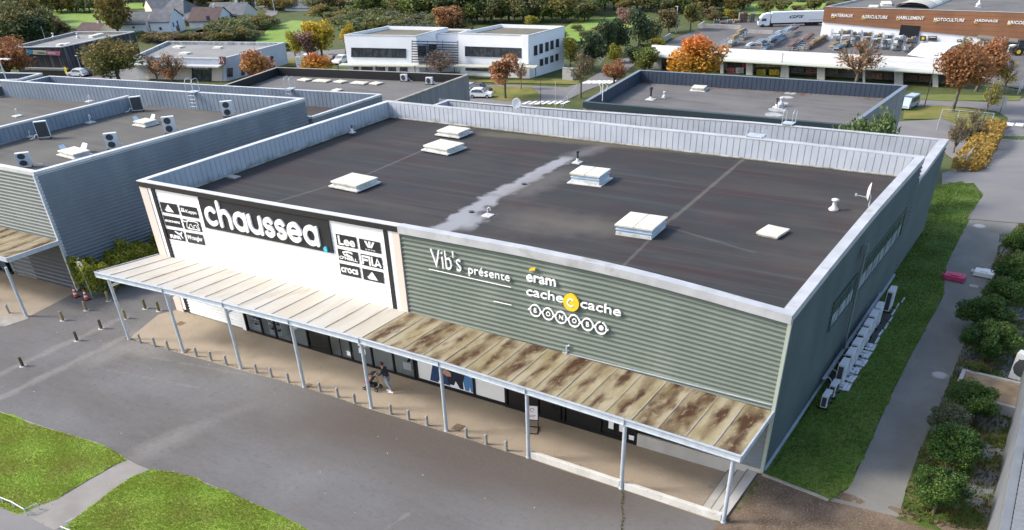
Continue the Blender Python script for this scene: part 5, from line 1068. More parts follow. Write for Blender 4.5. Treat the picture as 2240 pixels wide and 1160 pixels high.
skylight('skylight', 'flat cream skylight with two wind deflectors near the front of the left roof', [(131, 330), (158, 320), (190, 328), (165, 339)], .3, z=zr, flap=True, group='skylights on the left roof')
skylight('skylight', 'flat cream skylight with two wind deflectors in the middle of the left roof', [(292, 264), (318, 259), (340, 261), (316, 270)], .3, z=zr, flap=True, group='skylights on the left roof')
vent(38, 254, 'swan', 'pale hooded vent in front of the roof divider', zr, 1.2); vent(198, 268, 'swan', 'small pale vent between the skylights on the left roof', zr, 1.2); vent(196, 222, 'swan', 'small pale vent just behind the roof divider', zr+.3, 1.)
vent(66, 299, 'swan', 'small pale vent beside the grilled unit on the left roof', zr, 1.)
# lower halls just behind the left building
N2 = [Vector((-86, 16.2, 6.5)), Vector((-47.6, 22.7, 6.5)), Vector((-47.5, 31.8, 6.5)), atz(108, 166, 6.5)]
hall('retail_building', 'blue grey hall directly behind the left shop, with a step ladder on its far parapet', 'shop building', N2, 1.3, M_blue_cl, mat('dark_felt', (.06, .05, .045), .9, (.045, .04, .037), .5, 5), M_copw, M_innerb, zb=-.3, pw=.25, corr_walls=(1,))
hall('retail_building', 'low dark roofed building behind the left halls at the left edge', 'shop building', [atz(-60, 176, 6.5), atz(40, 174, 6.5), atz(92, 160, 6.5), atz(-60, 158, 6.5)], .7, M_blue_cl, M_felt, M_copw, M_dbl, pw=.3)
p = atz(418, 203, zN+.0); ladder('ladder', 'galvanised ladder over the back parapet of the left building', p, 1.0, 1.2, .7, R(10)); p = atz(631, 196, 7.3); ladder('ladder', 'galvanised step ladder on the parapet of the hall behind the left shop', atz(631, 196, 6.55), 1.0, .5, .6, R(10))
# grey roofed timber hall
zf_ = 5.0
F4 = [atz(500, 184, zf_), atz(870, 222, zf_+.1), atz(1025, 163, zf_), atz(605, 147, zf_)]
F4[0] = atz(450, 200, zf_); F4[1] = atz(858, 224, zf_)
hall('timber_clad_hall', 'wide grey roofed hall with weathered plank walls and a row of flat skylights', 'hall', F4, .8, M_timb2, M_felt, M_kerb, M_black, linv=False)
zr2 = zf_-.8
SKR = [((650, 174), (662, 170), (681, 172), (671, 178)), ((681, 177), (693, 172), (725, 174), (716, 180)), ((729, 178), (742, 174), (758, 176), (750, 182)), ((763, 182), (776, 176), (806, 179), (800, 184)), ((807, 183), (820, 177), (836, 180), (828, 185)), ((724, 198), (735, 193), (748, 194), (741, 200))]
for k, c4 in enumerate(SKR):
  mx_, my_ = sum(q[0] for q in c4)/4, sum(q[1] for q in c4)/4; c4 = [(mx_+(q[0]-mx_)*.86, my_+(q[1]-my_)*.8) for q in c4]; skylight('skylight', ['first small skylight from the left in the row on the timber hall', 'first long skylight from the left in the row on the timber hall', 'middle small skylight of the row on the timber hall', 'second long skylight from the left in the row on the timber hall', 'rightmost small skylight of the row on the timber hall', 'lone white hatch in front of the row on the timber hall'][k], list(c4), .14, z=zr2, fl=False, group='skylights on the timber hall')
for q, lab in (((885, 178), 'small white unit on the timber hall roof, left of two'), ((940, 185), 'small white unit on the timber hall roof, right of two')):
    o = acunit(.9, .75, .35, 1); o.location = atz(*q, zr2); o.rotation_euler = (0, 0, R(15)); o.scale = (.85, .9, .9); tag(o, lab, 'air conditioner', 'units on the timber hall')
vent(600, 163, 'mush', 'tiny pale cap at the left end of the timber hall roof', zr2, .8)
# hall with blue lined parapet on the right
zg = 6.2
Gc = [atz(1276, 223, zg), atz(1862, 275, zg), atz(1985, 187, zg), atz(1398, 153, zg)]
gh = hall('timber_clad_hall', 'grey roofed hall with dark blue parapet lining and plank walls, right of centre', 'hall', Gc, 1.05, M_timb2, M_felt, mat('blue_grey_coping', (.16, .19, .22), .5), M_dbl, ch=.2)
a, c = Gc[0], Gc[1]; dd = (c-a).normalized(); oo = Vector((dd.y, -dd.x, 0))*.09
b = MB(); b.face([a+oo-Vector((0, 0, .45)), c+oo-Vector((0, 0, .45)), c+oo+Vector((0, 0, .01)), a+oo+Vector((0, 0, .01))]); b.face([a+oo+Vector((0, 0, .01)), c+oo+Vector((0, 0, .01)), c-oo*4, a-oo*4]); part(b, 'fascia', mat('dark_fascia', (.025, .04, .045), .5), gh)
zr3 = zg-1.05
b = MB(); rnd = random.Random(8)
p0 = atz(1683, 262, zr3); p1 = atz(1735, 196, zr3)
skylight('skylight', 'single white hatch on the hall with the blue lined parapet', [(1512, 191), (1521, 186), (1546, 187), (1540, 193)], .3, z=zr3, group=None)
vent(1423, 218, 'pipe', 'tall black tipped vent at the left of the blue lined roof', zr3, 1.4); vent(1453, 214, 'mush', 'small white cap right of the tall vent on the blue lined roof', zr3, .7); vent(1698, 235, 'pipe', 'black tipped vent in the white puddle stain', zr3, 1.); vent(1708, 233, 'mush', 'thin white cap beside the black tipped vent', zr3, 1.)
b = MB()
for k, t in enumerate((0, .15, .3, .52, .72, .86)):
    q = p0.lerp(p1, t); r_ = .55 if k in (1, 2) else .4; pts = [(q.x+r_*(1.2+.5*rnd.random())*math.cos(R(a)), q.y+r_*(1+.4*rnd.random())*math.sin(R(a)), zr3+.006) for a in range(0, 360, 24)]; b.face(pts); part(b, 'lime_stain', mat('lime_stain', (.42, .43, .43), .8, (.25, .25, .25), 2, 6), gh); b = MB()
p = atz(1318, 213, zg); o = thing('antenna', 'white antenna frame on the left corner of the blue lined hall', 'antenna', p); b = MB(); b.tube([(0, 0, -.3), (0, 0, 1.3)], .04, 6); b.tube([(-.5, 0, 1.2), (.7, 0, 1.3)], .03, 6); b.tube([(-.3, .1, .2), (-.2, .1, .6), (-.4, .1, 1.0)], .03, 6); b.tube([(.3, 0, .5), (.45, .0, .9), (.2, 0, 1.1)], .03, 6); b.build('mast', M_white, o)
# ------------------------------------------------------------------ background buildings
def vp(px, py, A, B, out=0.):
    "point on the vertical plane through A and B, moved out towards the camera side"
    n = Vector((B.y-A.y, -(B.x-A.x), 0)).normalized(); d = ray(px, py)
    if n.dot(CAM-A) < 0: n = -n
    return CAM+d*((A-CAM).dot(n)/d.dot(n))+n*out
def slab(mb, A, B, c4, out=.06, m=0, th=.05):
    P = [vp(*q, A, B, out) for q in c4]; n = Vector((B.y-A.y, -(B.x-A.x), 0)).normalized(); n = n if n.dot(CAM-A) > 0 else -n
    Q_ = [p-n*th for p in P]; mb.face(P, m)
    for i in range(len(P)): j = (i+1) % len(P); mb.face([P[i], Q_[i], Q_[j], P[j]], m)
M_offw = mat('white_render', (.80, .81, .83), .8, (.76, .77, .79), .3, 5); M_grav = mat('gravel_roof', (.16, .145, .11), .95, (.11, .105, .08), .25, 6)
M_glz = mat('office_glazing', (.03, .035, .045), .12, (.055, .065, .08), 1.2, 3, .45, .55, spec=.8); M_frm = mat('anthracite_frame', (.035, .04, .05), .5); M_steel = mat('grey_fascia', (.30, .31, .30), .6)
def block(name, label, cat, C4, zb_, drop=.5, wm=None, rm=None, cop=None):
    return hall(name, label, cat, C4, drop, wm or M_offw, rm or M_grav, cop or M_copw, wm or M_offw, zb=zb_, pw=.3, ch=.12, linv=False)
pR = gnd(1156, 172); zo = pR.z+hat(pR, 77); pL = pR.z-.5
B2 = [atz(1002, 72, zo), atz(1157, 77, zo), atz(1235, 57, zo), atz(1095, 53, zo)]; B1 = [atz(752, 76, zo), atz(910, 78, zo), atz(980, 60, zo), atz(848, 57, zo)]
of2 = block('office_building', 'right hand white office block with two window bands and a tall corner pier', 'office building', B2, pL-1); of1 = block('office_building', 'left hand white office block with one long window band', 'office building', B1, pL-1)
BM = [atz(955, 74, zo-.5), atz(1003, 72.5, zo-.5), atz(1030, 64, zo-.5), atz(975, 63, zo-.5)]; ofm = block('office_building', 'lower white link block between the two office blocks', 'office building', BM, pL-1, .2)
def win(o, A, B, x0, y0, x1, y1, sl, n, name='window', fr=M_frm, gl=None, dy=0):
    "window band: left px x0, right px x1; top y0 at left, bottom y1 at left; sl = slope of the band"
    f = lambda x: sl*(x-x0); b = MB(); slab(b, A, B, [(x0, y0), (x1, y0+f(x1)+dy), (x1, y1+f(x1)-dy), (x0, y1)], .05); w_ = part(b, name, gl or M_glz, o)
    b = MB(); e = (x1-x0)*.0+.7
    slab(b, A, B, [(x0-e, y0-e), (x1+e, y0+f(x1)-e+dy), (x1+e, y0+f(x1)+e*.3+dy), (x0-e, y0+e*.3)], .12, 0, .08); slab(b, A, B, [(x0-e, y1-e*.3), (x1+e, y1+f(x1)-e*.3-dy), (x1+e, y1+f(x1)+e-dy), (x0-e, y1+e)], .14, 0, .1)
    for k in range(n+1):
        x = lerp(x0, x1, k/n); slab(b, A, B, [(x-.4, y0+f(x)-.3), (x+.4, y0+f(x)-.3), (x+.4, y1+f(x)+.3), (x-.4, y1+f(x)+.3)], .10, 0, .06)
    b.build('window_frame', fr, w_)
A, B = B1[0], B1[1]; win(of1, A, B, 769, 105, 888, 124, .02, 8)
for x0, x1 in ((774, 784), (791, 815), (822, 842), (850, 866), (875, 891)): win(of1, A, B, x0, 142, x1, 155, .06, max(1, int((x1-x0)/8)))
A, B = B2[0], B2[1]; win(of2, A, B, 1018, 102, 1141, 122, .035, 8); win(of2, A, B, 1019, 142, 1071, 153, .05, 4)
slab_b = MB(); slab(slab_b, A, B, [(1142, 76), (1157, 77), (1157, 140), (1144, 138)], .25, 0, .2); part(slab_b, 'corner_pier', M_offw, of2)
A, B = B2[1], B2[2]
for k, x in enumerate((1168, 1180, 1193, 1204, 1216)):
    yt = 101.5-k*3.6; win(of2, A, B, x, yt, x+6.5-.25*k, yt+20-1.*k, -.30, 1)
for k, x in enumerate((1181, 1192, 1204, 1215)):
    yt = 131-k*3.8; win(of2, A, B, x, yt, x+6-.25*k, yt+13, -.30, 1)
lv = thing('louvre_screen', 'dark horizontal louvre screen bridging the two office blocks', 'screen', vp(950, 137, B1[0], B1[1], .3)); b = MB(); A, B = B1[1], B2[0]; A2 = B1[0]; 
for k in range(9):
    y = 89+k*5.6; slab(b, A, B, [(900, y), (1002, y+2.5), (1002, y+4.2), (900, y+1.9)], .4, 0, .12)
for x in (901, 935, 968, 1001): slab(b, A, B, [(x-.5, 88), (x+.5, 88), (x+.5, 138), (x-.5, 137)], .5, 0, .12)
part(b, 'louvre', M_frm, lv)
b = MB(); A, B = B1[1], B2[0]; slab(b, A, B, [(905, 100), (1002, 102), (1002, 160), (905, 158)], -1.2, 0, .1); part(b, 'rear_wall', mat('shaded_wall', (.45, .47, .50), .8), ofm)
win(ofm, A, B, 915, 100, 932, 122, .02, 2); win(ofm, A, B, 938, 98, 955, 116, .02, 2)
cn = thing('canopy', 'thin pale awning along the front of the white offices', 'canopy', vp(960, 150, B1[0], B1[1], 1)); b = MB()
A, B = B1[0], B1[1]; z = vp(800, 139, A, B).z; n = Vector((B2[1].y-B1[0].y, -(B2[1].x-B1[0].x), 0)).normalized(); n = n if n.dot(CAM-A) > 0 else -n
a0 = B1[0]-(B1[1]-B1[0])*.08; a1 = B2[1]+(B2[1]-B2[0])*.12; P = [Vector((a0.x, a0.y, z)), Vector((a1.x, a1.y, z)), Vector((a1.x, a1.y, z))+n*2, Vector((a0.x, a0.y, z))+n*2]
b.prism([p[:2] for p in P], z-.18, z); part(b, 'roof_sheet', mat('awning_sheet', (.47, .46, .38), .6), cn); b = MB()
for t in (0, .2, .4, .6, .8, 1): q = P[3].lerp(P[2], t); b = MB(); b.tube([(q.x, q.y, z), (q.x, q.y, pL-1)], .08, 6); part(b, 'post', M_frm, cn)

# dark timber hall at the left with banners
pK = gnd(150, 164); zk = pK.z+hat(pK, 102); K4 = [atz(22, 103, zk), atz(134, 102, zk), atz(294, 69, zk), atz(165, 69, zk)]
M_dkt = mat('dark_timber_slats', (.045, .044, .05), .85, (.025, .025, .03), 1.5, 5, .35, .65, stretch=(3, 3, .1), extra=lambda n, L, s, c: mix(n, mrange(n, noise(n, s, 3, 3, (2, 2, .04)), .52, .62, 0, .8), c, (.14, .135, .135, 1)))
kh = hall('timber_clad_hall', 'dark slatted two storey hall with three coloured banners at the left', 'hall', K4, .5, M_dkt, mat('pale_felt', (.24, .24, .23), .9, (.19, .19, .185), .2, 5), M_copw, M_kerb, zb=pK.z-2, linv=False, pw=.3)
A, B = K4[0], K4[1]
for (x0, x1, c_, lab, tx) in ((45, 57, (.03, .03, .04), 'small white lettering before the blue banner', 'CUISINES'), (58, 72.5, (.02, .26, .45), 'small blue banner on the dark slatted hall', 'BIEN'), (73, 102, (.50, .48, .36), 'pale yellow banner on the dark slatted hall', 'SOMMEIL'), (103, 132, (.50, .16, .22), 'pink banner on the dark slatted hall', 'MOBILIER')):
    b = MB(); sl_ = .05; slab(b, A, B, [(x0, 109+sl_*(x0-58)), (x1, 109+sl_*(x1-58)), (x1, 118+sl_*(x1-58)), (x0, 118+sl_*(x0-58))], .15, 0, .08); o = thing('banner', lab, 'banner', vp(x0, 114, A, B, .15)); part(b, 'panel', mat('banner_'+tx.lower(), c_, .6), o)
    a = vp(x0+1, 115.5+sl_*(x0-58), A, B, .16); c = vp(x1-1.2, 115.5+sl_*(x1-58), A, B, .16); h_ = (vp(x0+1, 111, A, B, .16)-a).z; b = MB(); 
    if c_[0] > .1: b2 = MB(); text(b, 'SOMMIERS' if tx == 'SOMMEIL' else 'ROCHE', a+(c-a)*(.35 if tx == 'SOMMEIL' else .1), c-a, Vector((0, 0, 1)), (c-a).length*.6, h_*.55, .03); part(b, 'lettering', M_letter if tx != 'SOMMEIL' else M_black, o)
b = MB(); slab(b, A, B, [(60, 147), (150, 149), (150, 153), (60, 151)], .9, 0, .9); part(b, 'awning', M_steel, kh)
b = MB(); slab(b, A, B, [(70, 153), (148, 155), (148, 170), (70, 168)], .2, 0, .1); part(b, 'window', mat('dim_glazing', (.10, .085, .085), .4), kh)
for q in ((108, 112, 122, 133), (112, 108, 1, 1)): pass
for x, y in ((133, 97), (146, 96)): skylight('skylight', 'white dome skylight %s on the dark slatted hall' % ('left' if x < 140 else 'right'), [(x-7, y), (x-2, y-2.5), (x+6, y-2), (x+1, y+1)], .35, z=zk-.5, group='domes on the dark hall')
for x, y in ((205, 78), (217, 75)): skylight('skylight', 'white dome skylight toward the back of the dark hall, %s' % ('left' if x < 210 else 'right'), [(x-7, y), (x-2, y-2.5), (x+6, y-2), (x+1, y+1)], .35, z=zk-.5, group='domes on the dark hall')
vent(171, 84, 'mush', 'black round vent in the middle of the dark hall roof', zk-.5, 1.3); vent(118, 84, 'mush', 'black box vent at the left edge of the dark hall roof', zk-.5, 1.3)
p = gnd(148, 168); o = thing('feather_flag', 'tall yellow feather flag at the corner of the dark hall', 'flag', p); b = MB(); h = hat(p, 147); b.box(-.35, -.02, .5, .35, .02, h); b.build('flag', mat('flag_yellow', (.55, .45, .03), .6), o); b = MB(); b.tube([(-.4, 0, 0), (-.4, 0, h)], .03, 5); b.build('pole', M_frm, o)
# pale hall with corner sign
pJ = gnd(500, 176); zj = pJ.z+hat(pJ, 126); J4 = [atz(290, 124, zj), atz(486, 128, zj), atz(623, 93, zj), atz(366, 90, zj)]
jh = hall('retail_building', 'low pale grey hall with white awning and a red corner sign', 'shop building', J4, .5, mat('pale_blue_cladding', (.42, .47, .52), .6, (.38, .42, .47), .5, 4), mat('pale_felt', (0, 0, 0)), M_copw, M_inner, zb=pJ.z-2, linv=False, pw=.35)
A, B = J4[0], J4[1]; b = MB(); slab(b, A, B, [(290, 138), (488, 142), (488, 145), (290, 141)], 1.6, 0, 1.6); part(b, 'awning', M_copw, jh)
b = MB(); slab(b, A, B, [(421, 147), (463, 148), (463, 177), (421, 175)], .12, 0, .1); part(b, 'window', M_glz, jh); b = MB()
for x in (421, 441, 463): slab(b, A, B, [(x-.5, 147), (x+.5, 147), (x+.5, 177), (x-.5, 176)], .2, 0, .1)
part(b, 'window_frame', M_frm, jh)
b = MB(); slab(b, A, B, [(463, 146), (487, 146), (487, 178), (463, 177)], .1, 0, .1); slab(b, A, B, [(320, 144), (421, 145), (421, 174), (320, 172)], .08, 0, .1); part(b, 'rendered_wall', M_beige, jh)
a = vp(424, 151, A, B, .2); c = vp(458, 152, A, B, .2); b = MB(); text(b, 'MARIE BLACHERE', a, c-a, Vector((0, 0, 1)), (c-a).length, .35, .05); o = part(b, 'lettering', M_letter, jh)
o = thing('shop_sign', 'dark red square corner sign with white strokes on the pale hall', 'sign', vp(488, 132, A, B, .3)); b = MB(); slab(b, A, B, [(482, 123), (495, 124), (495, 141), (482, 140)], .5, 0, .3); part(b, 'panel', mat('sign_maroon', (.16, .05, .05), .5), o)
b = MB(); q = vp(484, 137, A, B, .51); pl = Pl(q, (B-A), (0, 0, 1), b); u = (vp(493, 137, A, B, .51)-q).length; pl.stroke([(0, u*.1), (u*.25, u), (u*.5, u*.35), (u*.75, u), (u, u*.1)], u*.12, 0, .03); part(b, 'emblem', M_letter, o)
A, B = J4[1], J4[2]; win(jh, A, B, 497, 150, 508, 168, -.1, 2); win(jh, A, B, 528, 146, 534, 164, -.1, 1); win(jh, A, B, 592, 124, 597, 134, -.1, 1)
for k, c4 in enumerate(([(380, 102), (385, 99), (400, 101), (396, 103)], [(467, 103), (472, 101), (487, 102), (483, 104)], [(394, 116), (400, 113), (416, 114), (411, 117)])): skylight('skylight', ['back left', 'back right', 'front'][k]+' flat white skylight on the pale hall', c4, .25, z=zj-.5, group='skylights on the pale hall')
p = gnd(655, 150); o = thing('sign_totem', 'white totem sign with grey lettering beside the orange tree', 'sign', p, R(30)); h = hat(p, 124); b = MB(); b.box(-.45, -.1, 0, .45, .1, h); b.build('panel', M_white, o); b = MB()
for k in range(4): b.box(-.3, -.115, h*(.3+.16*k), .3, -.1, h*(.36+.16*k))
b.build('lettering', M_steel, o)

# long canopy building of the farm store
p0 = gnd(1428, 153); ze = p0.z+hat(p0, 122)
A = atz(1419, 122, ze); B = atz(2120, 163, ze); C = atz(2120, 131, ze+.9); D = atz(1426, 98, ze+.9)
lb = thing('storage_shed', 'long open fronted store shed with a white sloping roof behind the blue lined hall', 'shed', A); M_wr = mat('white_roof_sheet', (.62, .62, .60), .6, (.50, .50, .48), .7, 5, stretch=(.3, 1, 1))
b = MB(); n_ = 11
for k in range(n_):
    t0, t1 = .16+.84*k/n_, .16+.84*(k+1)/n_; a, c, d, e = A.lerp(D, t0), B.lerp(C, t0), B.lerp(C, t1), A.lerp(D, t1); u = Vector((0, 0, .05)); b.face([a, c, d-u, e-u]); b.face([e-u, d-u, d, e])
part(b, 'roof', M_wr, lb)
b = MB(); dn2 = Vector((0, 0, -.22)); a, c, d, e = A, B, B.lerp(C, .16), A.lerp(D, .16); b.face([a+dn2*.3, c+dn2*.3, d, e]); b.face([a+dn2, c+dn2, c+dn2*.3, a+dn2*.3]); b.face([a+dn2, a+dn2*.3, e, e+dn2]); part(b, 'eaves', mat('eaves_green_grey', (.42, .44, .38), .6), lb)
A1, B1_ = A.lerp(D, .18), B.lerp(C, .18); b = MB()
zb2 = p0.z-2; b.face([(A1.x, A1.y, zb2), (B1_.x, B1_.y, zb2), (B1_.x, B1_.y, A1.z), (A1.x, A1.y, A1.z)]); bk = (D-A).normalized(); bk.z = 0
b.v = [(x+bk.x*3, y+bk.y*3, z) for x, y, z in b.v]; b.face([(A1.x, A1.y, zb2), (A1.x, A1.y, ze), (D.x, D.y, ze+.8), (D.x, D.y, zb2)][::-1]); part(b, 'back_wall', mat('dim_wall', (.17, .17, .165), .9), lb)
for x0, x1 in ((1424, 1446), (1575, 1582), (1632, 1646), (1707, 1725), (1787, 1804), (1887, 1892), (1956, 1975), (2040, 2052)):
    b = MB(); yt = lambda x: 122+.0585*(x-1419); slab(b, A1, B1_, [(x0, yt(x0)-4), (x1, yt(x1)-4), (x1, yt(x1)+42), (x0, yt(x0)+42)], 0, 0, .5); part(b, 'pier', M_pale, lb)
STK = [(1450, 1470, 134, (.09, .09, .10), 'dark'), (1586, 1604, 150, (.45, .12, .15), 'red and white sacks low'), (1606, 1624, 150, (.5, .5, .5), 'white sacks low'), (1588, 1600, 137, (.04, .05, .04), 'black sacks high'), (1620, 1632, 137, (.42, .06, .06), 'red sacks high'), (1650, 1704, 136, (.40, .33, .18), 'beige sacks high'), (1652, 1672, 154, (.45, .33, .04), 'yellow sacks low left'), (1680, 1702, 154, (.55, .40, .03), 'yellow sacks low right'), (1760, 1784, 150, (.16, .07, .05), 'brick red boards'), (1728, 1756, 150, (.10, .10, .10), 'dark boards'), (1808, 1832, 152, (.12, .10, .08), 'dark brown boards'), (1904, 1928, 162, (.22, .13, .08), 'brown planks'), (1932, 1952, 163, (.10, .09, .08), 'dark planks'), (1980, 2006, 166, (.09, .06, .05), 'dark red stacks'), (2010, 2036, 168, (.13, .07, .05), 'brick coloured stacks')]
for x0, x1, y0, c_, lab in STK:
    o = thing('goods_stack', lab+' stacked in a bay of the long store shed', 'stacked goods', vp((x0+x1)/2, y0, A1, B1_, -.8), group='goods in the store shed'); b = MB(); m_ = max(2, int((x1-x0)/5))
    for k in range(m_):
        for r_ in range(3):
            xa, xb = lerp(x0, x1, k/m_)+.3, lerp(x0, x1, (k+1)/m_)-.3; yy = y0+r_*4.3; slab(b, A1, B1_, [(xa, yy+.3), (xb, yy+.3), (xb, yy+4.1), (xa, yy+4.1)], -.8+.08*((k+r_) % 2), 0, .5)
    part(b, 'sacks', mat('goods_%d' % x0, c_, .7, tuple(v*.6 for v in c_), 1.5, 3), o)
# farm store with timber fascia
pS = gnd(1815, 88); zs = pS.z+hat(pS, 15); A = atz(1805, 15, zs); B = atz(2240, 28, zs); B = A+(B-A)*1.5; D = atz(1872, 0, zs); D = A+(D-A)*4; C = B+(D-A)
fs = thing('farm_store', 'big farm supplies store with a brown fascia of white capital words', 'shop building', A); M_fas = mat('brown_panels', (.26, .125, .065), .6, (.21, .10, .055), .3, 3, extra=lambda n, L, s, c: mix(n, mrange(n, mth(n, 'FRACT', mth(n, 'MULTIPLY', sepz(n, s), 1.3)), .9, .95), c, (.14, .065, .035, 1)))
P = [A, B, C, D]; b = MB(); zf0 = zs-1; yF = lambda x: 48+.125*(x-1800)
F0 = vp(1801, 48.5, A, B).z
def wallface(b, a, c, z0, z1): b.face([(a.x, a.y, z0), (c.x, c.y, z0), (c.x, c.y, z1), (a.x, a.y, z1)])
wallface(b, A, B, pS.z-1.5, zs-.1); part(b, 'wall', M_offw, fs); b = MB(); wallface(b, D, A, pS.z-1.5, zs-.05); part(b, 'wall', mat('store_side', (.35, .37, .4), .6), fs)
nrm = Vector((B.y-A.y, -(B.x-A.x), 0)).normalized(); nrm = nrm if nrm.dot(CAM-A) > 0 else -nrm
b = MB(); xs4 = [1800, 1900, 2000, 2100, 2240, 2400]; 
for k in range(5):
    x0, x1 = xs4[k], xs4[k+1]; yb_ = lambda x: 48+(x-1800)*.094; yt_ = lambda x: 15+(x-1805)*.030; slab(b, A, B, [(max(x0, 1804), yt_(x0)+.3), (x1, yt_(x1)+.3), (x1, yb_(x1)), (x0, yb_(x0))], .2, 0, .2)
part(b, 'fascia', M_fas, fs)
b = MB(); b.face([(p.x, p.y, zs-.25) for p in (A, B, C, D)]); part(b, 'roof', M_felt, fs); b = MB(); e = Vector((0, 0, .02)); w2 = (C-B).normalized()*.3; b.face([A+e+nrm*.25, B+e+nrm*.25, B+e+w2, A+e+w2]); w3 = (B-A).normalized()*.35; b.face([A+e*2, A+e*2+w3, D+e*2+w3, D+e*2]); b.face([A+w3+e*2, D+w3+e*2, D+w3-Vector((0, 0, .25)), A+w3-Vector((0, 0, .25))]); part(b, 'coping', M_cop, fs)
b = MB(); slab(b, A, B, [(1971, 54), (2014, 57), (2005, 100), (1963, 98)], .24, 0, .1); part(b, 'doorway', M_black, fs)
b = MB(); slab(b, A, B, [(2144, 76), (2300, 92), (2300, 125), (2144, 118)], .23, 0, .1); part(b, 'open_bay', mat('bay_grey', (.22, .225, .22), .8), fs); b = MB(); slab(b, A, B, [(2140, 76), (2300, 92), (2300, 96), (2140, 79)], 3., 0, 2.8); slab(b, A, B, [(2203, 82), (2205, 82), (2198, 118), (2196, 118)], 3.0, 0, .15); part(b, 'awning', mat('rust_awning', (.18, .17, .15), .8), fs)
for k, (wd_, x0, y0, x1, y1) in enumerate((('MATERIAUX', 1819, 36.5, 1866, 38), ('AGRICULTURE', 1885, 39.5, 1941, 40.5), ('HABILLEMENT', 1961.5, 41.5, 2021, 43.5), ('MOTOCULTURE', 2042.5, 45.5, 2109, 47), ('JARDINAGE', 2130.5, 48.5, 2182, 51), ('BRICOLAGE', 2204, 52, 2262, 55))):
    a = vp(x0, y0, A, B, .22); c = vp(x1, y0, A, B, .22); h_ = (vp(x0, y0-7, A, B, .22)-a).z; X_ = vp(x1, y1, A, B, .22)-a; X_.z *= .0
    o = thing('lettering_sign', 'white capital word %s on the brown fascia' % wd_, 'sign', a, group=None); b = MB(); text(b, wd_, a, X_, Vector((0, 0, 1)), X_.length, h_, .08, 0., offset=.012); part(b, 'lettering', M_letter, o)
    b = MB(); slab(b, A, B, [(x0, y0+1), (x0+8, y0+1.1), (x0+8, y0+2.6), (x0, y0+2.5)], .3, 0, .08); part(b, 'underline', M_yel, o)
for x0, x1, y0, y1, c_, lab in ((2013, 2026, 78, 89, (.03, .03, .03), 'small black poster with a yellow flower shape on the store wall'), (2031, 2050, 78, 89, (.05, .055, .06), 'wide dark opening hours board on the store wall'), (2094, 2105, 86, 92, (.05, .055, .06), 'small dark plate on the store wall')):
    o = thing('wall_sign', lab, 'sign', vp(x0, y1, A, B, .3)); b = MB(); slab(b, A, B, [(x0, y0), (x1, y0+.5), (x1, y1), (x0, y1)], .3, 0, .06); part(b, 'panel', mat('sign_dark', (.04, .042, .045), .5), o); b = MB()
    if x0 == 2013: slab(b, A, B, [(2017, 81), (2022, 80), (2023, 85), (2019, 87), (2016, 85)], .36, 0, .03); part(b, 'emblem', M_yel, o)
    else: slab(b, A, B, [(x0+2, y0+2), (x1-2, y0+2.4), (x1-2, y0+3.6), (x0+2, y0+3.4)], .36, 0, .03); part(b, 'lettering', M_letter, o)
for k, c4 in enumerate(([(1897, 14), (1905, 11), (1925, 11), (1917, 15)], [(1925, 8), (1933, 3), (1955, 2), (1945, 9)])): skylight('skylight', ['lower', 'upper'][k]+' white ridge skylight at the left of the farm store roof', c4, .4, z=zs-.25, group='skylights on the farm store')
a0, a1 = atz(1995, 18, zs-.2), atz(2035, 2, zs-.2); d = (a1-a0); o = thing('rooflight_vault', 'long barrel rooflight in four sections on the farm store', 'skylight', a0); b = MB(); u = d.normalized(); v = Vector((u.y, -u.x, 0)); 
for k in range(4):
    for s in (0,):
        rows = [[a0+d*((k+t)/4*1.6)+v*(3.2*math.cos(R(q)))+Vector((0, 0, .9*math.sin(R(q)))) for q in range(0, 181, 20)] for t in (.02, .98)]; b.grid(rows, k % 2)
part(b, 'vault', [mat('vault_a', (.42, .40, .34), .5), mat('vault_b', (.55, .54, .49), .5)], o)
vent(2140, 15, 'mush', 'small white vent on the farm store roof', zs-.25, 2.0)
# lorry
pT0 = gnd(1662, 60); pT1 = gnd(1802, 56); d = pT1-pT0; d.z = 0; ang = math.atan2(d.y, d.x); hT = hat(pT0, 27); o = thing('lorry', 'white articulated lorry with dark capital letters on its trailer, parked beside the farm store', 'lorry', pT0, ang); W2_ = 1.15*hT/3.9; cabL = wat(pT0, 30); tl = d.length*1.02
b = MB(); zt = hT*.95; b.grid([[(-cabL*.15, y*W2_, .45), (-cabL*.20, y*W2_, hT*.35), (-cabL*.10, y*W2_, hT*.62), (cabL*.1, y*W2_*.95, hT*.86), (cabL*.45, y*W2_*.9, zt), (cabL*.62, y*W2_*.9, zt), (cabL*.62, y*W2_, .45)] for y in (-1, 1)]); 
for y in (-1, 1): f_ = [(-cabL*.15, y*W2_, .45), (cabL*.62, y*W2_, .45), (cabL*.62, y*W2_*.9, zt), (cabL*.45, y*W2_*.9, zt), (cabL*.1, y*W2_*.95, hT*.86), (-cabL*.10, y*W2_, hT*.62), (-cabL*.20, y*W2_, hT*.35)]; b.face(f_ if y < 0 else f_[::-1])
M_lor = mat('lorry_white', (.68, .70, .72), .35); b.build('cab', M_lor, o); b = MB()
for y in (-1.01, 1.01): b.face([(cabL*.0, y*W2_, hT*.45), (cabL*.35, y*W2_, hT*.45), (cabL*.35, y*W2_*.97, hT*.62), (cabL*.06, y*W2_*.98, hT*.62)])
b.grid([[(-cabL*.19, y*W2_*.9, hT*.42), (-cabL*.105, y*W2_*.9, hT*.60)] for y in (-1, 1)]); md = b.build('window', M_glz, o).modifiers.new('s', 'SOLIDIFY'); md.thickness = .03; md.offset = 0
b = MB(); b.box(cabL*.7, -W2_, hT*.30, tl, W2_, hT); b.build('trailer', M_lor, o); b = MB(); b.box(cabL*.4, -W2_*.6, .5, tl*.97, W2_*.6, hT*.27); b.build('chassis', M_black, o)
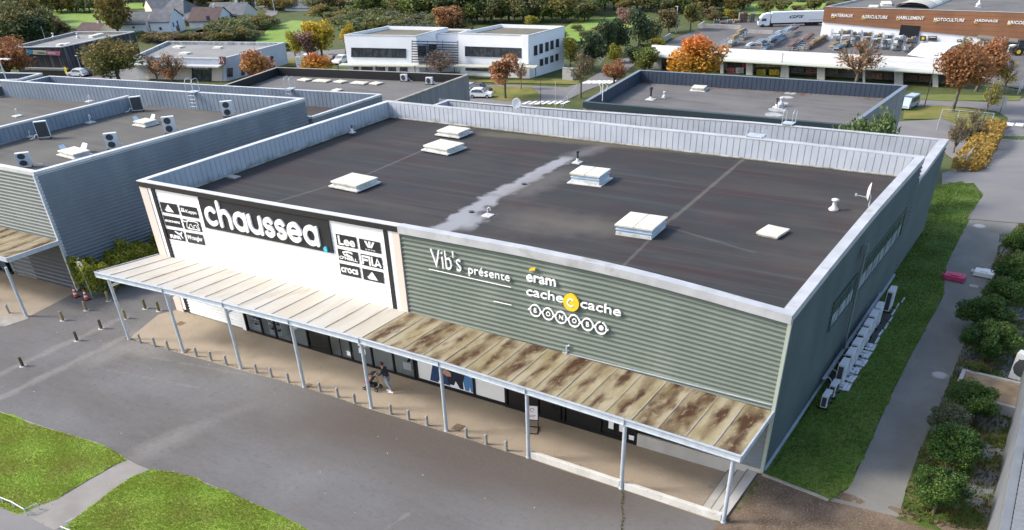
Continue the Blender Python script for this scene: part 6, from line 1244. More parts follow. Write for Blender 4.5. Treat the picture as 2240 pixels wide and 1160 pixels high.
for x in (cabL*.15, cabL*.75, tl*.72, tl*.79, tl*.86):
    b = MB(); b.tube([(x, -W2_*1.0, hT*.13), (x, -W2_*.75, hT*.13)], hT*.13, 14); b.tube([(x, W2_*1.0, hT*.13), (x, W2_*.75, hT*.13)], hT*.13, 14); b.build('wheel', M_frame, o)
b = MB(); x0g = tl*.42; text(b, 'GFS', (x0g, -W2_, hT*.58), (1, 0, 0), (0, 0, 1), tl*.22, hT*.2, .03, shear=.35, offset=.02); b.build('lettering', M_frm, o)
b = MB(); b.box(tl*.72, -W2_*1.02, hT*.42, tl*.95, -W2_*.99, hT*.46); b.build('side_stripe', M_steel, o)
# white tent
q = [gnd(*s) for s in ((1985, 128), (2052, 140), (2105, 108), (2035, 102))]; c = sum(q, Vector())/4; z0 = c.z; zt = 2.6; T4 = [atz(1985, 120, z0+zt), atz(2052, 130, z0+zt), atz(2106, 94, z0+zt), atz(2036, 93, z0+zt)]
o = thing('marquee', 'white tent roof in the yard behind the long store shed', 'tent', c); b = MB(); m0 = (T4[0]+T4[3])/2+Vector((0, 0, .7)); m1 = (T4[1]+T4[2])/2+Vector((0, 0, .7)); b.grid([[T4[0], T4[1]], [m0, m1], [T4[3], T4[2]]]); b.face([T4[0], m0, T4[3]]); b.face([T4[1], T4[2], m1]); part(b, 'roof', mat('tent_white', (.80, .80, .78), .6), o)
b = MB(); 
for p in T4: b.tube([(p.x, p.y, z0-.8), (p.x, p.y, p.z)], .05, 6)
part(b, 'pole', M_galv, o)
# storage racks
rnd = random.Random(21); M_rack = mat('rack_blue_grey', (.28, .33, .38), .5); WOODS = [mat('sawn_timber', (.34, .25, .14), .8, (.26, .19, .11), 3, 4), mat('grey_timber', (.18, .17, .16), .85), mat('brown_timber', (.17, .095, .07), .85), mat('pale_plastic', (.55, .55, .53), .6), mat('blue_tubes', (.25, .32, .38), .5)]
RK = [((1578, 110), (1632, 82), 'cantilever rack with pale boards, leftmost in the yard', 14, [0, 3, 0]), ((1640, 108), (1672, 92), 'low rack of pale steel lengths in the yard', 6, [3, 4]), ((1664, 112), (1735, 70), 'long blue grey cantilever rack of pipes beside the lorry', 15, [4, 2, 4, 2]), ((1732, 113), (1770, 84), 'rack of dark brown boards in the middle of the yard', 8, [2, 1, 2]), ((1756, 112), (1815, 78), 'long rack of sawn yellow timber in the yard', 9, [0, 2, 0, 0]), ((1822, 112), (1892, 82), 'rack of grey timber and glass lengths in front of the store wall', 9, [1, 4, 0])]
for (q0, q1, lab, hp, mats_) in RK:
    a, c = gnd(*q0), gnd(*q1); d = c-a; L_ = d.length; h = hat(a, q0[1]-hp*1.3); o = thing('cantilever_rack', lab, 'rack', a, math.atan2(d.y, d.x), 'racks in the yard'); n_ = max(4, int(L_/1.8)); b = MB(); sl = d.z/L_
    for k in range(n_+1): x = L_*k/n_; b.box(x-.06, -.08, x*sl-.3, x+.06, .08, h+x*sl); 
    for lv_ in (.1, .5, .85):
        for k in range(n_+1): x = L_*k/n_; b.box(x-.04, -1.1, h*lv_-.06+x*sl, x+.04, 1.1, h*lv_+x*sl)
    b.tube([(-.1, 0, h*.98), (L_+.1, 0, h*.98+L_*sl)], .05, 4); b.tube([(-.1, 0, -.1), (L_+.1, 0, -.1+L_*sl)], .07, 4); b.build('frame', M_rack, o)
    for j, lv_ in enumerate((.1, .5, .85)):
        m_ = mats_[j % len(mats_)]; x = 0
        while x < L_-2.5:
            l2 = rnd.uniform(2.5, 4.5)
            if rnd.random() < .8:
                b = MB(); hh = rnd.uniform(.15, h*.3); s_ = rnd.choice((-1, 1)); b.box(x, .15*s_, h*lv_+x*sl, min(L_, x+l2), .95*s_, h*lv_+hh+x*sl)
                for r_ in range(3): b.box(x+rnd.random()*.3, (.15+.25*r_)*s_, h*lv_+hh+x*sl, min(L_, x+l2)-rnd.random()*.3, (.36+.25*r_)*s_, h*lv_+hh+.12*rnd.random()+.05+x*sl)
                b.build('board_stack', WOODS[m_], o)
            x += l2+.1
# pallet racks along the store wall
for k, (x0, y0) in enumerate(((1815, 92), (1835, 93), (1857, 95), (1880, 97), (1903, 100), (1925, 102), (1948, 105), (1975, 108))):
    a = gnd(x0, y0+8); h = hat(a, y0-28); w_ = wat(a, 21); o = thing('pallet_rack', 'pallet rack bay with wrapped bins before the store wall, number %s from the left' % ('one two three four five six seven eight'.split()[k]), 'rack', a, ang+R(0), 'pallet racks before the store wall'); b = MB()
    for x in (0, w_): b.box(x-.05, -.5, -.3, x+.05, -.4, h); b.box(x-.05, .4, -.3, x+.05, .5, h)
    for z in (.5, h*.42, h*.75): b.box(0, -.5, z-.1, w_, -.42, z); b.box(0, .42, z-.1, w_, .5, z); b.box(0, -.5, z-.02, w_, .5, z)
    b.build('frame', M_rack, o)
    for z in (.5, h*.42, h*.75):
        for s in range(2):
            if rnd.random() < .85: b = MB(); xx = w_*(.08+.48*s); b.box(xx, -.4, z+.02, xx+w_*.36, .4, z+h*.18*rnd.uniform(.7, 1.2)); b.build('bin', WOODS[rnd.choice([3, 3, 3, 1, 0])], o, bevel=.03)
# pallet stacks left of the lorry
for k, (x, y, hp, w_) in enumerate(((1567, 52, 10, 12), (1582, 53, 7, 12), (1596, 53, 10, 10), (1612, 51, 9, 12), (1619, 50, 22, 8), (1629, 50, 23, 9), (1644, 50, 22, 10), (1603, 47, 5, 14))):
    a = gnd(x, y); h = hat(a, y-hp); w_ = wat(a, w_); o = thing('pallet_stack', 'dark stack of wooden pallets left of the lorry, number %s from the left' % 'one two three four five six seven eight'.split()[k], 'pallet stack', a, rnd.uniform(-.1, .1)+ang, 'pallet stacks by the lorry'); b = MB(); n_ = max(2, int(h/.22))
    for q in range(n_): z = h*q/n_; b.box(-w_/2+rnd.uniform(0, .06), -.5, z, w_/2, .5, z+h/n_*.3); b.box(-w_/2, -.5, z+h/n_*.3, -w_/2+.12, .5, z+h/n_); b.box(w_/2-.12, -.5, z+h/n_*.3, w_/2, .5, z+h/n_); b.box(-.06, -.5, z+h/n_*.3, .06, .5, z+h/n_)
    b.build('pallets', WOODS[[1, 2, 1, 0][k % 4]], o)
# concrete walls and fence of the yard
for q0, q1, hp, lab in (((1428, 106), (1466, 84), 12, 'grey concrete yard wall at the left end of the store shed'), ((1530, 62), (1620, 66), 10, 'long grey concrete bay wall in the yard'), ((1527, 62), (1541, 54), 8, 'short end of the concrete bay wall'), ((1628, 74), (1690, 76), 9, 'pale concrete bay wall in front of the lorry cab')):
    a, c = gnd(*q0), gnd(*q1); h = hat(a, q0[1]-hp); d = (c-a).normalized(); nn = Vector((-d.y, d.x, 0))*.12; b = MB(); b.prism([(a+nn)[:2], (a-nn)[:2], (c-nn)[:2], (c+nn)[:2]], lambda x, y: T(x, y)-.3, lambda x, y: T(x, y)+h); o = b.build('bay_wall', M_conc); tag(o, lab, 'wall')
def post(px, by, ty, label, name='street_lamp', cat='street lamp', col=None, r=.06, head=True):
    p = gnd(px, by); h = hat(p, ty); o = thing(name, label, cat, p); b = MB(); b.tube([(0, 0, 0), (0, 0, h)], [r, r*.6], 8); b.build('pole', col or M_galv, o)
    if head: b = MB(); b.box(-.5, -.12, h, .12, .12, h+.1); b.build('lamp_head', col or M_galv, o)
    return o
post(1478, 72, 15, 'tall pale floodlight mast behind the orange tree', r=.14); post(1705, 170, 116, 'thin dark post before the long store shed, left of the bare tree', col=M_frm, r=.07, head=False, name='post', cat='post'); post(2022, 234, 122, 'leaning dark lamp post left of the big red tree', col=M_frm, r=.07); post(1426, 156, 112, 'dark post at the left end of the store shed', col=M_frm, r=.06, head=False, name='post', cat='post')
post(874, 165, 112, 'grey lamp post in front of the left office block'); post(182, 166, 123, 'grey lamp post in front of the dark slatted hall', r=.05); post(655, 124, 116, 'white sign post', r=.03, head=False, name='post', cat='post') if 0 else None
post(1183, 250, 175, 'thin dark pole at the crossing behind the main roof', name='post', cat='post', col=M_frm, r=.05, head=False); post(1215, 238, 178, 'thin metal pole at the side road corner', name='post', cat='post', r=.05, head=False)
post(105, 104, 58, 'pale telegraph pole at the edge of the top left wood', name='telegraph_pole', cat='pole', r=.1, head=False); post(563, 28, -5, 'telegraph pole by the house road, left', name='telegraph_pole', cat='pole', r=.1, head=False); post(602, 31, -5, 'telegraph pole by the house road, right', name='telegraph_pole', cat='pole', r=.1, head=False); post(538, 24, -8, 'telegraph pole at the far bend', name='telegraph_pole', cat='pole', r=.1, head=False)
p = atz(18, 185, 6.0); o = thing('street_lamp', 'double armed lamp at the left edge behind the roofs', 'street lamp', p+Vector((0, 0, -6))); b = MB(); b.tube([(0, 0, 0), (0, 0, 8.2)], .07, 8); b.tube([(-1.2, 0, 8.2), (1.2, 0, 8.4)], .05, 6); b.box(-1.9, -.15, 8.1, -1, .15, 8.2); b.box(1, -.15, 8.35, 1.9, .15, 8.45); b.build('pole', M_galv, o)
# road sign at right, seen from behind
p = gnd(2186, 250); h = hat(p, 212); o = thing('road_sign', 'tall grey sign panel seen from behind at the right hand junction', 'road sign', p); b = MB(); b.tube([(0, 0, 0), (0, 0, h)], .05, 8); b.build('pole', M_frm, o); b = MB(); w_ = wat(p, 15); b.box(-w_/2, -.04, h*.45, w_/2, .04, h); b.build('panel', M_steel, o)
p = gnd(1391, 134); h = hat(p, 121); o = thing('road_sign', 'round red no entry sign beside the dark hedge', 'road sign', p); b = MB(); b.tube([(0, 0, 0), (0, 0, h)], .05, 6); b.build('pole', M_frm, o); b = MB(); b.box(-.8, -.05, h*.7, .8, .05, h); b.build('panel', mat('sign_pink', (.5, .22, .24), .6), o)
for (x, y, w0, h0, lab) in ((1243, 176, 26, 26, 'grey utility cabinet behind the bare tree'), (1252, 172, 13, 22, 'white poster cabinet beside the grey utility cabinet'), (1280, 162, 6, 9, 'small white panel right of the bare tree')):
    p = gnd(x, y); b = MB(); w_ = wat(p, w0)/2; h = hat(p, y-h0); o = thing('utility_cabinet', lab, 'cabinet', p); b.box(-w_, -.3, 0, w_, .3, h); b.build('body', M_steel if w0 > 20 else M_white, o, bevel=.03); b = MB(); b.box(-w_-.05, -.35, h, w_+.05, .35, h+.08); b.build('lid', M_steel, o)
# fences
def fence(pts, hp, label, post_m, every=2.0, wires=6, mesh=True, cat='fence'):
    W = [gnd(*q) for q in pts]; h = hat(W[0], pts[0][1]-hp); o = thing('wire_fence', label, cat, W[0]); b = MB(); bm_ = MB()
    for i in range(len(W)-1):
        a, c = W[i], W[i+1]; L_ = (c-a).length; n_ = max(1, int(L_/every))
        for k in range(n_+1 if i == len(W)-2 else n_): q = a.lerp(c, k/n_); z = T(q.x, q.y); b = MB(); b.tube([(q.x, q.y, z), (q.x, q.y, z+h)], .03, 6); part(b, 'post', post_m, o)
        m_ = max(2, n_); P0 = [a.lerp(c, k/m_) for k in range(m_+1)]
        for w_ in range(wires): bm_.tube([(q.x, q.y, T(q.x, q.y)+h*(w_+1)/wires) for q in P0], .007 if w_ < wires-1 else .03, 4)
        if mesh:
            n2 = int(L_/.8)
            for k in range(n2): q = a.lerp(c, k/n2); z = T(q.x, q.y); bm_.tube([(q.x, q.y, z), (q.x, q.y, z+h)], .006, 3)
    part(bm_, 'mesh', post_m, o); return o
fence(((2048, 286), (2056, 262), (2168, 272), (2108, 372), (2090, 378)), 24, 'pale wire enclosure round the bare shrubs right of the blue lined hall', M_galv)
fence(((2140, 195), (2226, 206), (2240, 192)), 26, 'white railing fence with a gate at the far right junction', M_white, 1.5, 3); fence(((1228, 240), (1262, 200)), 16, 'grey rail along the side road behind the main roof', M_galv, 1.5, 3, False); fence(((1308, 148), (1322, 128)), 14, 'grey mesh gate beside the evergreens', M_galv, 1.2, 4)
fence(((330, 78), (420, 66), (500, 50)), 4, 'low white fence along the house road', M_white, 3., 2, False)
# ------------------------------------------------------------------ cars
def carpaint(name, c): return mat('car_'+name, c, .25, spec=.6)
M_tyre = mat('tyre', (.02, .02, .02), .8)
def car(px, by, rz, paint, label, L=4.2, H=1.5, van=False, s=1.):
    p = gnd(px, by); o = thing('parked_car' if not van else 'parked_van', label, 'car' if not van else 'van', p, R(rz), 'parked cars'); o.scale = (s, s, s); W = .88; b = MB()
    hood = [(-L/2, .35), (-L/2, .62), (-L/2+.1, .78), (-L*.22, .92), (-L*.08, H*.97), (L*.12, H), (L*.34, H*.93), (L*.46, .95), (L/2, .80), (L/2, .35)] if not van else [(-L/2, .35), (-L/2, .75), (-L/2+.2, 1.0), (-L*.30, H*.95), (-L*.1, H), (L*.46, H), (L/2, H*.9), (L/2, .35)]
    wd_ = lambda z: W*(1-.16*max(0, (z-.9)/(H-.9))); rows = [[(x, s_*wd_(z)*k, z) for x, z in hood] for s_, k in ((-1, 1), (-1, .93), (1, .93), (1, 1))]
    rows[1] = [(x, -wd_(z)*.9, z+.03) for x, z in hood]; rows[2] = [(x, wd_(z)*.9, z+.03) for x, z in hood]; b.grid(rows); b.face(rows[0]); b.face(rows[3][::-1]); b.build('body', paint, o, smooth=False)
    for s_ in (-1, 1):
        b = MB(); wp = ([(-L*.17, .95), (-L*.07, H*.92), (L*.12, H*.94), (L*.31, H*.88), (L*.38, .97)] if not van else [(-L*.32, 1.05), (-L*.24, H*.88), (L*.38, H*.88), (L*.42, 1.05)]); f_ = [(x, s_*(wd_(z)+.012), z) for x, z in wp]; b.face(f_ if s_ < 0 else f_[::-1]); b.build('window', M_glz, o)
    b = MB(); (x0, z0), (x1, z1) = hood[3], hood[4]; b.face([(x0+.05, -wd_(z0)*.86, z0+.06), (x1-.06, -wd_(z1)*.86, z1+.0), (x1-.06, wd_(z1)*.86, z1+.0), (x0+.05, wd_(z0)*.86, z0+.06)]); b.v = [(x-.03, y, z+.035) for x, y, z in b.v]; b.build('windscreen', M_glz, o)
    for x in (-L*.31, L*.31):
        for s_ in (-1, 1):
            b = MB(); b.tube([(x, s_*(W-.18), .32), (x, s_*(W+.02), .32)], .32, 16); w_ = b.build('wheel', M_tyre, o); b = MB(); b.tube([(x, s_*(W+.0), .32), (x, s_*(W+.03), .32)], .19, 12); b.build('rim', M_galvd, w_)
    for s_ in (-1, 1):
        b = MB(); b.box(-L/2-.01, s_*.78-.14, .62, -L/2+.12, s_*.78+.10, .76); b.build('headlight', M_white, o); b = MB(); b.box(L/2-.1, s_*.78-.12, .7, L/2+.012, s_*.78+.10, .86); b.build('tail_light', mat('tail_red', (.3, .01, .01), .3), o)
    return o
WHT = carpaint('white', (.70, .71, .72)); GRY = carpaint('grey', (.08, .085, .095)); LBL = carpaint('pale_blue', (.33, .40, .45)); SIL = carpaint('silver', (.4, .41, .43)); DRK = carpaint('dark_red', (.05, .03, .035))
F = .66
car(681, 125, 110, WHT, 'white estate car on the road left of the yellow trees', 4.4, 1.65, s=.95); car(727, 138, 95, GRY, 'dark car half hidden above the low orange tree', s=.95); car(747, 139, 95, WHT, 'white car half hidden above the low orange tree', s=.95)
car(1052, 214, 200, WHT, 'white hatchback behind the left corner of the rear parapet', s=.95); car(1050, 203, 185, DRK, 'dark car behind the white hatchback', s=.95); car(1026, 202, 100, LBL, 'pale blue car beside the timber hall corner', s=.9)
car(172, 168, 15, WHT, 'white car beside the feather flag of the dark hall', s=.95); car(196, 165, 30, GRY, 'dark grey car right of the white one at the dark hall', s=.95); car(1986, 237, 80, LBL, 'pale blue van beside the corner of the blue lined hall', 4.3, 1.85, True, .9)
car(370, 76, 40, WHT, 'small white car in front of the white modern houses', s=.9); car(505, 41, 20, GRY, 'dark car in front of the farthest house', s=.9); car(2262, 530, 85, SIL, 'silver car cut off at the right edge beside the planting bed', s=1.) if 0 else None
# tractor and display crates
p = gnd(2232, 122); o = thing('tractor', 'dark red tractor under the awning at the far right', 'tractor', p, R(200)); sc_ = hat(p, 88)/2.8; b = MB(); b.box(-1.8, -.4, .8, -.1, .4, 1.5); b.build('bonnet', DRK, o, bevel=.05); b = MB()
for x in (-.1, 1.1):
    for y in (-.65, .65): b.box(x-.05, y-.05, .9, x+.05, y+.05, 2.7)
b.box(-.2, -.75, 2.7, 1.2, .75, 2.85); b.build('cab', M_frm, o); b = MB(); b.box(-.05, -.62, 1.4, 1.05, .62, 2.65); b.build('window', M_glz, o)
for x, r_ in ((.8, .85), (-1.4, .5)):
    for y in (-.85, .85): b = MB(); b.tube([(x, y-.2, r_), (x, y+.2, r_)], r_, 18); w_ = b.build('wheel', M_tyre, o); b = MB(); b.tube([(x, y-.22, r_), (x, y+.22, r_)], r_*.45, 12); b.build('rim', M_yel, w_)
o.scale = (sc_, sc_, sc_)
for k, (x, y) in enumerate(((2157, 108), (2177, 112), (2212, 119))):
    p = gnd(x, y); h = hat(p, y-21); w_ = wat(p, 20)/2; o = thing('gas_cage', 'arched white topped bottle cage under the awning, %s of three' % ['left', 'middle', 'right'][k], 'cage', p, ang, 'bottle cages'); b = MB(); b.box(-w_, -.4, 0, w_, .4, h*.1); b.box(-w_, -.4, 0, -w_+.06, .4, h*.8); b.box(w_-.06, -.4, 0, w_, .4, h*.8); b.box(-w_, -.4, h*.4, w_, .4, h*.44); b.build('frame', M_rack, o)
    b = MB(); b.prism([(w_*math.cos(R(t)), 0) for t in (0,)] + [(0, 0), (0, 0)], 0, 0) if 0 else None; rows = [[(w_*1.05*math.cos(R(t)), y_, h*.78+h*.22*math.sin(R(t))) for t in range(0, 181, 15)] for y_ in (-.42, .42)]; b.grid(rows); b.face(rows[0]); b.face(rows[1][::-1]); b.build('arched_top', M_white, o); b = MB()
    for q in range(4):
        for z in (.1, .45): xx = -w_+w_*2*(q+.5)/4; b.lathe([(w_*.2, 0), (w_*.2, h*.22), (w_*.08, h*.28), (0, h*.28)], (xx, 0, h*z), 8)
    b.build('bottles', mat('bottle_blue', (.20, .32, .38), .5), o)
# ------------------------------------------------------------------ houses
M_slate = mat('slate_roof', (.13, .135, .145), .8, (.09, .095, .105), .8, 5); M_rb = mat('brown_roof', (.10, .065, .06), .85, (.07, .05, .05), .8, 5); M_hw = mat('house_white', (.62, .64, .66), .8); M_hc = mat('house_cream', (.58, .54, .46), .8); M_dw = mat('dark_wood', (.07, .07, .07), .8)
def house(px, by, wpx, hp, rz, depth, label, wall=M_hw, roof=M_slate, eave=.55, hip=False, wins=(), chim=True, gw=True):
    p = gnd(px, by); W = wat(p, wpx)/2; H = hat(p, by-hp); E = H*eave; D_ = depth/2; o = thing('house', label, 'house', p+Vector((0, D_*.6, 0)), R(rz)); b = MB()
    for P in ([(-W, -D_), (W, -D_)], [(W, -D_), (W, D_)], [(W, D_), (-W, D_)], [(-W, D_), (-W, -D_)]): b.face([(*P[0], -1), (*P[1], -1), (*P[1], E), (*P[0], E)])
    if not hip: b.face([(W, -D_, E), (W, D_, E), (W, 0, H)]); b.face([(-W, D_, E), (-W, -D_, E), (-W, 0, H)])
    b.build('wall', wall, o); b = MB(); ov = .3; e = .12; hi = W*.5 if hip else 0; t = Vector((0, 0, .15))
    for s in (-1, 1):
        P = [Vector((-W-ov*(not hip)-hip*ov, s*(D_+ov), E-.15)), Vector((W+ov, s*(D_+ov), E-.15)), Vector((W+ov*(not hip)-hi, 0, H+e)), Vector((-W-ov*(not hip)+hi, 0, H+e))]; b.face(P if s < 0 else P[::-1]); b.face([P[0]-t, P[1]-t, P[1], P[0]])
    if hip: 
        for s in (-1, 1): P = [Vector((s*(W+ov), -D_-ov, E-.15)), Vector((s*(W+ov), D_+ov, E-.15)), Vector((s*(W-hi), 0, H+e))]; b.face(P if s > 0 else P[::-1])
    rf = b.build('roof', roof, o)
    if chim: b = MB(); b.box(W*.35, -.3, H-.6, W*.35+.6, .3, H+.7); b.build('chimney', M_hc, rf)
    for (sd, u, z, w_, h_) in wins:
        b = MB(); 
        if sd == 'f': b.box(u*W-w_/2, -D_-.06, z*E, u*W+w_/2, -D_+.02, z*E+h_)
        else: b.box(W-.02, u*D_-w_/2, z*E, W+.06, u*D_+w_/2, z*E+h_)
        b.build('window', M_glz, o)
    return o
house(288, 92-15, 70, 46, 28, 8, 'white modern house with a grey pitched roof, left of the pair of gabled houses', eave=.62, wins=(('s', -.5, .55, .6, 1.4), ('s', .3, .55, .6, 1.4), ('s', -.4, .05, .6, 1.3), ('s', .3, .05, .9, 1.3), ('f', .2, .6, .5, .4)), chim=False, wall=M_hw)
house(352, 76, 44, 52, 28, 8.5, 'second white modern gabled house, right of the first', eave=.62, wins=(('s', -.5, .5, .6, .9), ('s', .1, .5, .6, .9), ('s', .0, .0, 1.8, 1.5), ('f', 0, .4, .6, .6)), chim=False)
house(380, 44, 58, 40, 20, 9, 'house with a hipped slate roof behind the white modern pair', hip=True, eave=.45)
house(336, 34, 50, 36, 65, 9, 'cream gabled house with a small square gable window', wall=M_hc, roof=M_slate, eave=.5, wins=(('s', 0, .9, 1.2, 1.),))
house(445, 58, 66, 38, 25, 9, 'house with a brown and slate roof, dark wood front and white gable', wall=M_hw, roof=M_rb, eave=.42, wins=(('f', .4, 1.0, .9, .9),))
b_ = None
house(418, 56, 26, 22, 25, 6, 'dark wooden lean-to garage beside the brown roofed house', wall=M_dw, roof=M_slate, eave=.7, chim=False)
house(494, 46, 84, 37, 20, 8, 'long low slate roofed house, farthest right of the hamlet', wall=M_hc, roof=M_slate, eave=.45, wins=(('f', -.1, .15, 2.2, 2.), ('f', .55, .2, 1.4, 1.4), ('f', .8, .3, .8, .9)))
house(195, 80, 60, 26, 10, 8, 'dark brown roof of a house peeking above the slatted hall', wall=M_hc, roof=M_rb, eave=.4)
house(662, 22, 80, 22, 15, 9, 'grey roofed bungalow at the top edge behind the scrub', wall=M_hw, roof=M_slate, eave=.4, hip=True); house(765, 8, 50, 12, 10, 9, 'pale house cut by the top edge of the picture', wall=M_hw, roof=M_slate, eave=.5)
# ------------------------------------------------------------------ foliage
def leafmat(name, c1, c2, c3=None, top=None, trans=.25):
    if name in MATS: return MATS[name]
    mt = bpy.data.materials.new(name); mt.use_nodes = True; n = mt.node_tree; L = n.links; b = n.nodes['Principled BSDF']; o = n.nodes['Material Output']
    at = n.nodes.new('ShaderNodeAttribute'); at.attribute_name = 'tint'; se = n.nodes.new('ShaderNodeSeparateColor'); L.new(at.outputs['Color'], se.inputs[0])
    c = mix(n, mrange(n, se.outputs[0], .15, .8), (*c1, 1), (*c2, 1))
    if c3: c = mix(n, mrange(n, se.outputs[1], .62, .85), c, (*c3, 1))
    if top: c = mix(n, mrange(n, se.outputs[2], .45, .95), c, (*top, 1))
    oi = n.nodes.new('ShaderNodeObjectInfo'); c = mix(n, 1., c, mix(n, oi.outputs['Random'], (.8, .84, .8, 1), (1.15, 1.1, 1.1, 1)), 'MULTIPLY')
    L.new(c, b.inputs['Base Color']); b.inputs['Roughness'].default_value = .7; b.inputs['Specular IOR Level'].default_value = .25
    tr = n.nodes.new('ShaderNodeBsdfTranslucent'); L.new(c, tr.inputs[0]); ms = n.nodes.new('ShaderNodeMixShader'); ms.inputs[0].default_value = trans
    L.new(b.outputs[0], ms.inputs[1]); L.new(tr.outputs[0], ms.inputs[2]); L.new(ms.outputs[0], o.inputs[0]); MATS[name] = mt; return mt
LM = dict(
 orange=leafmat('leaf_orange', (.42, .19, .02), (.56, .30, .035), (.30, .20, .04), (.55, .17, .045)), red=leafmat('leaf_red_brown', (.27, .11, .05), (.39, .18, .075), (.36, .22, .06)),
 rust=leafmat('leaf_rust', (.31, .13, .065), (.42, .21, .10), (.25, .17, .07)), yellow=leafmat('leaf_yellow', (.50, .33, .03), (.60, .42, .05), (.30, .26, .04)), gold=leafmat('leaf_yellow_green', (.24, .23, .03), (.40, .34, .05), (.15, .17, .03)),
 laurel=leafmat('leaf_laurel', (.10, .15, .05), (.20, .26, .10), (.08, .11, .04)), amber=leafmat('leaf_amber', (.32, .19, .04), (.44, .28, .07), (.24, .20, .05)), olive=leafmat('leaf_olive', (.11, .12, .035), (.19, .175, .05), (.25, .15, .04)), dark=leafmat('leaf_dark_green', (.03, .052, .026), (.075, .105, .045), (.05, .07, .035)), mid=leafmat('leaf_green', (.08, .115, .03), (.15, .19, .045), (.20, .17, .04)),
 willow=leafmat('leaf_willow', (.12, .15, .06), (.21, .235, .10), (.16, .14, .06)), mauve=leafmat('leaf_mauve', (.22, .13, .10), (.32, .20, .16), (.18, .12, .09)), shrub=leafmat('leaf_shrub', (.025, .06, .014), (.06, .125, .025), (.12, .19, .04)),
 brown=leafmat('leaf_brown', (.15, .115, .05), (.22, .165, .08), (.13, .12, .05)), hedge=leafmat('leaf_hedge', (.22, .25, .03), (.42, .40, .06), (.13, .16, .025), trans=.35), forest=leafmat('leaf_forest', (.075, .10, .042), (.145, .165, .065), (.20, .16, .06)), grey=leafmat('leaf_grey_shrub', (.11, .125, .08), (.18, .19, .13), (.07, .10, .04)))
M_bark = mat('bark', (.09, .075, .055), .95, (.14, .125, .10), 6, 5, coord='obj', bump=.4)
def leafcloud(P, N_, size, seed, zs=None, squash=.65):
    "P: centres (n,3); N_: outward directions; returns a mesh of bent leaf sprays"
    rs = np.random.RandomState(seed); n = len(P)
    d = N_*.5+rs.normal(size=(n, 3))*.75; d /= np.linalg.norm(d, axis=1)[:, None]+1e-6
    a = np.cross(d, rs.normal(size=(n, 3))); a /= np.linalg.norm(a, axis=1)[:, None]+1e-6; b = np.cross(d, a)
    s = size*(.55+.9*rs.rand(n))[:, None]; q = squash
    V = np.stack([P-a*s, P-b*s*q*.9+a*s*.05, P+a*s, P+b*s*q], 1).reshape(-1, 3); 
    me = bpy.data.meshes.new('foliage'); me.vertices.add(4*n); me.vertices.foreach_set('co', V.ravel()); me.loops.add(4*n); me.loops.foreach_set('vertex_index', np.arange(4*n)); me.polygons.add(n)
    me.polygons.foreach_set('loop_start', np.arange(n)*4); me.update(calc_edges=True)
    ca = me.color_attributes.new('tint', 'FLOAT_COLOR', 'POINT'); zz = P[:, 2]; zz = (zz-zz.min())/(np.ptp(zz)+1e-6)
    # clumps that share a tint
    f = np.sin(P[:, 0]*3.1+seed)*np.sin(P[:, 1]*2.7+seed*2)*np.sin(P[:, 2]*3.7+seed*3)
    t0 = np.clip(.5+.32*f+.25*(rs.rand(n)-.5), 0, 1); t1 = np.clip(rs.rand(n)*.6+.4*(.5+.5*np.sin(P[:, 0]*1.9+P[:, 2]*2.2+seed)), 0, 1); t2 = np.clip(zz+.25*(rs.rand(n)-.5), 0, 1)
    C_ = np.repeat(np.stack([t0, t1, t2, np.ones(n)], 1), 4, 0); ca.data.foreach_set('color', C_.ravel()); me.materials.append(LM['mid']); return me
def crown_mesh(seed, n, size, lobes=16, lr=(.28, .42), low=.35, tall=1.):
    rs = np.random.RandomState(seed); P = []; D = []; cs = []
    for k in range(lobes):
        v = rs.normal(size=3); v /= np.linalg.norm(v); v[2] = v[2]*(1 if v[2] > 0 else low*2); r = .72*rs.rand()**.35; c = v*r; cs.append(c)
        q = rs.uniform(*lr); m_ = int(n/lobes*(.6+.8*rs.rand())); u = rs.normal(size=(m_, 3)); u /= np.linalg.norm(u, axis=1)[:, None]
        rr = q*(.55+.5*rs.rand(m_)**.6)[:, None]*(1+.22*np.sin(u[:, :1]*7+k)*np.sin(u[:, 1:2]*6)); P.append(c+u*rr); D.append(u)
    P = np.concatenate(P); D = np.concatenate(D); P[:, 2] *= tall; return leafcloud(P, D, size, seed), cs
CROWN = {}
def crowns(kind):
    if kind not in CROWN:
        spec = dict(full=(5200, .047, 22, (.26, .42), .35, 1.), sparse=(1100, .042, 22, (.2, .34), .35, 1.), bush=(3600, .055, 16, (.3, .45), .15, .8), far=(2200, .075, 14, (.28, .45), .35, 1.), scrub=(1900, .072, 12, (.32, .5), .15, .85), fine=(15000, .030, 34, (.14, .36), .3, .85), col=(2600, .06, 18, (.3, .42), .35, 1.))[kind]
        CROWN[kind] = [crown_mesh(i*17+len(kind)+hash(kind[0]) % 1+ord(kind[0]), spec[0], spec[1], spec[2], spec[3], spec[4], spec[5]) for i in range(4)]
    return CROWN[kind]
TRK = {}
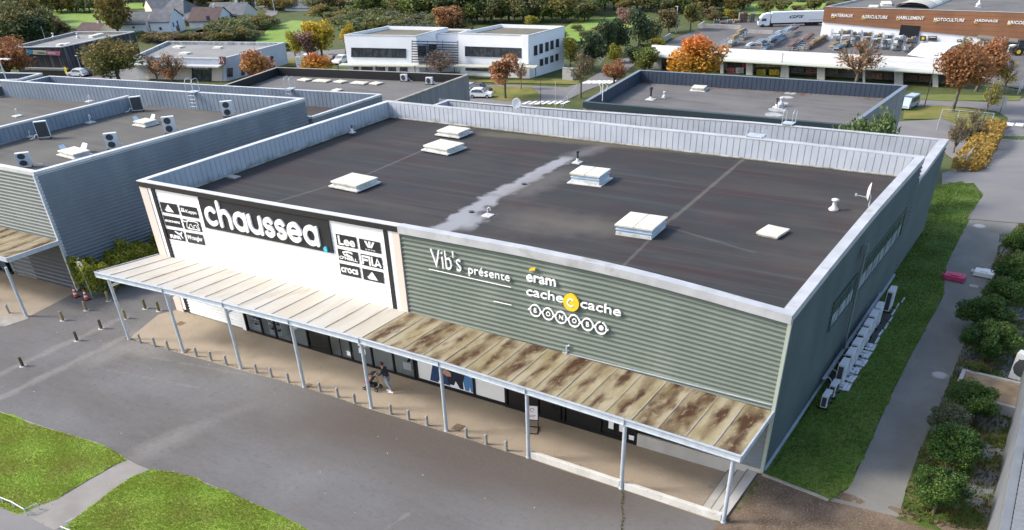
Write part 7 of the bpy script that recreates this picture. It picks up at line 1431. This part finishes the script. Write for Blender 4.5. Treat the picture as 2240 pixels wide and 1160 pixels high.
def trunk_mesh(kind, v, cs, th, bare=False):
    key = (kind, v, round(th, 1), bare)
    if key in TRK: return TRK[key]
    b = MB(); rnd = random.Random(v*7+3); zc = 0.
    # unit tree: crown radius 1 centred at z=0, trunk starts at -(1+th)
    base = -(1+th); b.tube([(0, 0, base), (.02, .01, base+th*.5), (-.01, .02, -.75), (.02, 0, -.2), (0, 0, .45)], [.075, .06, .055, .035, .012], 7)
    for c in cs:
        z0 = -.8+.7*rnd.random(); c = Vector(c); b.tube([(0, 0, z0), (c.x*.45, c.y*.45, lerp(z0, c.z, .45)+.05), tuple(c)], [.032, .02, .007], 5)
        for q in range(5 if bare else 2):
            e = c+Vector((rnd.uniform(-1, 1), rnd.uniform(-1, 1), rnd.uniform(-.3, 1)))*(.34 if bare else .25); m0 = Vector((c.x*.6, c.y*.6, lerp(z0, c.z, .6))); b.tube([tuple(m0), tuple((m0+e)/2+Vector((0, 0, .04))), tuple(e)], [.014, .009, .003], 4)
            if bare:
                for w_ in range(3): e2 = e+Vector((rnd.uniform(-1, 1), rnd.uniform(-1, 1), rnd.uniform(-.2, 1)))*.18; b.tube([tuple((m0+e)/2), tuple(e2)], [.006, .002], 3)
    me = bpy.data.meshes.new('trunk'); me.from_pydata(b.v, [], b.f); me.materials.append(M_bark); me.update(); TRK[key] = me; return me
RT = random.Random(5)
def plant(name, label, cat, p, h, w_, kind, col, th=.35, group=None, bare=False, v=None, sink=0):
    "p base point, h total height, w_ crown width (m)"
    v = RT.randrange(4) if v is None else v; cm, cs = crowns(kind)[v]; cz = h/(2+th)      # vertical unit
    o = thing(name, label, cat, p, RT.uniform(0, 6.28) if not sink else 0, group); 
    t = bpy.data.objects.new('trunk' if name == 'tree' else 'stem', trunk_mesh(kind, v, cs, th, bare)); COL.objects.link(t); t.parent = o; t.scale = (w_/2, w_/2, cz); t.location = (0, 0, cz*(1+th))
    if th < .15: t.location.z += 0
    c = bpy.data.objects.new('crown' if name == 'tree' else 'foliage', cm); COL.objects.link(c); c.parent = o; c.scale = (w_/2, w_/2, cz); c.location = (0, 0, cz*(1+th))
    c.material_slots[0].link = 'OBJECT'; c.material_slots[0].material = LM[col]; return o
def tree(px, by, ty, wpx, kind, col, label, th=.35, group=None, bare=False, name='tree', cat=None, v=None, p=None):
    p = gnd(px, by) if p is None else p; return plant(name, label, cat or name, p, hat(p, ty)*1.04, wat(p, wpx)*1.17, kind, col, th, group, bare, v)
# single trees one can tell apart
tree(1515, 190, 74, 128, 'full', 'orange', 'big orange tree with a redder top in front of the long canopy building', .2, v=2)
tree(2083, 245, 90, 105, 'full', 'red', 'big red brown tree on the verge at the right, with a straight trunk', .55, v=1)
tree(2135, 200, 80, 95, 'full', 'rust', 'red brown tree behind the big one at the right', .4, v=2)
tree(2100, 150, 72, 40, 'sparse', 'olive', 'thin grey green tree top behind the red trees', .3)
tree(1870, 192, 84, 105, 'sparse', 'rust', 'half bare tree with a few red leaves in front of the canopy building', .35, bare=True)
tree(1342, 200, 130, 52, 'full', 'rust', 'small rust red tree beside the side road', .45)
tree(1270, 215, 108, 62, 'sparse', 'brown', 'bare branching tree at the corner of the side road', .55, bare=True)
tree(1106, 216, 122, 72, 'far', 'rust', 'orange brown tree in front of the right office block', .7)
tree(1140, 196, 135, 30, 'sparse', 'rust', 'small thin red tree beside the larger one before the office', .6, bare=True)
tree(965, 176, 108, 78, 'sparse', 'mauve', 'half bare pinkish tree in front of the louvred screen', .35, bare=True)
tree(985, 78, 10, 72, 'far', 'rust', 'red leaved tree behind the gap between the office blocks', .3)
tree(1248, 152, 84, 46, 'far', 'gold', 'yellow green tree at the far corner of the office', .3)
tree(1295, 155, 62, 66, 'far', 'dark', 'dark evergreen at the left of the row by the side road', .1, v=0)
tree(1326, 125, 36, 46, 'far', 'dark', 'narrow dark evergreen in the middle of the row by the side road', .1, v=1)
tree(1350, 118, 40, 50, 'far', 'dark', 'grey green evergreen second from right in the row', .1, v=2)
tree(1396, 108, 22, 66, 'far', 'dark', 'tall rounded evergreen at the right of the row', .1, v=3)
tree(1368, 70, 12, 50, 'far', 'mauve', 'pinkish tree behind the evergreens', .3)
tree(1510, 68, 2, 46, 'far', 'olive', 'upright olive tree right of the lamp post', .25)
tree(1462, 72, 16, 55, 'far', 'brown', 'brownish tree left of the lamp post', .25)
tree(1425, 95, 35, 50, 'far', 'willow', 'pale green tree left of the yard', .2)
tree(1345, 138, 98, 34, 'far', 'gold', 'yellow green shrub under the evergreens', .1)
tree(1410, 158, 100, 60, 'far', 'mid', 'dense hedge shrub at the left end of the canopy building', .1)
tree(1385, 140, 96, 44, 'far', 'dark', 'dark clipped shrub behind the red road sign', .05)
tree(1440, 112, 80, 40, 'far', 'gold', 'yellowish shrub at the yard corner', .1)
tree(705, 128, 40, 74, 'far', 'yellow', 'large golden yellow tree left of the white office', .35, v=1)
tree(765, 110, 54, 34, 'far', 'yellow', 'smaller golden tree touching the large yellow one', .3)
tree(648, 134, 70, 36, 'far', 'gold', 'yellow green tree at the left of the yellow group', .35)
tree(677, 132, 62, 56, 'far', 'mauve', 'pinkish tree between the two yellow ones', .4)
tree(700, 168, 120, 68, 'far', 'orange', 'low spreading orange tree behind the timber hall', .15)
tree(870, 75, 42, 26, 'far', 'yellow', 'small yellow tree top behind the left office block', .2)
tree(565, 182, 110, 78, 'far', 'red', 'red brown tree at the corner of the pale hall', .2, v=2)
tree(382, 196, 108, 74, 'sparse', 'rust', 'thin red leaved tree in front of the pale hall', .25, bare=True)
tree(348, 190, 118, 40, 'sparse', 'mauve', 'almost bare young tree left of the thin red one', .3, bare=True)
tree(265, 188, 88, 122, 'full', 'olive', 'broad olive tree between the dark hall and the pale hall', .25, v=3)
tree(208, 168, 108, 36, 'sparse', 'rust', 'small pinkish tree touching the olive tree', .3)
tree(25, 182, 86, 118, 'full', 'red', 'orange brown tree at the left edge', .2, v=1)
tree(262, 86, -20, 76, 'far', 'olive', 'tall olive tree beside the white modern houses', .2)
tree(290, 72, 18, 34, 'far', 'mauve', 'pale bare tree beside the white modern house', .3)
tree(126, 84, 42, 56, 'far', 'brown', 'brownish shrub tree left of the bright field', .1)
tree(1898, 296, 230, 120, 'full', 'laurel', 'grey green laurel tree at the near right corner of the blue lined hall', .1, cat='tree', p=(lambda q: Vector((q.x, q.y, T(q.x, q.y))))(ony(1898, 285, 35.5)))
tree(2195, 205, 130, 50, 'sparse', 'yellow', 'sparse yellow birch at the right gate', .3, bare=True)
tree(2150, 268, 170, 46, 'sparse', 'gold', 'thin pale stemmed tree right of the big red tree', .5, bare=True)
tree(2112, 330, 238, 76, 'sparse', 'brown', 'bare pale shrub tree inside the wire fence', .1, bare=True)
tree(2085, 336, 256, 52, 'sparse', 'brown', 'bare leafless shrub left inside the wire fence', .1, bare=True)
# groups
def scatter(n, area, hpx, wpx, kind, cols, label, group, name='tree', th=.2, seed=1, sort=True, cat=None):
    rnd = random.Random(seed); (x0, y0), (x1, y1) = area
    for k in range(n):
        u = rnd.random(); x = lerp(x0, x1, (k+rnd.random()*.8)/n) if sort else lerp(x0, x1, u); y = rnd.uniform(y0, y1); s = rnd.uniform(.75, 1.25)
        tree(x, y, y-hpx*s, wpx*s, kind, rnd.choice(cols), label, th, group, name=name, cat=cat)
scatter(18, ((-40, 112), (108, 55)), 78, 80, 'far', ['forest', 'forest', 'olive', 'dark'], 'dark wooded trees massed at the top left', 'wood at the top left', seed=3)
scatter(12, ((-60, 75), (90, 40)), 64, 72, 'far', ['olive', 'brown', 'forest'], 'dark wooded trees massed at the top left', 'wood at the top left', seed=4)
scatter(13, ((110, 24), (260, 30)), 36, 40, 'far', ['forest', 'olive', 'willow'], 'distant hedgerow trees beyond the bright field', 'hedgerow beyond the bright field', seed=6)
scatter(20, ((110, 10), (420, 2)), 34, 44, 'far', ['forest', 'olive', 'gold', 'brown'], 'far trees along the top edge left of centre', 'far trees at the top left', seed=7)
scatter(18, ((400, 14), (640, 6)), 30, 40, 'far', ['olive', 'gold', 'forest', 'brown'], 'far trees behind the houses', 'far trees behind the houses', seed=8)
scatter(26, ((880, 46), (1300, 52)), 60, 62, 'far', ['forest', 'olive', 'forest', 'mid'], 'dark wood edge trees at the top centre', 'wood edge at the top centre', seed=9)
scatter(24, ((800, 26), (1310, 34)), 60, 60, 'far', ['forest', 'mid', 'olive'], 'dark wood edge trees at the top centre', 'wood edge at the top centre', seed=10)
scatter(22, ((1290, 30), (1640, 12)), 42, 54, 'far', ['forest', 'olive', 'brown', 'mid'], 'far trees at the top right of centre', 'far trees at the top right', seed=11)
scatter(7, ((1600, 4), (1870, -2)), 24, 40, 'far', ['forest', 'olive', 'brown'], 'far trees above the yard', 'far trees above the yard', seed=12)
scatter(5, ((1660, 34), (1830, 26)), 26, 36, 'far', ['olive', 'brown', 'mid'], 'shrubs behind the parked lorry', 'shrubs behind the lorry', seed=13, name='shrub', th=.05)
scatter(6, ((1540, 46), (1640, 40)), 22, 30, 'far', ['olive', 'brown', 'gold'], 'scrub beside the pallet stacks', 'scrub by the pallets', seed=14, name='shrub', th=.05)
GW = 'willow scrub behind the offices'; LW = 'rounded grey green scrub bush in the thicket behind the offices'
scatter(18, ((700, 52), (1000, 46)), 32, 54, 'scrub', ['willow', 'willow', 'olive', 'mid'], LW, GW, name='shrub', th=.05, seed=20)
scatter(20, ((740, 64), (1000, 54)), 30, 52, 'scrub', ['willow', 'willow', 'grey'], LW, GW, name='shrub', th=.05, seed=21)
scatter(16, ((770, 78), (1010, 68)), 28, 50, 'scrub', ['willow', 'grey', 'olive'], LW, GW, name='shrub', th=.05, seed=22)
scatter(22, ((570, 24), (900, 16)), 28, 50, 'scrub', ['willow', 'olive', 'brown'], LW, GW, name='shrub', th=.05, seed=23)
scatter(8, ((480, 90), (560, 74)), 34, 52, 'scrub', ['willow', 'olive', 'willow'], 'rounded scrub bush between the pale hall and the houses', 'scrub behind the pale hall', name='shrub', th=.05, seed=24)
scatter(14, ((320, 98), (490, 92)), 24, 50, 'scrub', ['willow', 'olive', 'brown'], 'low scrub along the back of the pale hall', 'scrub behind the pale hall', name='shrub', th=.05, seed=25)
scatter(10, ((520, 66), (600, 50)), 22, 40, 'scrub', ['willow', 'olive'], 'low scrub beside the house road', 'scrub by the house road', name='shrub', th=.05, seed=26)
scatter(3, ((600, 112), (640, 104)), 14, 30, 'scrub', ['mid', 'olive'], 'low scrub right of the pale hall', 'scrub right of the pale hall', name='shrub', th=.05, seed=27)
scatter(10, ((1230, 100), (1330, 66)), 14, 26, 'scrub', ['brown', 'willow', 'mauve'], 'brown scrub in the meadow behind the office', 'meadow scrub', name='shrub', th=.05, seed=28)
scatter(8, ((1400, 132), (1440, 110)), 20, 26, 'scrub', ['mid', 'olive', 'dark'], 'green scrub along the yard edge', 'yard edge scrub', name='shrub', th=.05, seed=29)
tree(310, 92, 66, 34, 'scrub', 'dark', 'dark clipped hedge block beside the white modern house', .02, name='shrub')
tree(1162, 60, 34, 34, 'scrub', 'gold', 'yellow green bush behind the right office roof', .05, name='shrub')
# near shrubs on the right, each its own
SH = [((2040, 1128), 1020, 128, 'nearest leafy shrub in the planting bed'), ((2070, 1030), 925, 132, 'second leafy shrub of the bed from the street'), ((2115, 925), 835, 118, 'third shrub of the bed from the street'), ((2062, 965), 880, 90, 'greyish shrub between the second and third leafy ones'), ((2145, 800), 700, 122, 'dark shrub just above the sandy platform'), ((2140, 735), 640, 110, 'shrub above the dark one by the platform'), ((2185, 690), 598, 95, 'shrub next to the white barrier, lower'), ((2205, 640), 545, 90, 'shrub right of the white barrier'), ((2222, 575), 492, 80, 'farthest shrub of the bed by the road')]
for k, (q, ty, wp, lab) in enumerate(SH): tree(q[0], q[1]-6, ty, wp, 'fine', 'grey' if k == 3 else 'shrub', lab, .02, 'shrubs in the planting bed', name='shrub', v=k % 4)
rnd = random.Random(31)
for k in range(16):
    u = k/15; x = lerp(2030, 2215, u)+rnd.uniform(-10, 34); y = lerp(1120, 560, u)+rnd.uniform(-14, 14)
    tree(x, y, y-rnd.uniform(24, 44), rnd.uniform(36, 62), 'bush', rnd.choice(['grey', 'mid', 'shrub', 'brown', 'willow']), 'low mixed undergrowth between the shrubs of the planting bed', .02, 'undergrowth in the planting bed', name='plant')
# alley hedge
def hedge(name, label, base, w_, h, col, seed, n, size):
    rs = np.random.RandomState(seed); P = []; D = []
    a, c = Vector(base[0]), Vector(base[1]); d = (c-a); ln = d.length; d.normalize(); nn = Vector((-d.y, d.x, 0))
    u = rs.rand(n)*ln; s = (rs.rand(n)-.5); s = np.sign(s)*(abs(s)*2)**.5*.5; z = rs.rand(n)**.6
    bump = 1+.22*np.sin(u*2.1+seed)+.15*np.sin(u*4.7); W2 = w_*bump; H2 = h*(1+.14*np.sin(u*1.7+1)+.08*np.sin(u*5))
    pos = np.stack([a.x+d.x*u+nn.x*s*W2, a.y+d.y*u+nn.y*s*W2, z*H2*(1-.5*abs(s)**2)], 1); D = np.stack([nn.x*s, nn.y*s, z], 1)
    tz = T((a.x+c.x)/2, (a.y+c.y)/2); za, zc = T(a.x, a.y), T(c.x, c.y); pos[:, 2] += za+(zc-za)*u/ln; o = thing(name, label, 'hedge', (a.x, a.y, za)); me = leafcloud(pos-np.array([a.x, a.y, za]), D, size, seed); ob = bpy.data.objects.new('foliage', me); COL.objects.link(ob); ob.parent = o; me.materials[0] = LM[col]
    b = MB(); 
    for k in range(12): q = d*ln*(k+.5)/12; b = MB(); zq = T(a.x+q.x, a.y+q.y)-za; b.tube([(q.x, q.y, zq), (q.x+.1, q.y, zq+h*.5), (q.x-.1, q.y+.15, zq+h*.9)], [.03, .02, .008], 5); b.build('stem', M_bark, o)
hedge('hedge', 'bushy yellow green hedge along the blue grey wall in the alley', (Vector((-48.3, -1.6, 0)), Vector((-46.3, 12.5, 0))), 2.5, 2.2, 'hedge', 5, 24000, .085)
a_, c_ = gnd(2112, 378), gnd(2176, 276); hedge('hedge', 'long low orange yellow hedge between the wire fence and the road', (Vector((a_.x, a_.y, 0)), Vector((c_.x, c_.y, 0))), 2.3, .85, 'amber', 9, 14000, .13)
# grass tufts: near lawns
def inside(poly, x, y):
    c = False; n = len(poly)
    for i in range(n):
        a, b_ = poly[i], poly[i-1]
        if (a[1] > y) != (b_[1] > y) and x < (b_[0]-a[0])*(y-a[1])/(b_[1]-a[1])+a[0]: c = not c
    return c
def tufts(name, label, poly, n, size, col, seed, grow=0., off=.02):
    rnd = random.Random(seed); xs_ = [p[0] for p in poly]; ys_ = [p[1] for p in poly]; V = []; F2 = []; tint = []; k = 0; tries = 0
    while k < n and tries < n*12:
        tries += 1; x, y = rnd.uniform(min(xs_), max(xs_)), rnd.uniform(min(ys_), max(ys_))
        if not inside(poly, x, y): continue
        z = T(x, y)+off; t = rnd.random(); cl = .5+.5*math.sin(x*1.3+seed)*math.sin(y*1.7)
        for q in range(3):
            a = rnd.uniform(0, 6.28); h = size*rnd.uniform(.5, 1.3)*(.6+.7*cl); dx_, dy_ = math.cos(a)*size*.16, math.sin(a)*size*.16; lx, ly = rnd.uniform(-.6, .6)*h, rnd.uniform(-.6, .6)*h; i = len(V)
            V += [(x-dx_, y-dy_, z-.01), (x+dx_, y+dy_, z-.01), (x+lx, y+ly, z+h)]; F2.append((i, i+1, i+2)); tint += [(cl*.7+.3*t, rnd.random(), t, 1)]*3
        k += 1
    me = bpy.data.meshes.new(name); me.from_pydata(V, [], F2); ca = me.color_attributes.new('tint', 'FLOAT_COLOR', 'POINT'); ca.data.foreach_set('color', np.array(tint).ravel()); me.materials.append(col); o = bpy.data.objects.new(name, me); COL.objects.link(o); tag(o, label, 'grass', None, 'stuff')
GM = leafmat('grass_blades', (.165, .265, .028), (.26, .33, .05), (.30, .26, .08), trans=.4); GM2 = leafmat('side_grass_blades', (.045, .10, .01), (.085, .15, .018), (.10, .11, .02), trans=.3); GM3 = leafmat('weed_blades', (.05, .08, .012), (.13, .14, .03), (.22, .17, .07))  # side blades darker than the lawn's, with the wall's shade in their colour
vis = lambda pts: [p for p in pts]
tufts('grass', 'short lawn grass left of the footpath', G((0, 903), (55, 922), (100, 937), (150, 951), (212, 970), (245, 984), (277, 1007), (257, 1015), (195, 1049), (125, 1092), (85, 1107), (55, 1122), (37, 1125), (0, 1110), (-30, 1100), (-30, 895)), 30000, .055, GM, 1)
tufts('grass', 'short lawn grass right of the footpath', G((330, 1027), (380, 1034), (420, 1043), (455, 1061), (505, 1078), (560, 1105), (622, 1132), (672, 1160), (690, 1172), (134, 1172), (134, 1160), (150, 1146), (200, 1108), (250, 1070), (290, 1043)), 28000, .055, GM, 2)
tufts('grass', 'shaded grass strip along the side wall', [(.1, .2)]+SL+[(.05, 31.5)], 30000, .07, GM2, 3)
tufts('ground_cover', 'weeds and tufts in the planting bed', G((1965, 1135), (1985, 1060), (2010, 990), (2050, 900), (2090, 800), (2130, 700), (2165, 600), (2185, 540), (2230, 490), (2330, 500), (2330, 1160), (2200, 1180)), 9000, .16, GM3, 4)
wl = [gnd(1361+2*math.sin(k), 1076+k*7) for k in range(13)]
b_ = []
tufts('weeds', 'line of weeds growing from a crack in the asphalt below the low wall', [(p.x-.05, p.y) for p in wl]+[(p.x+.05, p.y) for p in wl[::-1]], 170, .06, GM3, 6, off=.006)
tufts('weeds', 'thin weeds along the edge of the forecourt', [(x, yb(x)-.12) for x in np.linspace(-40, -12, 15)]+[(x, yb(x)+.02) for x in np.linspace(-12, -40, 15)], 900, .05, GM3, 7, off=.01)
# fallen leaves: stuff
rnd = random.Random(3); b = MB()
for k in range(420):
    if k < 180: x, y = rnd.uniform(-44, 6), rnd.uniform(-26, -4.5)
    elif k < 300: x, y = rnd.uniform(-40, -1), rnd.uniform(-3.8, -.2)
    else: x, y = rnd.uniform(-49, -40), rnd.uniform(-8, 6)
    a = rnd.uniform(0, 6.28); s = rnd.uniform(.02, .055); z = .03; c_, s_ = math.cos(a)*s, math.sin(a)*s
    b.face([(x-c_, y-s_, z), (x+s_*.6, y-c_*.6, z+.012), (x+c_, y+s_, z), (x-s_*.6, y+c_*.6, z+.015)], rnd.randrange(3))
o = b.build('fallen_leaves', [mat('dry_leaf', (.22, .10, .04), .9), mat('pale_leaf', (.5, .42, .28), .9), mat('dark_leaf', (.09, .04, .02), .9)]); tag(o, 'scattered dry leaves and bits on the paving and asphalt', 'leaves', None, 'stuff')
b = MB()
for k in range(320):
    t = rnd.random(); c = (Gc[2].lerp(Gc[3], t)) if k < 260 else Gc[2].lerp(Gc[1], rnd.random()*.15); d = rnd.random()**2*.9
    if k < 260 and math.sin(t*21)+rnd.random() < .6: continue
    x, y, z = c.x+(.05 if k < 260 else -.6), c.y-.5-d, zr3+.02+.02*rnd.random(); s = .10; a = rnd.uniform(0, 6.28)
    b.face([(x-s*math.cos(a), y-s*math.sin(a), z), (x+s*.5, y-.04, z+.02), (x+s*math.cos(a), y+s*math.sin(a), z), (x-.03, y+.05, z+.03)], rnd.randrange(2))
o = b.build('fallen_leaves', [mat('red_leaf', (.20, .05, .025), .9), mat('dry_leaf', (0, 0, 0))]); tag(o, 'red leaves drifted along the parapet of the blue lined hall', 'leaves', None, 'stuff')
